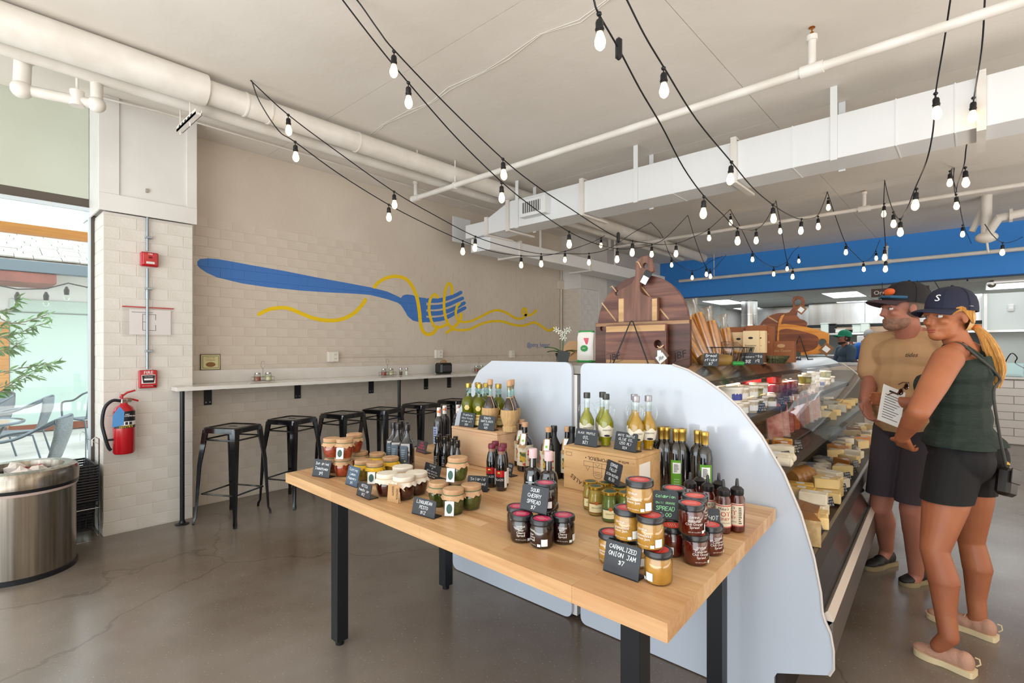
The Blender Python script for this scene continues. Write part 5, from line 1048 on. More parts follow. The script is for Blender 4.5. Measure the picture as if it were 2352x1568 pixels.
for i, (kd, u, v) in enumerate(((kb, 1518.8, 979.5), (kl, 1553, 983.5), (kb, 1583.8, 979.5), (kl, 1619, 991), (kb, 1639.7, 976.8), (kb, 1604.9, 972.6), (kb, 1565.7, 971.5), (kb, 1532.6, 967), (kb, 1516.5, 971.6), (kb, 1549, 975))):
    p = PZ(u, v, T+.28); p.y = min(p.y, 2.10)
    kd.put((p.x, p.y, T+.0003), .5, ['gold capped bottle beside the printed crate, front', 'gold capped bottle with full green label in front', 'gold capped bottle behind and right of the green labelled one', 'gold capped bottle with green label nearest the honey bottles', 'gold capped bottle at the far right', 'gold capped bottle at the back, second from the right', 'gold capped bottle at the back, middle', 'gold capped bottle at the very back left', 'gold capped bottle half hidden at the left behind the first', 'gold capped bottle in the middle row behind the green labelled one'][i])
# hot honey squeeze bottles
HON = mt('honey', '4a1608', .15, coat=.8); HL = mt('honey_label', 'd8ccb2', .6); HR = mt('honey_red', 'b02430', .5)
t = thing('hot_honey_bottle', 'x', 'bottle', group='squeeze bottles of hot honey')
r = .0245; obj('body', MB().lathe([(.021, 0), (r, .004), (r, .112), (.02, .122), (.0185, .13)], 22), HON, t)
obj('cap', MB().lathe([(.0205, .124), (.0215, .127), (.0215, .142), (.014, .15), (.0065, .153), (.005, .172), (.0035, .178)], 20), BKL, t)
band(r+.0006, .022, .098, -1.5, 1.7, HL, 'label', t, 16)
for z in (.024, .094):
    m_ = MB()
    for k in range(18): a = -1.45+3.1*k/17; m_.at(((r+.0012)*math.sin(a), -(r+.0012)*math.cos(a), z), rz=a).prism([(-.0024, 0), (0, -.0026), (.0024, 0), (0, .0026)], .0006, 'y')
    obj('red_diamonds', m_, HR, t)
curved_on(t, "Mike's", .014, r, .084, -.2, INK, shear=.35); curved_on(t, 'HOT', .022, r, .066, -.2, HR); curved_on(t, 'HONEY', .0125, r, .050, -.2, HR); curved_on(t, 'INFUSED WITH CHILIES', .0045, r, .037, -.2, INK)
obj('back_print', rows(.0, .0105, .03, .088, 0, 9, 5).at(), INK, t).matrix_basis = Matrix.Rotation(1.2, 4, 'Z') @ Matrix.Translation((-.005, -r-.0012, 0))
q = Kind(t)
for u, v, rz, lb in ((1585.4, 1085, 0, 'hot honey bottle at the left end of its group'), (1606.8, 1079, 0, 'hot honey bottle at the back left'), (1625.4, 1090.7, 0, 'hot honey bottle third from the right, in front'), (1651.2, 1086, .2, 'hot honey bottle at the back right'), (1661.4, 1100.3, 0, 'hot honey bottle second from the right, in front'), (1693, 1098.4, -1.0, 'hot honey bottle at the far right showing its back label')):
    p = PZ(u, v, T+.178); q.put((p.x, p.y, T+.0003), .5+rz, lb)
# ================================================ refrigerated display case
LENS_SHEAR = .044; YP = 2.17; CL = 4.0
case = thing('display_case', 'long white deli display case with curved glass, full of cheese and cured meat', 'display case', (0, YP, 0), 0)
PANEL = mt('case_panel', 'bcc4cf', .16, coat=.5)
EDGE = mt('panel_edge', 'c9c2bd', .35)
def rounded(P, r=.03, n=5, which=None):
    out = []; N = len(P)
    for i, p in enumerate(P):
        a = Vector(P[i-1]); b = Vector(p); c = Vector(P[(i+1) % N])
        if which is not None and i not in which: out.append(tuple(b)); continue
        u = (a-b).normalized(); v = (c-b).normalized(); k = min(r, (a-b).length/2, (c-b).length/2)
        for j in range(n+1): t = j/n; q = (b+u*k)*(1-t)**2+b*2*t*(1-t)+(b+v*k)*t*t; out.append(tuple(q))
    return out
PR = [(-1.495, .005), (-1.495, 1.332), (-1.10, 1.336), (-1.0, 1.333), (-.93, 1.312), (-.854, 1.272), (-.78, 1.222), (-.711, 1.162), (-.628, 1.056), (-.549, .922), (-.489, .776), (-.446, .622), (-.424, .50), (-.419, .43), (-.411, .40), (-.393, .36), (-.384, .305), (-.383, .235), (-.397, .206), (-.573, .14), (-.583, .12), (-.583, .005)]
def flatpanel(P, nm, y0=YP, th=.02):
    o = obj(nm, MB().prism(P, th-.002, 'y', y0), PANEL, case); o.data.materials.append(EDGE); return o
def wl_(o): o.parent = case; o.matrix_parent_inverse = case_inv; return o
case_inv = Matrix.Translation((0, YP, 0)).inverted()
o = flatpanel(rounded(PR, .04, 5, (0, 1)), 'end_panel'); wl_(o)
o = flatpanel(rounded([(-2.48, .005), (-2.48, .86), (-2.44, .995), (-2.337, 1.14), (-2.24, 1.272), (-2.128, 1.335), (-1.55, 1.335), (-1.55, .005)], .05, 6, (0, 6, 7)), 'end_panel'); wl_(o)
o = obj('corner_trim', MB().tube([(-1.0, YP-.001, 1.334)]+[(x, YP-.001, z) for x, z in PR[4:19]], .005, 6), EDGE, case); wl_(o)
# body (case frame: x across, y = length from the end panel, z up)
DARK = mt('case_interior', '1c1a1a', .5); GREYP = mt('case_grey_metal', '332f2d', .4); SILL = mt('sill_metal', '8c847a', .35, .7)
SHR = Matrix.Identity(4); SHR[0][1] = -LENS_SHEAR      # case sheared to imitate lens distortion, likely square to its end panel
_lb = MB
class SB(_lb):
    def mesh(s, *a, **k): s.v = [(x-LENS_SHEAR*y, y, z) for x, y, z in s.v]; return _lb.mesh(s, *a, **k)
def cy_(P, nm, m, y0=.021, y1=CL, th=None, par=None):
    return obj(nm, SB().prism(P, y1-y0, 'y', y0), m, par or case)
cy_([(-2.42, .02), (-1.53, .02), (-1.53, 1.27), (-2.2, 1.27), (-2.42, .95)], 'rear_cabinet', WHITE)
cy_([(-2.24, 1.275), (-1.5, 1.275), (-1.5, 1.318), (-2.16, 1.318)], 'rear_top', mt('rear_top_grey', '8a857c', .4))
cy_([(-1.5, .02), (-1.44, .02), (-1.44, 1.27), (-1.5, 1.27)], 'back_wall', DARK)
DECK = mt('case_top_deck', 'b9b2a6', .35, .3)
cy_([(-1.50, 1.275), (-1.03, 1.275), (-1.03, 1.319), (-1.50, 1.319)], 'top_deck', DECK)
cy_([(-1.03, 1.26), (-1.03, 1.326), (-.985, 1.324), (-.94, 1.308), (-.89, 1.282), (-.865, 1.262), (-.885, 1.25), (-.93, 1.262)], 'steel_canopy', mt('canopy_steel', 'a6a29e', .22, 1), y0=.02)
obj('canopy_seam', SB().prism([(-1.03, 1.3265), (-.985, 1.3245), (-.94, 1.3085), (-.89, 1.2825), (-.865, 1.2625), (-.9, 1.26)], .004, 'y', 1.6), DARK, case)
cy_([(-.885, 1.252), (-.865, 1.262), (-.84, 1.245), (-.86, 1.235)], 'glass_channel', DARK)
cy_([(-1.46, .45), (-.50, .45), (-.46, .60), (-.46, .615), (-1.44, .64)], 'bottom_deck', DARK)
cy_([(-.50, .56), (-.448, .56), (-.448, .628), (-.462, .628), (-.47, .6)], 'sill_rail', SILL)
cy_([(-.447, .545), (-.42, .43), (-.45, .43), (-.50, .555)], 'front_fascia', mt('fascia_blue_black', '20242b', .18, coat=.5))
cy_([(-.45, .55), (-.444, .55), (-.444, .626), (-.45, .626)], 'vent_grid', GREYP)
cy_([(-.43, .405), (-.405, .432), (-.385, .40), (-.40, .38)], 'bumper', mt('bumper_pale', 'cdbfb2', .4))
cy_([(-.42, .25), (-.388, .25), (-.388, .395), (-.42, .395)], 'lower_fascia', mt('fascia_steel', '8f8880', .3, .8))
cy_([(-1.46, .0), (-.55, .0), (-.55, .25), (-1.46, .25)], 'plinth', mt('plinth_brown', '2a211d', .5))
S1, S2 = 1.07, .86
cy_([(-1.44, S1-.012), (-.80, S1-.012), (-.80, S1-.03), (-.785, S1-.03), (-.785, S1+.004), (-1.44, S1)], 'top_shelf', GREYP)
cy_([(-1.44, S2-.012), (-.64, S2-.012), (-.64, S2-.03), (-.625, S2-.03), (-.625, S2+.004), (-1.44, S2)], 'middle_shelf', GREYP)
cy_([(-.80, S1-.034), (-.785, S1-.034), (-.785, S1-.006), (-.80, S1-.006)], 'price_rail', BLACK)
# curved front glass and far end glass
G = [(-.868, 1.262), (-.845, 1.26), (-.775, 1.212), (-.705, 1.150), (-.622, 1.044), (-.545, .912), (-.488, .77), (-.452, .626)]
gl = spl(G, 4); m = SB(); vs = []; fs = []
for p in gl: vs += [(p[0], .02, p[1]), (p[0], CL, p[1])]
for i in range(len(gl)-1): fs.append((2*i, 2*i+1, 2*i+3, 2*i+2))
obj('curved_glass', m.add(vs, fs), glass('case_glass', 'fdfcfa', .012, .03, .15), case)
far = [(-1.44, .62), (-1.44, 1.26)]+[(p[0], p[1]) for p in gl]
obj('end_glass', SB().prism(far, .008, 'y', CL), MATS['case_glass'], case)
obj('glass_edge', SB().tube([(p[0], CL+.004, p[1]) for p in gl], .007, 6), mt('glass_edge_white', 'dcd6cc', .3), case)
# ------------------------------------------------ food in the case
MWHITE = mt('tub_white', 'ece8e0', .4); 
def tub(name, label_m, r, h, body=MWHITE):
    t = thing(name, 'x', 'tub', group='tubs and cups in the case'); obj('tub_body', MB().lathe([(r*.8, 0), (r*.95, h*.85)], 18), body, t)
    obj('lid', MB().lathe([(r, h*.84), (r*1.02, h*.9), (r*1.0, h), (r*.9, h*.985)], 20), MWHITE, t); 
    o = band(r*.9, h*.2, h*.7, -1.2, 1.2, label_m, 'label', t, 10); return t
BLU = mt('label_royal', '2c3f9a', .5)
CLEARP = mt('deli_plastic', 'cfc4b0', .25, c2='b8a888', scale=30, coat=.4)
tubs = [Kind(tub('ricotta_tub', BLU, .055, .075)), Kind(tub('deli_cup', LBL, .05, .07, CLEARP)), Kind(tub('olive_cup', mt('olive_label', '9a9a5a', .5), .048, .065, mt('olive_fill', '8a8040', .4, c2='5a5a20', scale=60)))]
CWAX = mt('red_wax', '8a1a20', .3, coat=.5)
def wax():
    t = thing('red_wax_cheese', 'x', 'cheese', group='red wax cheeses on the top shelf'); obj('wax_body', MB().lathe([(.04, 0), (.045, .006), (.045, .044), (.04, .05)], 20), CWAX, t); obj('paper_label', MB().at((0, 0, .0502)).lathe([(.026, 0), (.026, .0005)], 14), LBL, t); return t
kw = Kind(wax())
MEATS = [mt('meat_pink', 'b8545a', .35, c2='d89a94', scale=35, coat=.6), mt('meat_orange', 'c25a2c', .35, c2='d88850', scale=60, coat=.6), mt('meat_red', '98383a', .35, c2='c07a70', scale=45, coat=.6), mt('meat_pale', 'c89a8a', .35, c2='a86a5a', scale=25, coat=.6)]
def pack(m_):
    t = thing('cured_meat_pack', 'x', 'meat pack', group='vacuum packs of sliced cured meat'); w_, h = .095, .235
    obj('plastic_wrap', MB().at(rx=-.18).box((-w_*.55, -.004, 0), (w_*.55, .004, h*1.12), .003), glass('wrap', 'f0e8e4', .08, .15), t)
    obj('meat_slices', MB().at(rx=-.18).prism(rounded([(-w_*.45, .008), (w_*.45, .008), (w_*.48, h*.9), (-w_*.48, h*.9)], .02, 4), .007, 'y', -.0035), m_, t)
    obj('price_label', MB().at(rx=-.18).box((-w_*.3, -.006, h*.62), (w_*.2, -.0045, h*.95)), LBL, t); return t
kp_ = [Kind(pack(x)) for x in MEATS]
CH = {'yellow': mt('cheese_yellow', 'dcab40', .45, c2='e2b95a', scale=12), 'pale': mt('cheese_pale', 'dfc07c', .5, c2='e6cc92', scale=12), 'white': mt('cheese_white', 'e6d8b8', .5, c2='efe9da', scale=10), 'orange': mt('cheese_orange', 'cc7420', .4, c2='d69648', scale=12), 'gold': mt('cheese_gold', 'd89a20', .3, coat=.5)}
RIND = mt('cheese_rind', 'a88a5c', .7, c2='c0a274', scale=50)
def wedge(c, a=.13, ang_=.75, h=.06):
    t = thing('cheese_wedge', 'x', 'cheese', group='wedges of cheese in the case')
    P = [(0, 0)]+[(a*math.cos(-ang_/2+ang_*i/6), a*math.sin(-ang_/2+ang_*i/6)) for i in range(7)]
    obj('cheese_body', MB().at((-a*.55, 0, 0)).prism(P, h, 'z'), CH[c], t, smooth=20)
    R_ = [(x*1.03, y*1.03) for x, y in P[1:]]; obj('rind', MB().at((-a*.55, 0, 0)).prism(P[1:]+R_[::-1], h, 'z'), RIND, t)
    obj('price_label', MB().box((-.02, -.018, h+.0002), (.02, .014, h+.001)), LBL, t); return t
def block(c, a=.115, b=.07, h=.05):
    t = thing('cheese_block', 'x', 'cheese', group='blocks of cheese in the case'); obj('cheese_body', MB().box((-a/2, -b/2, 0), (a/2, b/2, h), .004), CH[c], t)
    obj('price_label', MB().box((-.018, -.016, h+.0002), (.018, .016, h+.001)), LBL, t); return t
kwd = {c: Kind(wedge(c)) for c in CH}; kbl = {c: Kind(block(c)) for c in CH}
def log_():
    t = thing('goat_cheese_log', 'x', 'cheese', group='white logs of goat cheese'); obj('log_body', MB().at((0, 0, .022), ry=R90).lathe([(.008, -.085), (.021, -.075), (.022, 0), (.021, .075), (.008, .085)], 14), CH['white'], t); obj('paper_band', MB().at((0, 0, .022), ry=R90).lathe([(.0226, -.02), (.0226, .02)], 14, caps=False), LBL, t); return t
kl_ = Kind(log_())
def saus():
    t = thing('salami_stick', 'x', 'sausage', group='white paper wrapped salami sticks'); obj('wrapped_body', MB().tube([(-.1, 0, .022), (-.07, 0, .022), (.06, .004, .022), (.1, 0, .02)], .02, 10, rad=[.006, .02, .021, .008]), mt('salami_paper', 'dcd2c2', .7, c2='c8bca8', scale=20), t); obj('printed_band', MB().tube([(-.02, 0, .022), (.03, .002, .022)], .0218, 10), mt('salami_print', '8a8a92', .6), t); return t
ks = Kind(saus())
def drum():
    t = thing('roped_cheese', 'x', 'cheese', group='roped golden cheeses'); 
    for k in range(4): obj('cheese_slice', MB().at((-.066+k*.044, 0, .06), ry=R90).lathe([(.045, -.021), (.058, -.012), (.06, 0), (.058, .012), (.045, .021)], 18), mt('roped', 'b87a34', .4, c2='cc9450', scale=90, coat=.5), t)
    return t
kd_ = Kind(drum())
def wheelcut():
    t = thing('cut_cheese_wheel', 'x', 'cheese', group='large cut wheels of golden cheese'); P = [(.0, 0)]+[(.12*math.cos(a/10*2.2), .12*math.sin(a/10*2.2)) for a in range(11)]
    obj('cheese_body', MB().at((-.03, -.06, 0)).prism(P, .1, 'z'), CH['gold'], t); obj('rind', MB().at((-.03, -.06, 0)).prism(P[1:]+[(x*1.03, y*1.03) for x, y in P[1:]][::-1], .1, 'z'), RIND, t); obj('plastic_wrap', MB().at((-.03, -.06, .1)).prism(P, .002, 'z'), MATS['wrap'], t); return t
kwc = Kind(wheelcut())
def ccard():
    t = thing('case_price_card', 'x', 'price card', group='small slate price cards in the display case'); w_, h = .055, .045
    obj('slate', MB().at(rx=-.3).box((-w_/2, 0, 0), (w_/2, .002, h), .0005), CHALK, t); cm = chalk(['Cheese', 'cow milk', '$ 24 lb'], w_, h); q = MB(); q.M = Matrix.Rotation(-.3, 4, 'X') @ Matrix.Translation((0, -.0006, h/2)); q.add(cm.v, cm.f); obj('chalk_writing', q, CHALKW, t, smooth=0)
    obj('card_foot', MB().box((-w_/2, 0, 0), (w_/2, .02, .002)), BLACK, t); return t
kc_ = Kind(ccard())
M_case = Matrix.Translation((0, YP, 0)) @ SHR
def cput(kd, s, x, z, rz, label): p = M_case @ Vector((x, s, z)); return kd.put((p.x, p.y, z+.0005), rz+LENS_SHEAR, label)
ORD = ['first', 'second', 'third', 'fourth', 'fifth', 'sixth', 'seventh', 'eighth', 'ninth', 'tenth', 'eleventh', 'twelfth', 'thirteenth', 'fourteenth', 'fifteenth', 'sixteenth', 'seventeenth', 'eighteenth', 'nineteenth', 'twentieth']
rnd = random.Random(21)
# top shelf
names_t = ['blue labelled ricotta tub', 'clear deli cup', 'olive cup']
for i, (s, x, k, st) in enumerate([(.34, -.85, 0, 2), (.50, -.86, 1, 2), (.50, -.98, 0, 2), (.64, -.85, 1, 2), (.66, -.97, 1, 2), (.78, -.86, 2, 2), (.80, -.99, 1, 2), (.92, -.87, 1, 2), (1.06, -.86, 2, 1), (1.2, -.9, 2, 1), (2.3, -.88, 2, 2), (2.46, -.88, 1, 2), (2.62, -.9, 2, 1), (2.8, -.9, 1, 2), (3.0, -.9, 0, 1), (3.2, -.88, 1, 1), (3.4, -.9, 2, 2), (3.6, -.9, 1, 1)]):
    for j in range(st):
        hh = (.075, .07, .065)[k]; cput(tubs[k], s, x, S1+.002+j*(hh+.0006), R90, '%s%s of the top shelf, %s place from the near end' % ('upper ' if j else ('' if st == 1 else 'lower '), names_t[k], ORD[i]))
for i, (s, x) in enumerate([(1.25, -1.05), (1.36, -1.05), (1.47, -1.04), (1.42, -.92), (1.54, -.93), (1.66, -.95), (1.6, -1.08), (1.78, -.93), (1.9, -.92), (2.02, -.92)]):
    for j in range(3 if i in (1, 2, 4, 5) else 2): cput(kw, s, x, S1+.002+j*.051, 0, 'red wax cheese, %s pile from the near end, %s from the bottom' % (ORD[i], ORD[j]))
# middle shelf: logs and small cheeses near, packs of meat on steps further
for i, (s, x, k) in enumerate([(.40, -.68, 'log'), (.46, -.70, 'log'), (.52, -.69, 'log'), (.34, -.78, 'block'), (.50, -.82, 'wedge'), (.62, -.84, 'yellow'), (.70, -.80, 'gold'), (.72, -.70, 'orange'), (.80, -.74, 'yellow'), (.62, -.70, 'white'), (.44, -.88, 'pale')]):
    lb = 'cheese on the middle shelf near the end panel, %s from it' % ORD[i]
    if k == 'log': cput(kl_, s, x, S2+.004, .1, 'white goat '+lb)
    elif k == 'block': cput(kbl['pale'], s, x, S2+.004, .3, 'pale block '+lb)
    elif k == 'wedge': cput(kwd['pale'], s, x, S2+.004, 1.2, 'pale wedge '+lb)
    else: cput(kwd[k], s, x, S2+.004, rnd.uniform(0, 3), k+' wedge '+lb)
riser_ = obj('meat_riser', SB().box((-1.15, .95, S2+.001), (-.86, 2.4, S2+.05), .003).box((-.86, .95, S2+.001), (-.72, 2.4, S2+.02), .003), DARK, case)
for row, (x, z) in enumerate(((-.80, S2+.021), (-1.0, S2+.051))):
    for i in range(9):
        s = 1.0+i*.155+row*.06+rnd.uniform(-.01, .01); mk = (0, 0, 0, 1, 2, 1, 3, 2, 3)[(i+row*3) % 9]
        cput(kp_[mk], s, x, z, R90*.45+rnd.uniform(-.12, .12), '%s vacuum pack of %s meat in the %s row of the middle shelf' % (ORD[i], ('pink', 'orange', 'dark red', 'pale')[mk], ('front', 'back')[row]))
for i in range(16):
    s = 2.4+.1*i; cput((kwd['pale'], kbl['yellow'], kwd['white'], kbl['pale'])[i % 4], s, -.75-.1*(i % 3), S2+.004, rnd.uniform(0, 3), 'pale cheese piece in the far half of the middle shelf, %s along' % ORD[i])
for i in range(6): cput(ks, 1.05+i*.075, -.70+.0*i, S2-.0+.004 if 0 else .66, .25+rnd.uniform(-.1, .1), 'white wrapped salami stick, %s from the near side of the lower deck pile' % ORD[i])
# bottom deck
def bz(x): return .641-.025*(x+1.44)/.98+.001
low = [(.62, -.60, 'yellow', 0), (.62, -.60, 'yellow', 1), (.70, -.62, 'pale', 0), (.70, -.62, 'yellow', 1), (.56, -.54, 'white', 0), (.50, -.56, 'white', 0), (.56, -.54, 'white', 1), (.44, -.52, 'pale', 0), (.86, -.66, 'orange', 0), (.9, -.54, 'pale', 0), (.96, -.53, 'pale', 0), (.9, -.54, 'pale', 1), (.96, -.53, 'pale', 1), (.83, -.52, 'pale', 0), (1.1, -.55, 'white', 0), (1.1, -.55, 'white', 1), (1.2, -.53, 'white', 0), (.36, -.51, 'pale', 0), (.78, -.6, 'yellow', 0)]
for i, (s, x, c, lay) in enumerate(low): 
    cput(kbl[c], s, x, .631+lay*.0515, rnd.uniform(-.4, .4), '%s cheese block on the lower deck, %s from the end panel%s' % (c, ORD[min(i, 19)], ', stacked on top' if lay else ''))
cput(kwc, .30, -.535, .63, 2.6, 'large cut wheel of golden cheese nearest the end panel'); cput(kwc, .17, -.53, .63, 2.9, 'cut wheel of golden cheese pressed against the end panel')
cput(kd_, 1.0, -.68, .634, R90-.3, 'roped golden cheese log at the back of the lower deck')
for i in range(22):
    s = 1.5+.11*i; k = i % 5; cput((kwd['pale'], kbl['white'], kwd['orange'], ks, kbl['pale'])[k], s, -.55-.11*(i % 2), .634, rnd.uniform(0, 3), 'packaged cheese or sausage on the far lower deck, %s along the row' % (ORD[i] if i < 20 else ('second last', 'last')[i-20]))
ci = 0
for s, x, z in [(.30, -.80, S1), (.72, -.80, S1), (1.15, -.80, S1), (1.3, -.8, S1), (1.7, -.8, S1), (1.85, -.80, S1), (.36, -.66, S2), (.56, -.65, S2), (.78, -.655, S2), (.9, -.66, S2), (.95, -.67, S2), (.20, -.475, .631), (.32, -.475, .631), (.42, -.475, .631), (.72, -.49, .631), (1.06, -.475, .631), (1.28, -.49, .631), (1.38, -.49, .631), (1.6, -.49, .631), (1.8, -.49, .631)]:
    cput(kc_, s, x, z+.004, R90-.5, 'slate price card in the case, %s, %s from the near end' % ({S1: 'top shelf', S2: 'middle shelf'}.get(z, 'lower deck'), ORD[ci])); ci += 1
# ================================================ boards, bread and boxes on top of the case
ZD = 1.3195
WAL = [wood('walnut_%d' % i, a, b, rings=12, axis=ax, rough=.4, scale=2.2) for i, (a, b, ax) in enumerate((('5c3a2c', '7c5444', 2), ('553128', '7a5040', 0), ('43271f', '5e3c30', 0)))]; SAP = wood('sapwood', 'b08a5c', 'c8a474', rings=10, axis=0)
HOLEB = mt('hole_shadow', '1a0f0b', .7)
def platewith(P, holes, th, m_, name, par, y0):
    """outline P (x,z) with round holes, real thickness, standing on edge"""
    c = bpy.data.curves.new(name, 'CURVE'); c.dimensions = '2D'; c.fill_mode = 'BOTH'; c.extrude = th/2; c.bevel_depth = .002; c.bevel_resolution = 1; c.resolution_u = 2
    for loop in [P]+[[(hx+hr*math.cos(-a*.2618), hz+hr*math.sin(-a*.2618)) for a in range(24)] for hx, hz, hr in holes]:
        s = c.splines.new('POLY'); s.points.add(len(loop)-1); s.use_cyclic_u = True
        for q, p in zip(s.points, loop): q.co = (p[0], p[1], 0, 1)
    o = bpy.data.objects.new(name, c); COL.objects.link(o); me = bpy.data.meshes.new_from_object(o); bpy.data.objects.remove(o); bpy.data.curves.remove(c)
    me.transform(Matrix.Rotation(R90, 4, 'X')); me.materials.clear(); me.materials.append(m_)
    return link(name, me, par, (0, y0+th/2, 0))
def b1(y): return lambda x, z: (lambda p: (p.x, p.z))(PY(1300+x/5.6, 570+z/5.6, y))
y_r = 2.50; f = b1(y_r); ctr = f(995, 960); rr_ = (f(1575, 930)[0]-f(415, 930)[0])/2
zc = ZD+rr_-.12
def board(name, label): return thing(name, label, 'cutting board')
t = board('round_board', 'large round walnut cutting board with pale inlay stripe, standing at the back'); cx_ = (f(1575, 930)[0]+f(415, 930)[0])/2; czr = f(1000, 348)[1]-rr_
P = [(cx_+rr_*math.cos(a*.1309), czr+rr_*math.sin(a*.1309)) for a in range(48)]; P = [(x, max(z, ZD+.001)) for x, z in P]
h1 = f(660, 575); platewith(P, [(h1[0], h1[1], .016)], .02, WAL[1], 'board_body', t, y_r)
for a, b in (((462, 700), (645, 935)), ((940, 455), (1325, 915))):
    A = f(*a); B = f(*b); d = Vector((B[0]-A[0], B[1]-A[1])).normalized()*.0035; obj('inlay_stripe', MB().prism([(A[0]-d.y, A[1]+d.x), (A[0]+d.y, A[1]-d.x), (B[0]+d.y, B[1]-d.x), (B[0]-d.y, B[1]+d.x)], .002, 'y', y_r-.0022), SAP, t)
A = f(660, 560); obj('twine_loop', MB().tube(spl([(A[0], y_r-.01, A[1]), (A[0]-.02, y_r-.02, A[1]+.03), (A[0]-.035, y_r+.01, A[1]+.035), (A[0]-.045, y_r, A[1]+.03)], 4), .003, 5), TWINE, t)
y_p = 2.465; f = b1(y_p); t = board('paddle_board', 'walnut paddle cutting board with holed handle in front of the round one')
P = [f(*q) for q in [(675, 1200), (675, 545), (760, 505), (850, 450), (893, 370), (900, 290), (885, 205), (920, 160), (960, 118), (1045, 97), (1085, 140), (1105, 210), (1120, 290), (1060, 325), (985, 375), (948, 430), (943, 500), (960, 560), (1000, 600), (1060, 625), (1178, 635), (1175, 1200)]]
P = [(x, max(z, ZD+.001)) for x, z in P]; h = f(1018, 225); platewith(P, [(h[0], h[1], .0165)], .022, WAL[0], 'board_body', t, y_p)
for a, b in ((680, 745), (1110, 1172)): q = f(a, 650); q2 = f(b, 650); obj('sapwood_edge', MB().box((q[0], y_p-.0026, ZD+.2), (q2[0], y_p-.0004, q[1])), SAP, t)
obj('twine_loop', MB().tube(spl([(h[0]-.02, y_p-.004, h[1]-.01), (h[0]-.035, y_p-.008, h[1]+.02), (h[0]-.055, y_p+.005, h[1]+.028)], 4), .003, 5), TWINE, t)
g = f(1015, 400); obj('label_tag', MB().at((g[0]+.01, y_p-.008, g[1]+.01), ry=.55).box((-.022, 0, -.035), (.022, .002, .035)), BLACK, t); obj('label_print', MB().at((g[0]+.005, y_p-.0095, g[1]), ry=.55).box((-.018, 0, -.025), (.018, .001, .015)), LBL, t)
y_b = 2.43; f = b1(y_b); t = board('wide_board', 'wide walnut board standing behind the wire stand'); a = f(385, 945); b = f(1590, 918)
P = [(a[0], ZD+.001), (b[0], ZD+.001), (b[0], b[1]), (a[0], b[1])]; hN = f(465, 1030); platewith(P, [(hN[0], hN[1], .015)], .02, WAL[2], 'board_body', t, y_b)
obj('sapwood_edge', MB().box((a[0]+.001, y_b-.0026, b[1]-.018), (b[0]-.001, y_b-.0002, b[1]-.001)), wood('dark_sap', '8a6444', 'a07c58', rings=14), t)
def brand(t, x, z, y, s=.05): text('burnt_brand', 'JBF', s, INK, t, (x, y, z), (R90, -.25, 0), shear=.2); obj('brand_frame', MB().at((x, y, z), ry=-.25).box((-s*.9, -.0003, s*.5), (s*.5, 0, s*.53)).at((x, y, z), ry=-.25).box((-s*.5, -.0003, -s*.56), (s*.9, 0, -s*.53)), INK, t)
q = f(1465, 1375); brand(t, q[0], q[1], y_b-.0028)
y_f = 2.385; f = b1(y_f); t = board('small_board', 'smaller walnut board with pale edges and round hole, in the wire stand'); a = f(512, 980); b = f(1285, 970)
P = rounded([(a[0], ZD+.006), (b[0], ZD+.006), (b[0], b[1]), (a[0], b[1])], .008, 3); h = f(1180, 1232); platewith(P, [(h[0], h[1], .0225)], .02, WAL[1], 'board_body', t, y_f)
zt = b[1]; obj('sapwood_edge', MB().box((a[0]+.004, y_f-.0026, zt-.034), (b[0]-.004, y_f-.0002, zt-.004)), SAP, t); obj('sapwood_edge', MB().box((a[0]+.004, y_f-.0026, ZD+.01), (b[0]-.004, y_f-.0002, ZD+.028)), SAP, t)
q = f(625, 1400); brand(t, q[0], q[1], y_f-.0028)
tg = f(1215, 1375); tgo = obj('label_tag', MB().at((tg[0], y_f-.012, tg[1]), ry=-math.pi/4+.1).box((-.038, 0, -.034), (.038, .002, .034)), mt('tag_brown', '6a5244', .6), t); obj('tag_paper', MB().at((tg[0]+.012, y_f-.0132, tg[1]-.012), ry=-math.pi/4+.1).box((-.026, 0, -.02), (.02, .001, .02)), LBL, t)
text('tag_print', 'JBF', .022, INK, t, (tg[0]+.012, y_f-.0142, tg[1]-.014), (R90, -.2, 0)); obj('white_price_tag', MB().at((tg[0], y_f-.0145, tg[1]+.01)).box((-.010, 0, -.014), (.010, .001, .014), .0004), LBL, t)
obj('twine_bow', MB().tube(spl([(h[0], y_f-.004, h[1]-.01), (h[0]+.02, y_f-.014, h[1]-.018), (h[0]+.035, y_f-.012, h[1]-.006), (h[0]+.02, y_f-.01, h[1]-.016)], 4), .003, 5), TWINE, t)
t = thing('wire_easel', 'black bent wire stand holding the walnut boards', 'stand'); a, b, c2 = f(655, 1470), f(872, 950), f(1115, 1480); yy = y_f-.022
obj('front_wire', MB().tube([(a[0], yy-.02, ZD+.004), (b[0]-.008, yy, b[1]), (b[0], yy, b[1]+.004), (b[0]+.008, yy, b[1]), (c2[0], yy-.02, ZD+.004)], .0035, 8), BLACK, t)
for q in (a, c2): obj('base_wire', MB().tube([(q[0], yy-.02, ZD+.004), (q[0], y_r+.06, ZD+.004)], .0035, 8), BLACK, t)
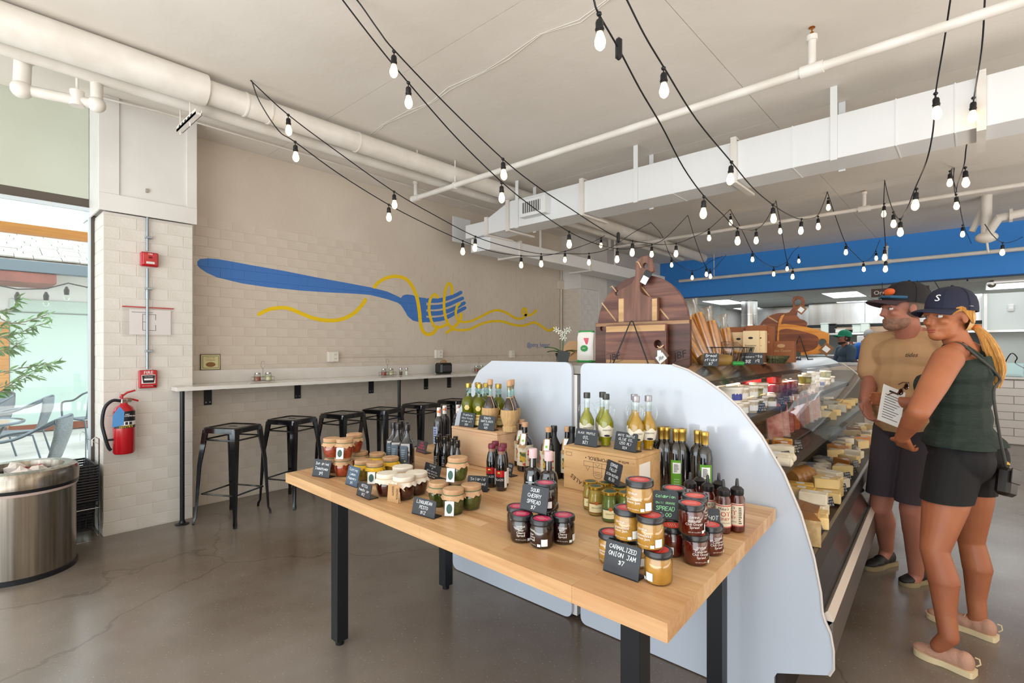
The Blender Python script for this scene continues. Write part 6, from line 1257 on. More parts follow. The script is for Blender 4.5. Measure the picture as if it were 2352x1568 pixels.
# second set, farther along: warm orange light put into the wood colours
ACA = wood('acacia_dark_warmlit', '6a3210', '8c4a18', rings=12, axis=0, scale=2.2); ACS = wood('acacia_gold_warmlit', 'c4741a', 'dc9434', rings=9, axis=0, scale=2.2)
def b2(y): return lambda x, z: (lambda p: (p.x, p.z))(PY(1560+x/5.88, 640+z/5.88, y))
yf_ = 4.6; f = b2(yf_+.06); t = board('round_board', 'round acacia board with pale stripe, leftmost in the farther group'); c_ = f(1370, 760); r_ = abs(f(1055, 760)[0]-c_[0])
P = [(c_[0]+r_*math.cos(a*.1745), max(c_[1]+r_*math.sin(a*.1745), ZD+.001)) for a in range(36)]; h = f(1135, 640); platewith(P, [(h[0], h[1], .018)], .02, ACA, 'board_body', t, yf_+.06)
A = f(1180, 508); B = f(1330, 595); obj('inlay_stripe', MB().prism([(A[0], A[1]), (A[0]+.006, A[1]+.008), (B[0]+.006, B[1]+.008), (B[0], B[1])], .002, 'y', yf_+.0575), SAP, t)
f = b2(yf_+.03); t = board('paddle_board', 'acacia paddle board with ring handle in the farther group'); P = [f(*q) for q in [(1300, 900), (1320, 700), (1345, 560), (1375, 495), (1430, 470), (1490, 455), (1530, 400), (1540, 350), (1528, 290), (1545, 250), (1600, 232), (1660, 250), (1688, 305), (1680, 370), (1620, 400), (1585, 440), (1580, 500), (1620, 545), (1680, 560), (1715, 590), (1720, 900)]]
P = [(x, max(z, ZD+.001)) for x, z in P]; h = f(1600, 318); platewith(P, [(h[0], h[1], .030)], .022, ACA, 'board_body', t, yf_+.03)
q = [f(*p) for p in ((1325, 700), (1348, 565), (1378, 500), (1425, 478), (1395, 540), (1375, 610), (1365, 700))]; obj('golden_edge', MB().prism(q, .002, 'y', yf_+.0275), ACS, t)
q = f(1650, 418); obj('label_tag', MB().at((q[0], yf_+.018, q[1]), ry=.7).box((-.03, 0, -.03), (.03, .002, .03)), mt('tag_tan', '8a5c34', .6), t); obj('tag_paper', MB().at((q[0], yf_+.0165, q[1]), ry=.7).box((-.018, 0, -.018), (.02, .001, .018)), LBL, t)
f = b2(yf_-.02); t = board('boat_board', 'boat shaped acacia board with golden rim and hole, rightmost on the case'); P = [f(*q) for q in [(1335, 1020), (1325, 800), (1345, 625), (1420, 612), (1560, 625), (1700, 650), (1850, 685), (1960, 720), (2015, 742), (2012, 850), (2005, 930), (1960, 990), (1850, 1015), (1650, 1030), (1450, 1032)]]
P = [(x, max(z, ZD+.001)) for x, z in P]; h = f(1932, 862); platewith(P, [(h[0], h[1], .032)], .022, ACS, 'board_body', t, yf_-.02)
q = [f(*p) for p in [(1345, 980), (1350, 690), (1450, 672), (1600, 695), (1750, 730), (1850, 765), (1888, 800), (1880, 900), (1820, 960), (1700, 990), (1500, 1000)]]; obj('dark_heartwood', MB().prism(rounded(q, .02, 3), .002, 'y', yf_-.0235), ACA, t)
q = f(1990, 950); obj('label_tag', MB().at((q[0], yf_-.03, q[1]), ry=.7).box((-.035, 0, -.04), (.035, .002, .04)), MATS['tag_tan'], t); obj('tag_paper', MB().at((q[0], yf_-.032, q[1]), ry=.7).box((-.022, 0, -.02), (.022, .001, .02)), LBL, t)
t = thing('wire_easel', 'black wire stand holding the acacia boards', 'stand'); a, b, c2 = f(1530, 1030), f(1632, 768), f(1755, 1030)
obj('front_wire', MB().tube([(a[0], yf_-.06, ZD+.004), (b[0], yf_-.04, b[1]), (c2[0], yf_-.06, ZD+.004)], .005, 8), BLACK, t); [obj('base_wire', MB().tube([(q[0], yf_-.06, ZD+.004), (q[0], yf_+.1, ZD+.004)], .005, 8), BLACK, t) for q in (a, c2)]
# breadsticks, boxes, basket, bags: x from u, chosen depth y
BREAD = mt('breadstick', 'e2a650', .6, c2='cf9038', scale=25); WRAP = glass('cellophane', 'f6efe6', .12, .12)
def atop(u, y, name, label, cat, rz=0, group=None): p = PY(u, 820, y); return thing(name, label, cat, (p.x, y, ZD+.0005), rz, group)
rnd = random.Random(2)
for i, (u, y, tilt, L_) in enumerate(((1600, 2.72, -.35, .30), (1622, 2.85, -.42, .27), (1650, 2.98, -.2, .24), (1662, 3.08, -.3, .22), (1610, 2.62, -.6, .2), (1636, 2.9, -.30, .29), (1676, 3.14, -.15, .2))):
    t = atop(u, y, 'breadstick_bag', '%s cellophane bag of golden breadsticks from the left, leaning on the basket' % ORD[i], 'bread', .2, 'bags of breadsticks on the case')
    for k in range(6): dx = (k % 3-1)*.018; dy = (k//3)*.016; obj('breadstick', MB().at((0, 0, .012), ry=tilt).tube([(dx, dy, .0), (dx, dy, L_*.5), (dx*1.1, dy, L_)], .0105, 8, rad=[.008, .0108, .009]), BREAD, t)
    M2 = MB().at((0, .008, .012), ry=tilt); M2.lathe([(.035, -.004), (.038, .02), (.038, L_*.9), (.026, L_), (.016, L_+.03), (.03, L_+.075), (.034, L_+.085)], 14, sy=.7, caps=False); obj('cellophane', M2, WRAP, t)
t = atop(1668, 2.98, 'wire_basket', 'black wire basket with wrapped bread behind the walnut boards', 'basket', .1); m = MB()
for z, k in ((.0, .8), (.09, 1)): m.tube([(-.13*k, -.09*k, z+.003), (.13*k, -.09*k, z+.003), (.13*k, .09*k, z+.003), (-.13*k, .09*k, z+.003)], .003, 6, closed=True)
for i in range(10): f_ = -1+i/4.5; [m.tube([(f_*.13*.8, s*.072, .003), (f_*.13+.012*(-1)**i, s*.09, .093)], .002, 5) for s in (-1, 1)]
for i in range(6): f_ = -1+i/2.5; [m.tube([(s*.104, f_*.072, .003), (s*.13, f_*.09, .093)], .002, 5) for s in (-1, 1)]
obj('wire_frame', m, BLACK, t)
t = atop(1672, 3.04, 'wrapped_flatbread', 'clear bag of flatbread crackers lying in the wire basket', 'bread', .3); t.location.z += .012
bm = bmesh.new(); bmesh.ops.create_icosphere(bm, subdivisions=3, radius=1)
for v in bm.verts: v.co = Vector((v.co.x*.085, v.co.y*.05, v.co.z*.06+.06))*rnd.uniform(.93, 1.05)
obj('cellophane', MB().bm(bm), WRAP, t); [obj('flatbread', MB().at((-.04+.02*k, 0, .06), ry=.3).lathe([(.045, 0), (.046, .004)], 16).at(), BREAD, t) for k in range(5)]
BOX1 = mt('carton_brown', '9a5c34', .6, c2='8a5030', scale=8); BOX2 = mt('carton_cream', 'dcc49a', .6); BANDB = mt('carton_band', '6a4428', .6)
def carton(u, y, w_, d_, h, m_, label, words, dark=False, dz=0, wm=INK):
    t = atop(u, y, 'cracker_carton', label, 'carton', .08, 'cartons of crackers on the case'); t.location.z += dz
    obj('carton_body', MB().box((-w_/2, 0, 0), (w_/2, d_, h), .002), m_, t)
    if dark: obj('dark_band', MB().box((-w_/2-.0006, -.0006, .005), (w_/2+.0006, d_, h*.33)), BANDB, t)
    obj('lettering', rows(-w_*.32, w_*.3, h*.5, h*.62, -.0004, 1), wm, t) if not words else text('lettering', words, w_*.16, wm, t, (0, -.001, h*.55)); obj('crest', MB().at((0, 0, h*.78), rx=R90).lathe([(w_*.16, 0), (w_*.16, .0008)], 8, sy=.5), wm, t); return t
LTB = mt('carton_print', 'c09868', .6)
for a in [(1690, 3.5, .10, .07, .23, BOX1, 'tall brown carton at the back, left', 'Cucina', False, 0, LTB), (1736, 3.45, .12, .08, .235, BOX1, 'tall brown carton at the back, middle', 'Gusta', False, 0, LTB), (1762, 3.5, .06, .08, .23, BOX1, 'tall brown carton at the back, right', '', False, 0, LTB), (1676, 3.22, .07, .05, .185, BOX2, 'cream cracker box, leftmost', '', False, 0), (1696, 3.18, .085, .05, .185, BOX2, 'cream cracker box behind the wire basket', 'Rosmarino', False, 0), (1724, 3.12, .085, .06, .19, BOX2, 'cream cracker box with dark band in front', 'Rosmarino', True, 0), (1746, 3.16, .05, .06, .19, BOX2, 'narrow cream cracker box at the right', 'Timo', True, 0), (1794, 3.55, .15, .07, .135, BOX1, 'low brown carton in front of the acacia boards', 'Casa Gusto', False, 0, LTB)]: carton(*a)
t = atop(1650, 2.62, 'paper_bag', 'brown printed bag of crackers with green end lying on its side', 'bag', .25); obj('bag_body', MB().at((0, 0, .028), ry=R90).lathe([(.012, -.10), (.028, -.08), (.03, 0), (.028, .05), (.02, .065)], 14, sy=1.2), mt('bag_brown', '6e4a24', .5, c2='8a6a30', scale=15), t); obj('green_end', MB().box((.066, -.03, .003), (.12, .03, .022), .006), mt('bag_green', '1f8a34', .4), t)
def tcard(u, y, label, words, rz=0): 
    t = atop(u, y, 'price_card', label, 'price card', rz, 'chalk price cards on the case top'); w_, h = .07, .065; obj('slate', MB().at(rx=-.25).box((-w_/2, 0, 0), (w_/2, .002, h)), CHALK, t); cm = chalk(words, w_, h); q = MB(); q.M = Matrix.Rotation(-.25, 4, 'X') @ Matrix.Translation((0, -.0006, h/2)); q.add(cm.v, cm.f); obj('chalk_writing', q, CHALKW, t, smooth=0); obj('card_foot', MB().box((-w_/2, 0, 0), (w_/2, .02, .002)), BLACK, t)
tcard(1632, 2.48, 'slate price card before the breadsticks', ['Bread', 'sticks', '$7'], .1); tcard(1718, 2.92, 'slate price card before the cracker boxes', ['Crackers', '$8'], .1); tcard(1738, 2.98, 'slate price card leaning beside the other cracker card', ['Torta', '$9'], .5); tcard(1828, 4.3, 'small slate card at the foot of the acacia boards', ['Board'], .4)
t = atop(1782, 3.25, 'glass_dish', 'shallow glass dish of wrapped sweets on the case', 'dish'); obj('dish', MB().lathe([(.05, 0), (.075, .045), (.073, .045), (.048, .004)], 20, caps=False), GLN, t); obj('sweets', MB().lathe([(.045, .004), (.062, .03), (.03, .042), (.001, .044)], 14), mt('sweets', 'a88a5a', .5, c2='6a4a2a', scale=80), t)
# green and white bag, orchid, cardboard box and black card on the rear top
ZR = 1.3185
p = PY(1347, 800, 2.72); t = thing('rice_bag', 'white and green plastic bag standing left of the walnut boards', 'bag', (p.x, 2.72, ZR+.0003), .15)
w_ = .055; hgt = .20; vs = []; fs = []
prof = [(0, .9, .5), (.02, 1, .62), (.06, 1, .6), (.11, .96, .6), (.16, 1.0, .5), (.19, .95, .25), (.20, .92, .04)]
for z, a, b in prof: vs += [(x*w_*a, y*w_*b, z) for x, y in ((-1, -.6), (-.6, -1), (.6, -1), (1, -.6), (1, .6), (.6, 1), (-.6, 1), (-1, .6))]
for k in range(len(prof)-1):
    for i in range(8): j = (i+1) % 8; fs.append((k*8+i, k*8+j, k*8+8+j, k*8+8+i))
fs += [tuple(range(7, -1, -1)), tuple(range(48, 56))]
bagm = MB().add(vs, fs); obj('bag_body', bagm, mt('bag_white', 'e2ddd6', .3, coat=.4), t)
GR = MATS['bag_green']; obj('green_band', MB().box((-w_*.99, -w_*.63, .002), (w_*.99, w_*.63, .016), .004), GR, t); obj('green_band', MB().box((-w_*.96, -w_*.2, .186), (w_*.96, w_*.2, .202), .004), GR, t)
obj('green_blot', MB().at((.0, -w_*.615, .09), rx=R90).lathe([(.026, 0), (.026, .002)], 9, sy=.8), GR, t); obj('pink_wedge', MB().prism([(-.005, .155), (.03, .155), (.022, .115), (.012, .115)], .002, 'y', -w_*.62), mt('bag_pink', 'd0485a', .4), t); text('lettering', 'RISO', .01, LBL, t, (.0, -w_*.66, .09))
LEAFD = mt('orchid_leaf', '2c6a28', .35); PETAL = mt('orchid_petal', 'eceee0', .5)
yo = 3.1; p = PY(1290, 820, yo); t = thing('potted_orchid', 'white orchid with two stems in a dark pot behind the left end panel', 'plant', (p.x, yo, ZR+.0003))
obj('pot', MB().lathe([(.035, 0), (.045, .05), (.042, .05)], 16), BLACK, t)
def leafm(L_, w2, az, el):
    pts = []; 
    for k in range(6): u_ = k/5; pts.append((L_*u_*math.cos(el*(1-u_*.8)), w2*math.sin(math.pi*min(u_+.08, 1))**.7 if u_ < 1 else .002, .05+L_*math.sin(el)*u_-L_*.5*u_*u_))
    vs = []; 
    for x, w3, z in pts: vs += [(x, -w3, z), (x, 0, z-.006), (x, w3, z)]
    fs = []
    for k in range(5): fs += [(k*3, k*3+3, k*3+4, k*3+1), (k*3+1, k*3+4, k*3+5, k*3+2)]
    return MB().at((0, 0, 0), rz=az).add(vs, fs)
for az, el, L_ in ((.3, .8, .12), (3.3, 1.0, .15), (2.6, .4, .12), (5.2, .6, .1), (1.2, .7, .12), (4.2, .7, .12)): obj('leaf', leafm(L_, .026, az, el), LEAFD, t)
for dx, hh, en in ((-.005, .22, -.02), (.012, .215, .07)):
    pts = spl([(dx, 0, .04), (dx*1.5, 0, .14), (dx*2, 0, hh), (dx*2+en, 0, hh+.015)], 4); obj('stem', MB().tube(pts, .0022, 5), LEAFD, t)
    for k in range(4):
        q = pts[-1-k*2] if k*2 < len(pts) else pts[-1]; fl = MB()
        for a in range(5): fl.at((q[0]+.012*(k-1.5), q[1]-.01, q[2]-.004*k), rx=.2).add([(0, 0, 0), (.018*math.cos(a*1.2566+.9), -.002, .018*math.sin(a*1.2566+.9)), (.028*math.cos(a*1.2566+.4+.9-.2), -.004, .028*math.sin(a*1.2566+.4+.9-.2)), (.018*math.cos(a*1.2566+1.3), -.002, .018*math.sin(a*1.2566+1.3))], [(0, 1, 2, 3)])
        obj('blossom', fl, PETAL, t)
p = PY(1322, 815, 3.3); t = thing('cardboard_box', 'cardboard pizza style box leaning behind the orchid', 'box', (p.x, 3.3, ZR+.0003), .1); obj('box_body', MB().prism([(-.11, 0), (.11, 0), (.11, .15), (-.06, .15), (-.11, .1)], .03, 'y'), mt('kraft_board', 'b8926a', .8), t); text('lettering', 'COMPOST', .022, INK, t, (-.02, -.002, .05), (R90, -.5, 0))
p = PY(1290, 826, 2.8); t = thing('menu_slate', 'black slate menu card standing in front of the orchid', 'price card', (p.x, 2.8, ZR+.0003), .1); obj('slate', MB().at(ry=.18, rx=-.2).box((-.045, 0, 0), (.045, .003, .075)), mt('slate_black', '25272b', .3), t); obj('card_foot', MB().box((-.04, 0, 0), (.04, .03, .003)), BLACK, t)
# ================================================ kitchen under the blue bulkhead
KW = mt('kitchen_wall', 'd3d8d4', .5); KC = mt('kitchen_tile_white', 'c8ccc8', .6, c2='bfc4c0', scale=40); PANL = mt('light_panel', 'f6fbff', .5, emit=2.6)
kc = struct('ceiling_kitchen', MB().box((-5.3, YB+.15, 2.56), (4.6, 17, 2.6)), KC)
for i in range(9):
    for j in range(11):
        x = -5.3+1.2*i; y = YB+.16+.6*j
        if x < 3.4: obj('ceiling_tile', MB().box((x+.008, y+.008, 2.53), (x+1.192, y+.592, 2.56)), KC, kc)
struct('wall_kitchen_back', MB().box((-5.3, 16.4, 0), (.19, 16.6, 2.6)), KW)
struct('wall_kitchen_right', MB().box((.19, 13.7, 0), (4.6, 13.9, 2.6)).box((.10, 13.66, 0), (.19, 16.5, 2.6)), KW)
struct('wall_right', MB().box((4.6, -3.6, 0), (4.8, 17, CZ+.2)), mt('wall_warm', 'cfc7bb', .7))
struct('door_1', MB().box((.12, 13.64, 0), (.17, 13.66, 2.5)), STEEL)
p = PY(2322, 707, 13.69); t = thing('wall_sensor', 'small white sensor on the pale kitchen wall, far right', 'sensor', (p.x, 13.695, p.z)); obj('housing', MB().box((-.05, -.03, -.07), (.05, 0, .07), .015), WHITE, t); obj('sensor_lens', MB().box((-.03, -.034, -.02), (.03, -.03, .03)), LBL, t)
lnm = ['ceiling light panel at the left behind the breadsticks', 'ceiling light panel behind the round steel flue', 'ceiling light panel left of the Order sign', 'ceiling light panel behind and below the one left of the Order sign', 'ceiling light panel above the pale kitchen wall at the right', 'ceiling light panel beside the woman\'s cap']
for (u, v), nm in zip(((1664, 694.5), (1727, 710), (1940, 677.5), (1965, 696.5), (2318, 656), (2242, 681)), lnm):
    p = PZ(u, v, 2.52); t = thing('light_panel', nm, 'ceiling light', (p.x, p.y, 2.53), 0, 'kitchen ceiling light panels')
    obj('frame', MB().box((-.31, -.61, -.006), (.31, .61, 0)), WHITE, t); obj('diffuser', MB().box((-.29, -.59, -.011), (.29, .59, -.006)), PANL, t)
area('kitchen_light', (-1.5, 12.6, 2.50), (0, 0, 0), 5, 3, 60, (.93, .98, 1))
for u, v, nm in ((1680, 681, 'left'), (1789, 706, 'middle'), (2222, 641, 'right')): p = PZ(u, v, 2.52); t = thing('ceiling_sprinkler', 'small sprinkler head on the kitchen ceiling, '+nm, 'sprinkler', (p.x, p.y, 2.53)); obj('escutcheon', MB().lathe([(.04, -.004), (.04, 0)], 12), WHITE, t); obj('sprinkler_head', MB().lathe([(.012, -.05), (.012, -.004)], 8), CHROME, t)
p = PZ(2318, 648, 2.52); t = thing('emergency_light', 'twin headed emergency light on the kitchen ceiling at the right', 'light', (p.x, p.y-.4, 2.53)); obj('housing', MB().box((-.2, -.06, -.06), (.2, .06, 0), .01), WHITE, t); [obj('lamp_head', MB().ball((s*.22, 0, -.06), .06, 12, 8), STEEL, t) for s in (-1, 1)]
p0 = PY(2001, 672, 10.3); t = thing('order_sign', 'brown hanging sign reading Order', 'sign', (p0.x, 10.3, 0)); za, zb_ = PY(2001, 683, 10.3).z, PY(2001, 664, 10.3).z
obj('sign_board', MB().box((0, 0, za), (.75, .02, zb_)), mt('sign_brown', '4a352c', .5), t); text('lettering', 'Order Here', .095, LEGW, t, (.035, -.003, (za+zb_)/2), align='LEFT'); [obj('hanger_wire', MB().tube([(x, .01, zb_), (x, .01, 2.505)], .005, 6), BLACK, t) for x in (.15, .6)]
SS = mt('stainless_sheet', 'c9cbc9', .22, .95, c2='a8a098', scale=1.2, stretch=(1.5, 1, .1), lo=.4, hi=.6)
p = PY(1857, 720, 14.2); t = thing('extractor_hood', 'long stainless steel extractor hood over the cooking line', 'hood'); x = p.x
for k in range(4): a = x+k*1.15; obj('hood_panel', MB().box((a+.004, 14.2, 2.0), (a+1.146, 14.23, 2.52), .004), SS, t)
obj('hood_body', MB().box((x, 14.235, 2.02), (x+4.6, 15.4, 2.52)), SS, t); obj('hood_lip', MB().box((x-.02, 14.17, 1.94), (x+4.6, 14.2, 2.0)), mt('hood_dark', '2e3032', .4, .5), t)
p = PY(1740, 720, 15); t = thing('extractor_hood', 'plain grey steel hood at the left end of the cooking line', 'hood'); obj('hood_body', MB().box((p.x, 14.6, 1.95), (x-.06, 15.6, 2.52), .01), SS, t); obj('hood_lip', MB().box((p.x, 14.58, 1.92), (x-.06, 14.6, 1.99)), MATS['hood_dark'], t)
t = thing('pass_shelf', 'stainless pass shelf with containers in the kitchen', 'shelf'); xs0 = x-.3
obj('shelf_top', MB().box((xs0, 13.5, 1.74), (3.0, 13.9, 1.78)), SS, t); obj('lower_shelf', MB().box((xs0, 13.5, 1.26), (-1.6, 13.9, 1.29)), SS, t); [obj('upright', MB().box((q, 13.5, 0), (q+.04, 13.9, 1.74)), SS, t) for q in (xs0, -1.62, 1.2)]
obj('heat_backing', MB().box((xs0, 13.92, 1.80), (3, 13.94, 1.92)), mt('backing_tan', 'b89a80', .5), t)  # plain tan strip along the back of the shelf
bot = mt('square_bottle_white', 'd8e2d8', .3); 
for i, (u, w_, h, m_, nm) in enumerate(((1894, .17, .24, bot, 'white square container left of the black one'), (1911, .15, .22, BLACK, 'black container on the pass shelf'), (1930, .22, .1, MWHITE, 'low white foam box on the pass shelf'), (1947, .2, .07, BLACK, 'low stack of black lids on the pass shelf'), (1967, .17, .18, bot, 'white square container in the middle of the pass shelf'), (1986, .17, .22, bot, 'tall white square container right on the pass shelf'))):
    p = PY(u, 760, 13.65); t = thing('storage_container', nm, 'container', (p.x, 13.65, 1.7805), 0, 'containers on the pass shelf'); obj('container_body', MB().box((-w_/2, 0, 0), (w_/2, .15, h*.9), .02), m_, t); obj('container_lid', MB().box((-w_/2-.005, -.005, h*.9), (w_/2+.005, .155, h), .01), m_, t)
for u, m_, nm in ((1948, mt('pickle', '7a8038', .4), 'glass canister of green pickles'), (1955, LBL, 'white canister with red lid'), (1964, CWAX, 'glass canister of red peppers')):
    p = PY(u, 790, 13.65); t = thing('glass_canister', nm+' on the lower kitchen shelf', 'canister', (p.x, 13.65, 1.2905), 0, 'canisters on the lower kitchen shelf'); obj('contents', MB().lathe([(.045, .002), (.045, .12)], 12), m_, t); obj('glass_jar', MB().lathe([(.05, 0), (.05, .25)], 14, caps=False), GLSJ, t); obj('lid', MB().lathe([(.052, .25), (.052, .28)], 12), RED if 'red lid' in nm else WHITE, t)
t = thing('reach_in_fridge', 'white tall kitchen refrigerator between the two cooks', 'refrigerator'); p = PY(1968, 800, 13.0); p2 = PY(1985, 800, 13.0); 
obj('fridge_body', MB().box((p.x, 13.0, .9), (p.x+.9, 13.4, 1.70), .01), WHITE, t); [obj('handle', MB().box((p.x+.08, 12.97, z), (p.x+.11, 13.0, z+.14)), BLACK, t) for z in (1.15, 1.45)]; obj('base', MB().box((p.x, 13.0, 0), (p.x+.9, 13.4, .89)), SS, t)
# flue, pizza oven, pipework seen over the crackers
p = PY(1721, 720, 12.4); t = thing('steel_flue', 'round polished steel flue rising from the oven', 'flue', (p.x, 12.4, 0)); obj('flue_pipe', MB().cyl(.17, 1.85, 2.53, 24), CHROME if 0 else SS, t); [obj('flue_band', MB().cyl(.18, z, z+.02, 24), CHROME, t) for z in (1.95, 2.2)]
t = thing('dome_oven', 'pale domed pizza oven behind the cracker boxes', 'oven', (p.x-.1, 12.4, 0)); obj('dome', MB().ball((0, 0, 1.3), (.95, .7, .62), 28, 14), mt('oven_pale', 'c6ccd0', .35), t); obj('oven_base', MB().box((-.9, -.6, 0), (.9, .6, 1.1), .02), WHITE, t)
p = PY(1690, 735, 15.8); t = thing('dark_alcove', 'dark alcove with pipework and a green exit light in the far kitchen', 'alcove'); obj('alcove_back', MB().box((p.x-.6, 15.9, 1.2), (p.x+1.0, 16.0, 2.3)), mt('alcove_grey', '6c706c', .7), t)
for k in range(7): obj('pipe', MB().tube([(p.x-.4+.18*k, 15.8, 2.0+.12*math.sin(k*2)), (p.x-.3+.18*k, 15.8, 1.75+.1*math.cos(k*3)), (p.x-.2+.18*k, 15.8, 1.95)], .04, 8), BLACK, t)
q = PY(1657, 730, 15.8); obj('exit_sign', MB().box((q.x-.08, 15.7, q.z-.09), (q.x+.08, 15.74, q.z+.09)), mt('exit_green', '2fd060', .4, emit=1.2), t)
p = PY(1643, 735, 13.5); t = thing('kitchen_pillar', 'white square pillar in the kitchen behind the breadsticks', 'pillar'); obj('pillar_body', MB().box((p.x-.25, 13.5, 0), (p.x+.12, 13.9, 2.53)), KW, t); obj('pillar_base', MB().box((p.x-.27, 13.48, 0), (p.x+.14, 13.92, .1)), KW, t)
# front counters
GREYC = mt('counter_grey', '9b938c', .5); TRIMP = mt('counter_trim', 'd8c8bc', .45)
p = PY(2006, 833, 10.0); t = thing('order_counter', 'grey order counter with pale frame beyond the display case', 'counter'); x1 = p.x; zt = p.z-.01
obj('counter_body', MB().box((-4.2, 10.02, 0), (x1-.03, 10.5, zt-.04)), GREYC, t); obj('counter_top', MB().box((-4.2, 9.97, zt-.04), (x1+.03, 10.55, zt), .005), WHITE, t); obj('frame_post', MB().box((x1-.12, 10.0, 0), (x1, 10.5, zt-.045)), TRIMP, t); obj('frame_rail', MB().box((-4.2, 10.0, zt-.12), (x1-.12, 10.02, zt-.045)), TRIMP, t)
# tiled counter, right
t = thing('tiled_counter', 'service counter faced with white subway tiles at the far right', 'counter'); x0 = PY(2205, 900, 10.55).x; TILEW = mt('subway_tile', 'dcd4cc', .25, coat=.4)
obj('counter_core', MB().box((x0, 10.565, 0), (4.4, 11.2, .96)), GREYC, t); obj('counter_top', MB().box((x0-.03, 10.5, .965), (4.4, 11.25, 1.0), .004), QUARTZ, t)
tm = {}; k = 0; z = .01; n_ = 0
while z < .95:
    x = x0-(.2 if k % 2 else 0); h = min(.118, .955-z)
    while x < 2.6:
        a = max(x, x0); b = x+.4
        if b-a > .05 and n_ < 200:
            key = (round(b-a, 3), round(h, 3)); 
            if key not in tm: tm[key] = MB().box((0, -.012, 0), (b-a-.006, 0, h-.006), .002).mesh('tile', TILEW)
            link('tile', tm[key], t, (a, 10.565, z)); n_ += 1
        x += .4
    z += .118; k += 1
p = PZ(2290, 850, 1.0); t = thing('card_terminal', 'black card terminal with cable on the tiled counter', 'terminal', (PY(2290, 855, 10.8).x, 10.8, 1.0005)); obj('terminal_body', MB().box((-.06, -.05, 0), (.06, .05, .16), .01), BLACK, t); obj('cable', MB().tube(spl([(.05, 0, .1), (.15, 0, .34), (.22, 0, .28), (.2, 0, .2), (.3, 0, .12), (.35, 0, .06)], 4), .008, 6), BLACK, t)
t = thing('tip_box', 'clear acrylic box on the tiled counter at the right edge', 'box', (PY(2325, 855, 10.8).x, 10.8, 1.0005)); obj('acrylic_box', MB().box((-.12, -.08, .002), (.12, .08, .2)), GLN, t); obj('paper_slips', MB().box((-.1, -.06, .004), (.1, .06, .03)), LBL, t)
# ================================================ string lights
BULB = mt('bulb_glow', 'ffd9a0', .3, emit=5); 
def bulb_m(mm): MATS['bulb_glow'].node_tree.nodes['Principled BSDF'].inputs['Emission Color'].default_value = (1, .68, .36, 1)
bulb_m(0)
sock_me = MB().lathe([(.0035, 0), (.0035, -.022), (.013, -.026), (.0165, -.034), (.0165, -.058), (.019, -.060), (.019, -.066), (.0165, -.068), (.0165, -.076)], 12).mesh('lamp_socket', BLACK)
bulb_me = MB().lathe([(.013, -.076), (.016, -.088), (.0225, -.108), (.0235, -.122), (.019, -.138), (.009, -.148), (.001, -.150)], 14).mesh('bulb', BULB)
glow = 0
def string(label, S, E, path, nodes, kink=(), plug=None, scale=1):
    t = thing('string_light', label, 'string light', (0, 0, 0), 0, 'cafe string lights'); 
    pts = [PV(u, v, S, E) if len(q) == 0 else None for (u, v), q in zip(path, [()]*len(path))]
    for i, p in enumerate(pts): p.z = min(p.z, CZ-.004)
    obj('cable', MB().tube(spl(pts, 5), .0042*scale, 7), BLACK, t)
    for u, v in nodes:
        p = PV(u, v, S, E)
        s = link('lamp_socket', sock_me, t, p); s.rotation_euler = (random.uniform(-.06, .06), random.uniform(-.06, .06), 0); b = link('bulb', bulb_me, s); obj('cable_clip', MB().at(p).ball((0, 0, 0), (.012, .012, .01), 8, 6), BLACK, t)
    if plug: p = PV(*plug, S, E); obj('plug_joint', MB().at(p).box((-.016, -.016, -.05), (.016, .016, .05), .012), BLACK, t)
    return t
E1, E2, E3, E4, E5, E6, E7 = [(x, 7.05) for x in (-3.58, -3.01, -2.46, -1.88, -1.32, -.753, -.163)]
string('string of bulbs, upper one of the leftmost pair', (-3.78, 1.43), E1, [(575, 183), (660, 262), (780, 352), (905, 440), (1000, 495), (1092, 543), (1170, 568), (1243, 583), (1300, 582), (1353, 582), (1400, 570), (1450, 537), (1495, 510)], [(662, 264), (905, 440), (1092, 543), (1243, 583), (1353, 582)])
p = PZ(1411, 523, CZ)
string('string of bulbs, lower one of the leftmost pair', (-3.78, 1.43), (p.x, p.y), [(578, 183), (597, 235), (640, 300), (678, 326), (780, 400), (893, 470), (980, 515), (1063, 553), (1130, 577), (1197, 587), (1250, 587), (1298, 577), (1350, 560), (1381, 546), (1411, 524)], [(678, 326), (893, 470), (1063, 553), (1197, 587), (1298, 577), (1381, 546)])
S2 = (-2.47, 1.4)
string('string of bulbs, left one of the second pair', S2, E2, [(765, -30), (787, 0), (860, 95), (938, 190), (1050, 318), (1155, 420), (1230, 480), (1307, 532), (1370, 560), (1418, 571), (1460, 570), (1497, 562), (1530, 545), (1580, 494)], [(938, 190), (1152, 420), (1307, 532), (1418, 571), (1497, 562)])
string('string of bulbs, right one of the second pair', S2, E3, [(793, -30), (820, 0), (870, 70), (908, 118), (1030, 245), (1155, 365), (1230, 425), (1300, 472), (1370, 518), (1418, 545), (1453, 553), (1510, 561), (1553, 559), (1590, 545), (1628, 526), (1677, 480)], [(905, 118), (1155, 365), (1453, 553), (1553, 559), (1628, 526)], plug=(1420, 545))
S3 = (-1.1, 1.4)
string('string of bulbs, left one of the third pair', S3, E4, [(1355, -30), (1364, 0), (1375, 32), (1420, 110), (1470, 205), (1520, 290), (1570, 385), (1617, 450), (1660, 492), (1694, 524), (1735, 527), (1760, 505), (1782, 459)], [(1376, 32), (1617, 452), (1694, 524), (1737, 527)], plug=(1421, 112))
string('string of bulbs, right one of the third pair', S3, E5, [(1425, -30), (1440, 0), (1480, 80), (1525, 155), (1600, 275), (1680, 372), (1730, 432), (1775, 470), (1810, 492), (1840, 503), (1875, 497), (1890, 470), (1900, 440)], [(1524, 157), (1680, 372), (1775, 470), (1841, 503), (1879, 497)])
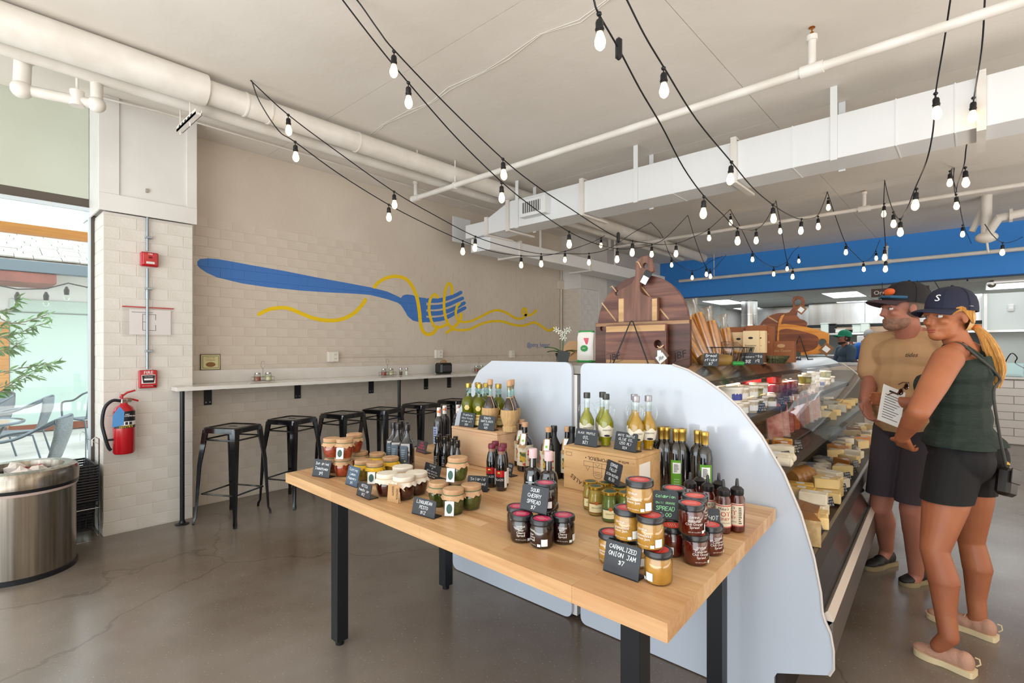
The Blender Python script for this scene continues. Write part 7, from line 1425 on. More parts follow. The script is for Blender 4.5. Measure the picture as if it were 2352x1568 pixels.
S4 = (.25, 1.4)
string('string of bulbs at the right, passing the steel duct on the left', S4, E6, [(2188, -30), (2183, 0), (2168, 100), (2149, 215), (2143, 300), (2128, 370), (2102, 432), (2085, 475), (2067, 503), (2052, 485), (2040, 450), (2032, 413)], [(2149, 215), (2105, 434), (2068, 503), (2052, 487)])
string('string of bulbs at the far right of the ceiling', (.144, 1.4), E7, [(2263, -30), (2262, 0), (2255, 110), (2237, 225), (2228, 290), (2219, 340), (2214, 380), (2200, 420), (2194, 445), (2190, 410), (2192, 383)], [(2236, 225), (2217, 385), (2196, 447)])
def back(label, path, nodes, x0, x1=None):
    a = PZ(*path[0], CZ); string(label, (x0, 7.05), (x0 if x1 is None else x1, 10.5), path, nodes)
back('rear string of bulbs, far left, against the blue bulkhead', [(1580, 494), (1600, 560), (1622, 613), (1636, 620), (1655, 600), (1668, 585)], [(1622, 613), (1631, 618)], -3.01, -3.2)
back('rear string of bulbs behind the walnut boards', [(1495, 510), (1520, 540), (1542, 592), (1570, 615), (1590, 622), (1612, 615), (1632, 600), (1660, 588)], [(1542, 592), (1590, 622)], -3.58, -3.3)
back('rear string of bulbs, second from the left', [(1677, 480), (1682, 490), (1705, 530), (1728, 578), (1750, 600), (1777, 613), (1795, 608), (1808, 600), (1820, 580), (1835, 565)], [(1678, 492), (1728, 578), (1777, 613), (1808, 602), (1834, 585)], -2.46, -2.3)
back('rear string of bulbs in the middle', [(1782, 459), (1788, 490), (1793, 515), (1800, 560), (1808, 600), (1815, 608), (1822, 618)], [(1791, 511), (1821, 617)], -1.88, -2.0)
back('rear string of bulbs right of the middle', [(1900, 440), (1905, 455), (1920, 500), (1943, 560), (1965, 585), (1983, 600), (2000, 592), (2010, 577), (2022, 550), (2030, 545)], [(1902, 455), (1943, 560), (1983, 601), (2012, 577)], -1.32, -1.2)
back('rear string of bulbs, third from the right', [(2032, 413), (2030, 462), (2030, 500), (2033, 550), (2034, 570), (2033, 592)], [(2031, 468), (2032, 568), (2035, 595)], -.753, -.9)
back('rear string of bulbs, second from the right', [(2192, 383), (2185, 395), (2200, 450), (2213, 515), (2225, 545), (2236, 566), (2246, 553), (2258, 515)], [(2182, 393), (2211, 517), (2236, 568), (2247, 553)], -.163, -.05)
back('rear string of bulbs at the right edge', [(2262, 515), (2280, 540), (2303, 557), (2330, 553), (2360, 538)], [(2303, 557)], .1, .5)
# ================================================ people
def cap_prim(bm_mb, a, b, ra, rb, n=18):
    a = Vector(a); b = Vector(b); L = (b-a).length; bm_mb.tube([a+(b-a)*k/4 for k in range(5)], 0, n, rad=[ra+(rb-ra)*k/4 for k in range(5)]); bm_mb.ball(a, ra, n, 8); bm_mb.ball(b, rb, n, 8)
def ell(mb, c, f, l, r, n=14):
    """ellipsoid with radii r=(fwd, left, up) in the frame of the figure"""
    o = mb.M; mb.M = Matrix.Translation(c) @ Matrix(((f.x, l.x, 0, 0), (f.y, l.y, 0, 0), (0, 0, 1, 0), (0, 0, 0, 1))); mb.ball((0, 0, 0), r, n, 10); mb.M = o
def skin(name, mb, vox, m, parent, smooth=4, cuts=()):
    """one continuous surface grown over the overlapping forms"""
    me = mb.mesh(name, m); o = bpy.data.objects.new(name, me); COL.objects.link(o)
    r = o.modifiers.new('r', 'REMESH'); r.mode = 'VOXEL'; r.voxel_size = vox; s = o.modifiers.new('s', 'SMOOTH'); s.iterations = smooth; s.factor = .5
    dg = bpy.context.evaluated_depsgraph_get(); dg.update(); m2 = bpy.data.meshes.new_from_object(o.evaluated_get(dg)); bpy.data.objects.remove(o)
    if cuts:
        bm = bmesh.new(); bm.from_mesh(m2)
        for co, no in cuts: 
            g = bmesh.ops.bisect_plane(bm, geom=bm.verts[:]+bm.edges[:]+bm.faces[:], plane_co=co, plane_no=no, clear_outer=True)
        bm.to_mesh(m2); bm.free()
    m2.materials.clear(); m2.materials.append(m); m2.polygons.foreach_set('use_smooth', [True]*len(m2.polygons)); m2.update()
    return link(name, m2, parent)
UP = Vector((0, 0, 1))
class Fig:
    def __init__(s, a, d, fa, fd): s.c = FW*d+RT*a; s.f = (FW*fd+RT*fa).normalized(); s.l = UP.cross(s.f)
    def P(s, f, l, z): return Vector((s.c.x, s.c.y, 0))+s.f*f+s.l*l+UP*z
def hand(mb, wrist, d, side, palm_n, curl=.5, sc=1):
    """palm and five bent fingers; d = direction of the hand, side = towards the thumb"""
    d = d.normalized(); side = (side-d*side.dot(d)).normalized(); n = d.cross(side); n = n if n.dot(palm_n) > 0 else -n
    w = wrist; 
    for k in range(4): cap_prim(mb, w+side*(.012-.014*k*.9)*sc, w+d*.085*sc+side*(.030-.020*k)*sc, .014*sc, .012*sc, 8)
    for k, L_ in enumerate((.072, .08, .074, .058)):
        b = w+d*.088*sc+side*(.030-.020*k)*sc; p1 = b+(d*math.cos(curl*.6)+n*math.sin(curl*.6))*L_*.45*sc; p2 = p1+(d*math.cos(curl*1.5)+n*math.sin(curl*1.5))*L_*.32*sc; p3 = p2+(d*math.cos(curl*2.2)+n*math.sin(curl*2.2))*L_*.25*sc
        cap_prim(mb, b, p1, .0095*sc, .0085*sc, 8); cap_prim(mb, p1, p2, .0085*sc, .0078*sc, 8); cap_prim(mb, p2, p3, .0078*sc, .0065*sc, 8)
    t0 = w+d*.03*sc+side*.022*sc; t1 = t0+(d*.6+side*.8)*.035*sc; t2 = t1+(d*.9+side*.3+n*.3).normalized()*.032*sc; cap_prim(mb, t0, t1, .014*sc, .011*sc, 8); cap_prim(mb, t1, t2, .011*sc, .008*sc, 8)
def head(mb, c, f, l, s=1, male=False):
    """skull, jaw, nose, lips, brow, ears around the head centre c"""
    def E(a, b, z, r): ell(mb, c+f*a*s+l*b*s+UP*z*s, f, l, tuple(x*s for x in r))
    E(-.012, 0, .035, (.094, .076, .088)); E(.025, 0, -.03, (.066, .062, .075)); E(.055, 0, -.082, (.036, .036 if not male else .043, .028)); E(.02, 0, -.065, (.055, .055 if not male else .06, .04))
    E(.082, 0, .022, (.016, .052, .014)); E(.095, 0, -.012, (.016, .011, .028)); E(.104, 0, -.025, (.014, .014, .011)); E(.084, .0, -.060, (.012, .024, .008)); E(.082, 0, -.068, (.013, .021, .008))
    for q in (-1, 1): E(.062, q*.04, -.018, (.024, .022, .02)); E(-.01, q*.078, .0, (.020, .008, .031)); E(-.004, q*.080, -.018, (.012, .008, .014))
def face_parts(t, c, f, l, s, lip, iris, brow):
    fr = Matrix(((f.x, l.x, 0, 0), (f.y, l.y, 0, 0), (0, 0, 1, 0), (0, 0, 0, 1)))
    EW = mt('eye_white', 'd8d2cc', .2)
    for q in (-1, 1):
        e = obj('eye', MB(), EW, t) if 0 else None
        m = MB(); m.M = Matrix.Translation(c) @ fr; m.ball((.0745*s, q*.031*s, .006*s), (.0115*s, .0125*s, .0088*s), 12, 8); e = obj('eye', m, EW, t)
        m = MB(); m.M = Matrix.Translation(c) @ fr; m.ball((.0815*s, q*.030*s, .006*s), (.0055*s, .0062*s, .0062*s), 10, 6); obj('iris', m, iris, e)
        m = MB(); m.M = Matrix.Translation(c) @ fr; m.tube([(.083*s, q*.016*s, .012*s), (.0885*s, q*.03*s, .0165*s), (.078*s, q*.045*s, .012*s)], .0028*s, 6); obj('eyelid', m, brow, t)
        m = MB(); m.M = Matrix.Translation(c) @ fr; m.tube([(.094*s, q*.012*s, .026*s), (.092*s, q*.03*s, .033*s), (.078*s, q*.048*s, .028*s)], .0035*s, 6); obj('eyebrow', m, brow, t)
    m = MB(); m.M = Matrix.Translation(c) @ fr; m.ball((.0865*s, 0, -.0595*s), (.011*s, .0235*s, .0045*s), 12, 6); m.ball((.0845*s, 0, -.0685*s), (.0115*s, .020*s, .0055*s), 12, 6); obj('lips', m, lip, t)
def cap(t, c, f, l, s, m_, tilt=.1, brimm=None, logo=None):
    fr = Matrix(((f.x, l.x, 0, 0), (f.y, l.y, 0, 0), (0, 0, 1, 0), (0, 0, 0, 1))); M_ = Matrix.Translation(c) @ fr @ Matrix.Rotation(-tilt, 4, 'Y')
    m = MB(); m.M = M_; pr = [(1.0, .0), (1.0, .02), (.97, .045), (.88, .072), (.70, .095), (.42, .110), (.12, .116), (.001, .117)]
    o = m.M; m.M = o @ Matrix.Translation((-.012*s, 0, .018*s)); m.lathe([(.101*r*s, z*s) for r, z in pr], 28, caps=False, sx=1.06, sy=.86); m.lathe([(.095*s, .002*s), (.101*s, .0)], 28, caps=False, sx=1.06, sy=.86)
    cr = obj('cap_crown', m, m_, t); m = MB(); m.M = M_ @ Matrix.Translation((-.012*s, 0, .018*s)); m.ball((0, 0, .118*s), .007*s, 8, 6)
    for k in range(6): a = k*1.047+.52; m.tube([(1.06*.102*r*s*math.cos(a), .87*.102*r*s*math.sin(a), z*s+.0006) for r, z in pr[:-1]], .0012*s, 5)
    obj('cap_seams', m, m_, cr)
    vs = []; fs = []; n = 15
    for j, (k, dz) in enumerate(((0, .0), (.4, -.001), (.75, -.006), (1, -.014))):
        for i in range(n):
            a = -1.2+2.4*i/(n-1); bx = .101*1.06*math.cos(a); by = .101*.86*math.sin(a); ext_ = .078*math.cos(a*.95)**.7*k
            vs.append(((bx+ext_-.012)*s, by*(1-.06*k)*s, (.021+dz-.016*k*abs(math.sin(a))**2)*s))
    for j in range(3):
        for i in range(n-1): fs.append((j*n+i, j*n+i+1, (j+1)*n+i+1, (j+1)*n+i))
    m = MB(); m.M = M_; m.add(vs, fs); o = obj('cap_brim', m, brimm or m_, t); md = o.modifiers.new('t', 'SOLIDIFY'); md.thickness = .004
    return M_
def shoe(t, heel, toe, m_up, m_sole, s=1, tall=.075, nm='shoe', loop=False):
    d = Vector((toe.x-heel.x, toe.y-heel.y, 0)); L = d.length; d.normalize(); sd = UP.cross(d); M_ = Matrix(((d.x, sd.x, 0, heel.x), (d.y, sd.y, 0, heel.y), (0, 0, 1, 0), (0, 0, 0, 1)))
    out = [(0, -.028), (0, .028), (.03, .036), (.10, .034), (L*.62, .046), (L*.8, .047), (L*.93, .036), (L, .012), (L, -.012), (L*.93, -.034), (L*.8, -.042), (L*.62, -.042), (.10, -.032), (.03, -.036)]
    P = [tuple(q) for q in spl(out+[out[0]], 3)][:-1]
    m = MB(); m.M = M_; m.prism(P, .026, 'z', .001); so = obj(nm, m, m_sole, t)
    u = MB(); u.M = M_
    for x, z, r in ((.035, .05, (.036, .034, .045)), (.07, .045, (.05, .034, .045)), (L*.45, .042, (.06, .036, .036)), (L*.62, .035, (.07, .040, .026)), (L*.82, .032, (.05, .038, .02))): u.ball((x, 0, z), r, 14, 8)
    u2 = skin('shoe_upper', u, .006, m_up, None, 5, [((0, 0, .02), (0, 0, -1))]); u2.parent = so
    m = MB(); m.M = M_
    for k in range(4): x = L*.42+.022*k; z = .083-.012*k; m.tube([(x, -.022, z-.008), (x, 0, z), (x, .022, z-.008)], .0022, 5)
    if loop: m.tube([(-.004, 0, .05), (-.018, 0, .065), (-.014, 0, .085), (0, 0, .085)], .003, 6)
    obj('laces', m, m_sole if loop else m_up, so); return so
SKW = mt('skin_tanned', '98593c', .5, c2='a66642', scale=5, bump=.05, bscale=150); SKM = mt('skin_ruddy', '9c6450', .5, c2='a86e5a', scale=5)
SKW.node_tree.nodes['Principled BSDF'].inputs['Subsurface Weight'].default_value = .0
LIPW = mt('lips_rose', 'a04e48', .4); IRB = mt('iris_blue', '3a5568', .2); BRW = mt('brow_blond', '8a6642', .7); HAIR = mt('hair_blond', 'a8702c', .42, c2='cc9a54', scale=3, stretch=(60, 60, 2)); HAIRL = mt('hair_pale', 'bf8e52', .42, c2='d8b078', scale=3, stretch=(60, 60, 2))
# ---------------- woman in the foreground
w = thing('person', 'woman in navy cap, dark green tank top and black shorts, looking left, arms folded forward', 'person'); F = Fig(2.16, 2.46, -.5, .87); P = F.P
# head placed, turned left towards the counter
hc = PD(2177, 730, 2.45); hf = (FW*-.10+RT*-.99).normalized(); hl = UP.cross(hf)
b = MB()
TOR = [((0, 0, .94), (.115, .165, .11)), ((-.05, .08, .885), (.095, .095, .10)), ((-.05, -.08, .885), (.095, .095, .10)), ((.03, 0, .97), (.10, .14, .10)), ((0, 0, 1.07), (.105, .138, .12)), ((.0, 0, 1.19), (.108, .145, .12)), ((-.01, 0, 1.29), (.10, .155, .09)), ((.075, .075, 1.225), (.075, .07, .07)), ((.075, -.075, 1.225), (.075, .07, .07))]
for c, r in TOR: ell(b, P(*c), F.f, F.l, r)
for s in (-1, 1): ell(b, P(-.01, s*.165, 1.355), F.f, F.l, (.062, .06, .062)); cap_prim(b, P(-.01, s*.04, 1.40), P(-.01, s*.15, 1.375), .048, .05)
cap_prim(b, P(-.01, 0, 1.38), hc-hf*.02-UP*.06, .056, .052); head(b, hc, hf, hl, 1.0)
kL = PD(2146, 1262, 2.34); aL = PD(2180, 1462, 2.25); kR = PD(2230, 1240, 2.56); aR = PD(2246, 1418, 2.52)
for s, k, a in ((1, kL, aL), (-1, kR, aR)):
    hp = P(-.01, s*.088, .87); cap_prim(b, hp, k+(hp-k)*.5, .098, .088); cap_prim(b, k+(hp-k)*.5, k, .088, .056); mid = k+(a-k)*.35-F.f*.016; cap_prim(b, k, mid, .054, .060); cap_prim(b, mid, a+(k-a)*.25, .058, .040); cap_prim(b, a+(k-a)*.25, a, .040, .037); cap_prim(b, a, a+F.f*.04-UP*.06, .036, .03)
sL = P(-.01, .175, 1.355); eL = PD(2110, 945, 2.26); wL = PD(2070, 1005, 2.42)
cap_prim(b, sL, sL+(eL-sL)*.5, .062, .056); cap_prim(b, sL+(eL-sL)*.5, eL, .056, .044); cap_prim(b, eL, eL+(wL-eL)*.4, .044, .043); cap_prim(b, eL+(wL-eL)*.4, wL, .042, .027)
hand(b, wL, PD(2086, 1042, 2.5)-wL, UP*.3+F.f, FW, .6)
sR = P(-.01, -.175, 1.355); eR = P(.06, -.235, 1.10); wR = P(.29, -.10, 1.12); cap_prim(b, sR, eR, .058, .044); cap_prim(b, eR, wR, .043, .027); hand(b, wR, F.f*.8+F.l*.5+UP*.1, UP, F.l, .5)
skin('body', b, .0055, SKW, w, 6)
face_parts(w, hc, hf, hl, 1.0, LIPW, IRB, BRW)
TANK = mt('tank_dark_green', '1a261f', .8, c2='222f27', scale=60, bump=.9, bscale=7, stretch=(1, 1, 5)); BLKC = mt('shorts_black', '0d0b0d', .8)
g = MB()
for c, r in TOR[3:]: ell(g, P(*c), F.f, F.l, tuple(x+.011 for x in r))
ell(g, P(0, 0, .96), F.f, F.l, (.143, .19, .11)); ell(g, P(-.05, .08, .90), F.f, F.l, (.115, .115, .115)); ell(g, P(-.05, -.08, .90), F.f, F.l, (.115, .115, .115)); ell(g, P(-.075, 0, 1.30), F.f, F.l, (.045, .075, .11)); 
skin('tank_top', g, .007, TANK, w, 3, [(P(0, 0, .945), Vector((0, 0, -1))), (P(.10, 0, 1.285), (UP*.85+F.f*.35).normalized())])
g = MB()
for s in (-1, 1): g.tube([P(.11, s*.07, 1.26), P(.08, s*.085, 1.34), P(.03, s*.088, 1.415), P(-.03, s*.075, 1.425), P(-.085, s*.045, 1.37), P(-.115, s*.02, 1.28)], .013, 8)
obj('tank_straps', g, TANK, w)
g = MB()
for c, r in TOR[:4]: ell(g, P(*c), F.f, F.l, tuple(x+.010 for x in r))
cutL = PD(2141, 1136, 2.36)
for s, k in ((1, kL), (-1, kR)): hp = P(-.01, s*.088, .87); cap_prim(g, hp, hp+(k-hp)*.75, .108, .092)
cu = [(P(0, 0, .98), Vector((0, 0, 1))), (Vector((0, 0, .70)), Vector((0, 0, -1)))]
skin('shorts', g, .007, BLKC, w, 3, cu)
NAVY = mt('cap_navy', '1d2036', .8, bump=.15, bscale=120); cm = cap(w, hc+UP*.012-hf*.005, hf, hl, 1.03, NAVY, .04)
lg = text('cap_logo', 'S', .05, LEGW, w, (0, 0, 0), (0, 0, 0), ext=.001); lg.data.transform(cm @ Matrix.Translation((.092, .030, .075)) @ Matrix.Rotation(.35, 4, 'Z') @ Matrix.Rotation(-.45, 4, 'Y') @ Matrix.Rotation(R90, 4, 'Z') @ Matrix.Rotation(R90, 4, 'X'))
lg2 = text('cap_mark', '\u2014', .02, LEGW, w, (0, 0, 0), (0, 0, 0), ext=.001); lg2.data.transform(cm @ Matrix.Translation((-.02, .090, .04)) @ Matrix.Rotation(math.pi, 4, 'Z') @ Matrix.Rotation(-.0, 4, 'Y') @ Matrix.Rotation(R90, 4, 'X'))
# hair: swept back under the cap, ponytail behind
g = MB(); ell(g, hc-hf*.012+UP*.03, hf, hl, (.099, .084, .092)); skin('hair', g, .005, HAIRL, w, 2, [(hc+hf*.048, (hf+UP*.25).normalized()), (hc+UP*.026, -UP)])
g = MB(); ell(g, hc-hf*.03+UP*.0, hf, hl, (.082, .082, .085)); ell(g, hc-hf*.085+UP*.0, hf, hl, (.035, .04, .04)); skin('hair', g, .005, HAIRL, w, 2, [(hc-hf*.034, hf), (hc-UP*.06, -UP)])
g = MB(); rnd = random.Random(9); base = PD(2238, 748, 2.45); mids = [PD(2262, 770, 2.42), PD(2282, 810, 2.40), PD(2294, 850, 2.40), PD(2290, 884, 2.41)]
for k in range(46):
    a = rnd.uniform(0, 6.28); r = rnd.uniform(.2, 1)**.5
    def off(sc): return (RT*math.cos(a)+FW*math.sin(a))*r*sc
    pts = spl([base+off(.012), mids[0]+off(.022), mids[1]+off(.034), mids[2]+off(.032), mids[3]+off(.018)-UP*rnd.uniform(-.02, .02)], 3)
    n_ = len(pts); g.tube(pts, 0, 5, rad=[.006*(1-.65*(i/(n_-1))**3) for i in range(n_)])
obj('ponytail', g, HAIR, w); obj('hair_band', MB().at(base+(mids[0]-base)*.2).ball((0, 0, 0), (.02, .02, .016), 10, 8), mt('band_orange', 'c8742c', .6), w)
g = MB()
for sd in (-1, 1):
    for k in range(26):
        f_ = k/25; a_ = hc+hf*(.052-.016*f_)+hl*sd*(.074+.004*f_)+UP*(.012+.03*f_); b_ = hc+hf*.012+hl*sd*.0855+UP*(.030+.016*f_); c_ = hc-hf*.045+hl*sd*(.080-.003*f_)+UP*(-.028+.055*f_); d_ = hc-hf*.112+hl*sd*.018+UP*(-.012+.02*f_)
        g.tube(spl([a_, b_, c_, d_], 4), .0024, 4)
obj('hair_strands', g, HAIR, w)
MAUV = mt('shoe_dusty', 'b58a74', .7, bump=.3, bscale=200); CRM = mt('sole_cream', 'd6c39c', .6)
shoe(w, PZ(2240, 1556, 0), PZ(2112, 1500, 0)+F.f*.02, MAUV, CRM, nm='shoe_sole', loop=True); shoe(w, PZ(2291, 1474, 0), PZ(2128, 1413, 0), MAUV, CRM, nm='shoe_sole', loop=True)
# handbag
t = thing('handbag', 'small dark shoulder bag on a long strap hanging behind the woman', 'bag'); bp = PD(2312, 1108, 2.32)
BL_ = mt('bag_leather', '1d1815', .4); obj('bag_body', MB().at(bp, rz=YAW+.5, ry=.25).box((-.05, -.028, -.06), (.05, .028, .065), .014), BL_, t); obj('flap', MB().at(bp, rz=YAW+.5, ry=.25).box((-.052, -.032, .0), (.052, -.027, .067), .003), BL_, t); obj('buckle', MB().at(bp+UP*.085).ball((0, 0, 0), .012, 8, 6), GOLD, t)
obj('strap', MB().tube(spl([bp+UP*.06, PD(2296, 1000, 2.30), PD(2282, 900, 2.28), P(-.135, -.02, 1.27), P(-.09, .09, 1.37), P(-.02, .10, 1.432), P(.06, .09, 1.39)], 5), .006, 8), mt('strap_grey', '3a3a34', .6), t)
# paper and sunglasses held between the two
t = thing('order_sheet', 'white printed sheet held in front of the man\'s shirt', 'paper'); pc = PD(2048, 932, 2.74); U_ = (RT*.86+UP*.0+FW*.2).normalized()
M_ = Matrix.Translation(pc) @ Matrix.Rotation(YAW+.15, 4, 'Z') @ Matrix.Rotation(.35, 4, 'Y') @ Matrix.Rotation(-.15, 4, 'X')
m = MB(); m.M = M_; m.box((-.072, 0, -.10), (.072, .0015, .10)); obj('sheet', m, PAPER, t); m = MB(); m.M = M_
for k in range(10): m.box((-.05, -.0006, .05-.014*k), (.05-.015*(k % 3), 0, .053-.014*k))
m.box((-.03, -.0006, .07), (.03, 0, .08)); obj('printed_lines', m, INK, t)
t = thing('sunglasses', 'brown sunglasses held against the sheet of paper', 'glasses'); sp = PD(2076, 893, 2.68)
m = MB(); m.M = Matrix.Translation(sp) @ Matrix.Rotation(YAW+.3, 4, 'Z') @ Matrix.Rotation(-.6, 4, 'Y'); [m.ball((q, 0, 0), (.022, .005, .017), 14, 8) for q in (-.025, .025)]; obj('lenses', m, mt('lens_brown', '3a1c10', .1, coat=.6), t)
m = MB(); m.M = Matrix.Translation(sp) @ Matrix.Rotation(YAW+.3, 4, 'Z') @ Matrix.Rotation(-.6, 4, 'Y'); [m.tube([(q, 0, .005), (q*1.02, .03, .006), (q, .06, -.01)], .003, 6) for q in (-.048, .048)]; m.tube([(-.048, 0, .008), (.048, 0, .008)], .0028, 6); obj('frame', m, mt('frame_brown_g', '5a3018', .3), t)
# ---------------- man
w = thing('person', 'man in tan T-shirt, dark shorts and orange fronted dark cap, looking down', 'person'); F = Fig(2.37, 3.05, -.93, -.36); P = F.P
hc = PD(2074, 712, 3.0); hf = (FW*.18+RT*-1-UP*.0).normalized(); hl = UP.cross(hf); b = MB()
TOR = [((0, 0, .97), (.125, .165, .12)), ((-.04, .08, .93), (.10, .09, .10)), ((-.04, -.08, .93), (.10, .09, .10)), ((.03, 0, 1.08), (.14, .165, .13)), ((.01, 0, 1.22), (.13, .175, .14)), ((.0, 0, 1.36), (.12, .19, .11))]
for c, r in TOR: ell(b, P(*c), F.f, F.l, r)
for s in (-1, 1): ell(b, P(-.01, s*.19, 1.435), F.f, F.l, (.07, .07, .068)); cap_prim(b, P(-.01, s*.05, 1.48), P(-.01, s*.17, 1.45), .055, .058)
cap_prim(b, P(0, 0, 1.44), hc-hf*.02-UP*.07, .066, .062); head(b, hc, hf, hl, 1.06, True)
kR = PD(2022, 1165, 3.16); aR = PD(2036, 1262, 3.32); kL = PD(2092, 1170, 2.98); aL = PD(2104, 1318, 3.05)
for s, k, a in ((1, kL, aL), (-1, kR, aR)):
    hp = P(0, s*.09, .92); cap_prim(b, hp, k, .092, .058); mid = k+(a-k)*.35-F.f*.018; cap_prim(b, k, mid, .056, .06); cap_prim(b, mid, a, .058, .038)
    cap_prim(b, a, a+F.f*.04-UP*.06, .038, .03)
sR = P(-.01, -.205, 1.425); eR = PD(2002, 868, 3.2); wR = PD(1987, 916, 3.04); cap_prim(b, sR, eR, .06, .046); cap_prim(b, eR, eR+(wR-eR)*.4, .046, .046); cap_prim(b, eR+(wR-eR)*.4, wR, .044, .03); hand(b, wR, PD(1994, 955, 3.0)-wR, F.f+RT*.2, -FW, .7, 1.08)
sL = P(-.01, .205, 1.425); eL = P(.02, .26, 1.14); wL = P(.22, .18, 1.03); cap_prim(b, sL, eL, .06, .046); cap_prim(b, eL, wL, .045, .03); hand(b, wL, F.f, UP, -F.l, .6, 1.08)
skin('body', b, .0065, SKM, w, 5); face_parts(w, hc, hf, hl, 1.06, mt('lips_man', '96524a', .5), IRB, mt('brow_brown', '5a4030', .7))
TAN = mt('shirt_tan', 'b08a62', .85, c2='ba946c', scale=4, bump=.2, bscale=8); SHORT = mt('shorts_charcoal', '3a3238', .85, bump=.2, bscale=10)
g = MB()
for c, r in TOR[3:]: ell(g, P(*c), F.f, F.l, tuple(x+.020 for x in r))
ell(g, P(.0, 0, .99), F.f, F.l, (.155, .19, .14))
for s, S_, E_ in ((-1, sR, eR), (1, sL, eL)): ell(g, P(-.01, s*.19, 1.435), F.f, F.l, (.083, .082, .08)); cap_prim(g, P(-.01, s*.05, 1.475), P(-.01, s*.17, 1.45), .064, .07); cap_prim(g, S_, S_+(E_-S_)*.78, .078, .082)
skin('t_shirt', g, .008, TAN, w, 3, [(Vector((0, 0, .915)), Vector((0, 0, -1))), (P(0, 0, 1.508), UP)]); obj('collar', MB().tube([P(.068*math.cos(a*.314)+.005, .075*math.sin(a*.314), 1.505-.012*math.cos(a*.314)) for a in range(20)], .008, 6, closed=True), TAN, w)
pp = P(.135, .09, 1.37); lt = text('shirt_print', 'tides', .035, mt('print_dark', '4a3828', .7), w, (0, 0, 0), (0, 0, 0), ext=.0005, shear=.4); lt.data.transform(Matrix.Translation(pp) @ Matrix(((-F.l.x*-1, F.f.x, 0, 0), (-F.l.y*-1, F.f.y, 0, 0), (0, 0, 1, 0), (0, 0, 0, 1))) @ Matrix.Rotation(R90, 4, 'X'))
g = MB()
for c, r in TOR[:3]: ell(g, P(*c), F.f, F.l, tuple(x+.016 for x in r))
for s, k in ((1, kL), (-1, kR)): hp = P(0, s*.09, .92); cap_prim(g, hp, k+(RT*.012*s if 0 else Vector((0, 0, 0))), .104, .086)
skin('shorts', g, .008, SHORT, w, 3, [(Vector((0, 0, .515)), Vector((0, 0, -1)))])
g = MB(); ell(g, hc-hf*.013+UP*.037, hf, hl, (.106, .089, .101)); ell(g, hc-hf*.05-UP*.02, hf, hl, (.066, .076, .06)); skin('hair', g, .005, mt('hair_grey_brown', '5a4a3e', .6), w, 1, [(hc+hf*.012, hf), (hc-UP*.045, -UP)])
g = MB(); S_ = 1.06
for a_, z_, r_ in ((.055, -.082, (.041, .049, .033)), (.02, -.065, (.061, .067, .046)), (.045, -.06, (.052, .058, .04))): ell(g, hc+hf*a_*S_+UP*z_*S_, hf, hl, tuple(x*S_ for x in r_))
skin('beard', g, .005, mt('beard', '7d5a48', .8, c2='8e6a58', scale=70), w, 1, [(hc-UP*.050, UP), (hc-hf*.012, -hf)])
CB = mt('cap_black', '1b171b', .8); cm = cap(w, hc+UP*.018, hf, hl, 1.13, CB, .12, mt('brim_maroon', '3a2a30', .8)); m = MB(); m.M = cm; m.ball((.085*1.13, .03, .075), (.022, .045, .022), 12, 8); obj('orange_patch', m, mt('patch_orange', 'd8602a', .6), w)
m = MB(); m.M = cm; m.tube([(.105, -.05, .045), (.118, 0, .048), (.10, .06, .045), (.03, .095, .045)], .009, 8); obj('sunglasses_on_cap', m, mt('lens_teal', '2a5a78', .15, coat=.5), w)
DSH = mt('shoe_black', '161416', .6); shoe(w, PZ(2130, 1335, 0), PZ(2072, 1345, 0), DSH, mt('sole_grey', '8a7a5a', .6), nm='shoe_sole'); a0 = Vector((aR.x, aR.y, 0)); shoe(w, a0-F.f*.07+Vector((0, 0, 0)), a0+F.f*.20, DSH, MATS['sole_grey'], nm='shoe_sole')
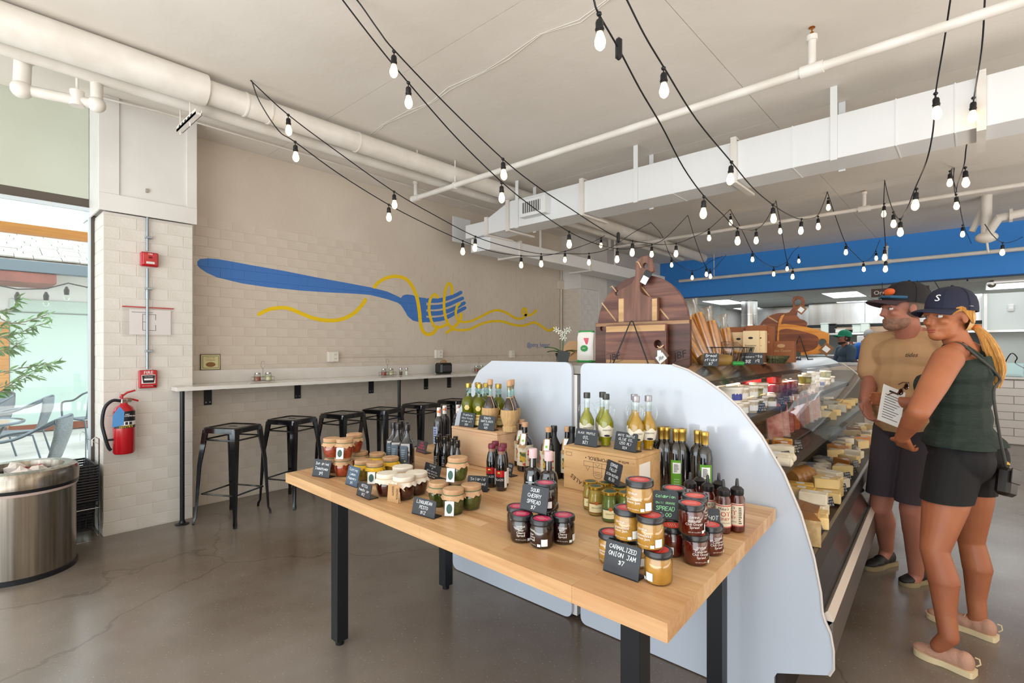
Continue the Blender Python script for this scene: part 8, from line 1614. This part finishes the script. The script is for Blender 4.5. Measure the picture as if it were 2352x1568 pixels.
# ---------------- two cooks in the kitchen
def cook(label, a, d, fa, fd, hz_, shirt, capm, hairm, skinm, apron=None):
    w = thing('person', label, 'person'); F = Fig(a, d, fa, fd); P = F.P; k = hz_/1.62; b = MB()
    for c, r in (((0, 0, .95), (.12, .16, .14)), ((0, 0, 1.15), (.12, .165, .16)), ((0, 0, 1.35), (.115, .185, .12))): ell(b, P(c[0], c[1], c[2]*k), F.f, F.l, r)
    hc = P(.04, 0, hz_)
    for s in (-1, 1): ell(b, P(0, s*.17, 1.42*k), F.f, F.l, (.07, .07, .07)); cap_prim(b, P(0, s*.08, .9*k), P(0, s*.1, .48*k), .085, .055); cap_prim(b, P(0, s*.1, .48*k), P(0, s*.1, .08), .055, .04); ell(b, P(.06, s*.1, .045), F.f, F.l, (.12, .045, .04)); cap_prim(b, P(0, s*.2, 1.40*k), P(.06, s*.25, 1.13*k), .055, .045); cap_prim(b, P(.06, s*.25, 1.13*k), P(.28, s*.12, 1.08*k), .045, .03)
    cap_prim(b, P(0, 0, 1.42*k), hc-UP*.06, .058, .055); head(b, hc, F.f, F.l, 1.03, True)
    for s in (-1, 1): hand(b, P(.28, s*.12, 1.08*k), F.f, F.l*-s, -UP, .5)
    skin('body', b, .012, skinm, w, 2); g = MB()
    for c, r in (((0, 0, 1.0), (.14, .18, .15)), ((0, 0, 1.17), (.14, .185, .16)), ((0, 0, 1.35), (.13, .2, .125))): ell(g, P(c[0], c[1], c[2]*k), F.f, F.l, r)
    for s in (-1, 1): ell(g, P(0, s*.17, 1.42*k), F.f, F.l, (.085, .085, .08)); cap_prim(g, P(0, s*.2, 1.40*k), P(.04, s*.235, 1.22*k), .075, .07); cap_prim(g, P(0, s*.05, 1.45*k), P(0, s*.15, 1.43*k), .06, .065)
    skin('shirt', g, .012, shirt, w, 2, [(Vector((0, 0, .88)), Vector((0, 0, -1))), (P(0, 0, 1.50*k), UP)]); g = MB()
    for s in (-1, 1): cap_prim(g, P(0, s*.08, .92*k), P(0, s*.1, .12), .11, .07)
    skin('trousers', g, .014, BLKC, w, 2); face_parts(w, hc, F.f, F.l, 1.03, MATS['lips_man'], IRB, MATS['brow_brown'])
    g = MB(); ell(g, hc-F.f*.015+UP*.037, F.f, F.l, (.107, .09, .104)); ell(g, hc-F.f*.05-UP*.01, F.f, F.l, (.066, .078, .065)); skin('hair', g, .007, hairm, w, 1, [(hc+F.f*.02, F.f), (hc-UP*.05, -UP)])
    if capm: cap(w, hc+UP*.02, F.f, F.l, 1.1, capm, .15); g = MB(); ell(g, hc+F.f*.055-UP*.084, F.f, F.l, (.045, .05, .034)); ell(g, hc+F.f*.02-UP*.067, F.f, F.l, (.062, .068, .046)); skin('beard', g, .007, hairm, w, 1, [(hc-UP*.062, UP), (hc-F.f*.012, -F.f)])
    if apron: g = MB(); g.tube([P(-.10, -.06, 1.44*k), P(-.02, -.09, 1.5*k), P(.08, -.06, 1.42*k)], .008, 6); g.tube([P(-.10, .06, 1.44*k), P(-.02, .09, 1.5*k), P(.08, .06, 1.42*k)], .008, 6); obj('apron_strap', g, BLACK, w)
cook('cook in a green cap and grey blue T-shirt behind the order counter', 6.15*1.02, 9.6, -.95, .1, 1.61, mt('shirt_slate', '46586a', .8), mt('cap_green', '1f8a68', .8), mt('hair_dark', '2a2320', .7), SKM, True)
cook('grey haired cook in a royal blue shirt with his back turned', 7.2, 10.3, .35, .93, 1.68, mt('shirt_royal', '1858a8', .7), None, mt('hair_silver', '8e8a88', .7), SKM)
# ------------------------------------------------ tidy
def wipe(o):
    for c in list(o.children): wipe(c)
    bpy.data.objects.remove(o)
for k in KINDS:
    if not k.used: wipe(k.r)
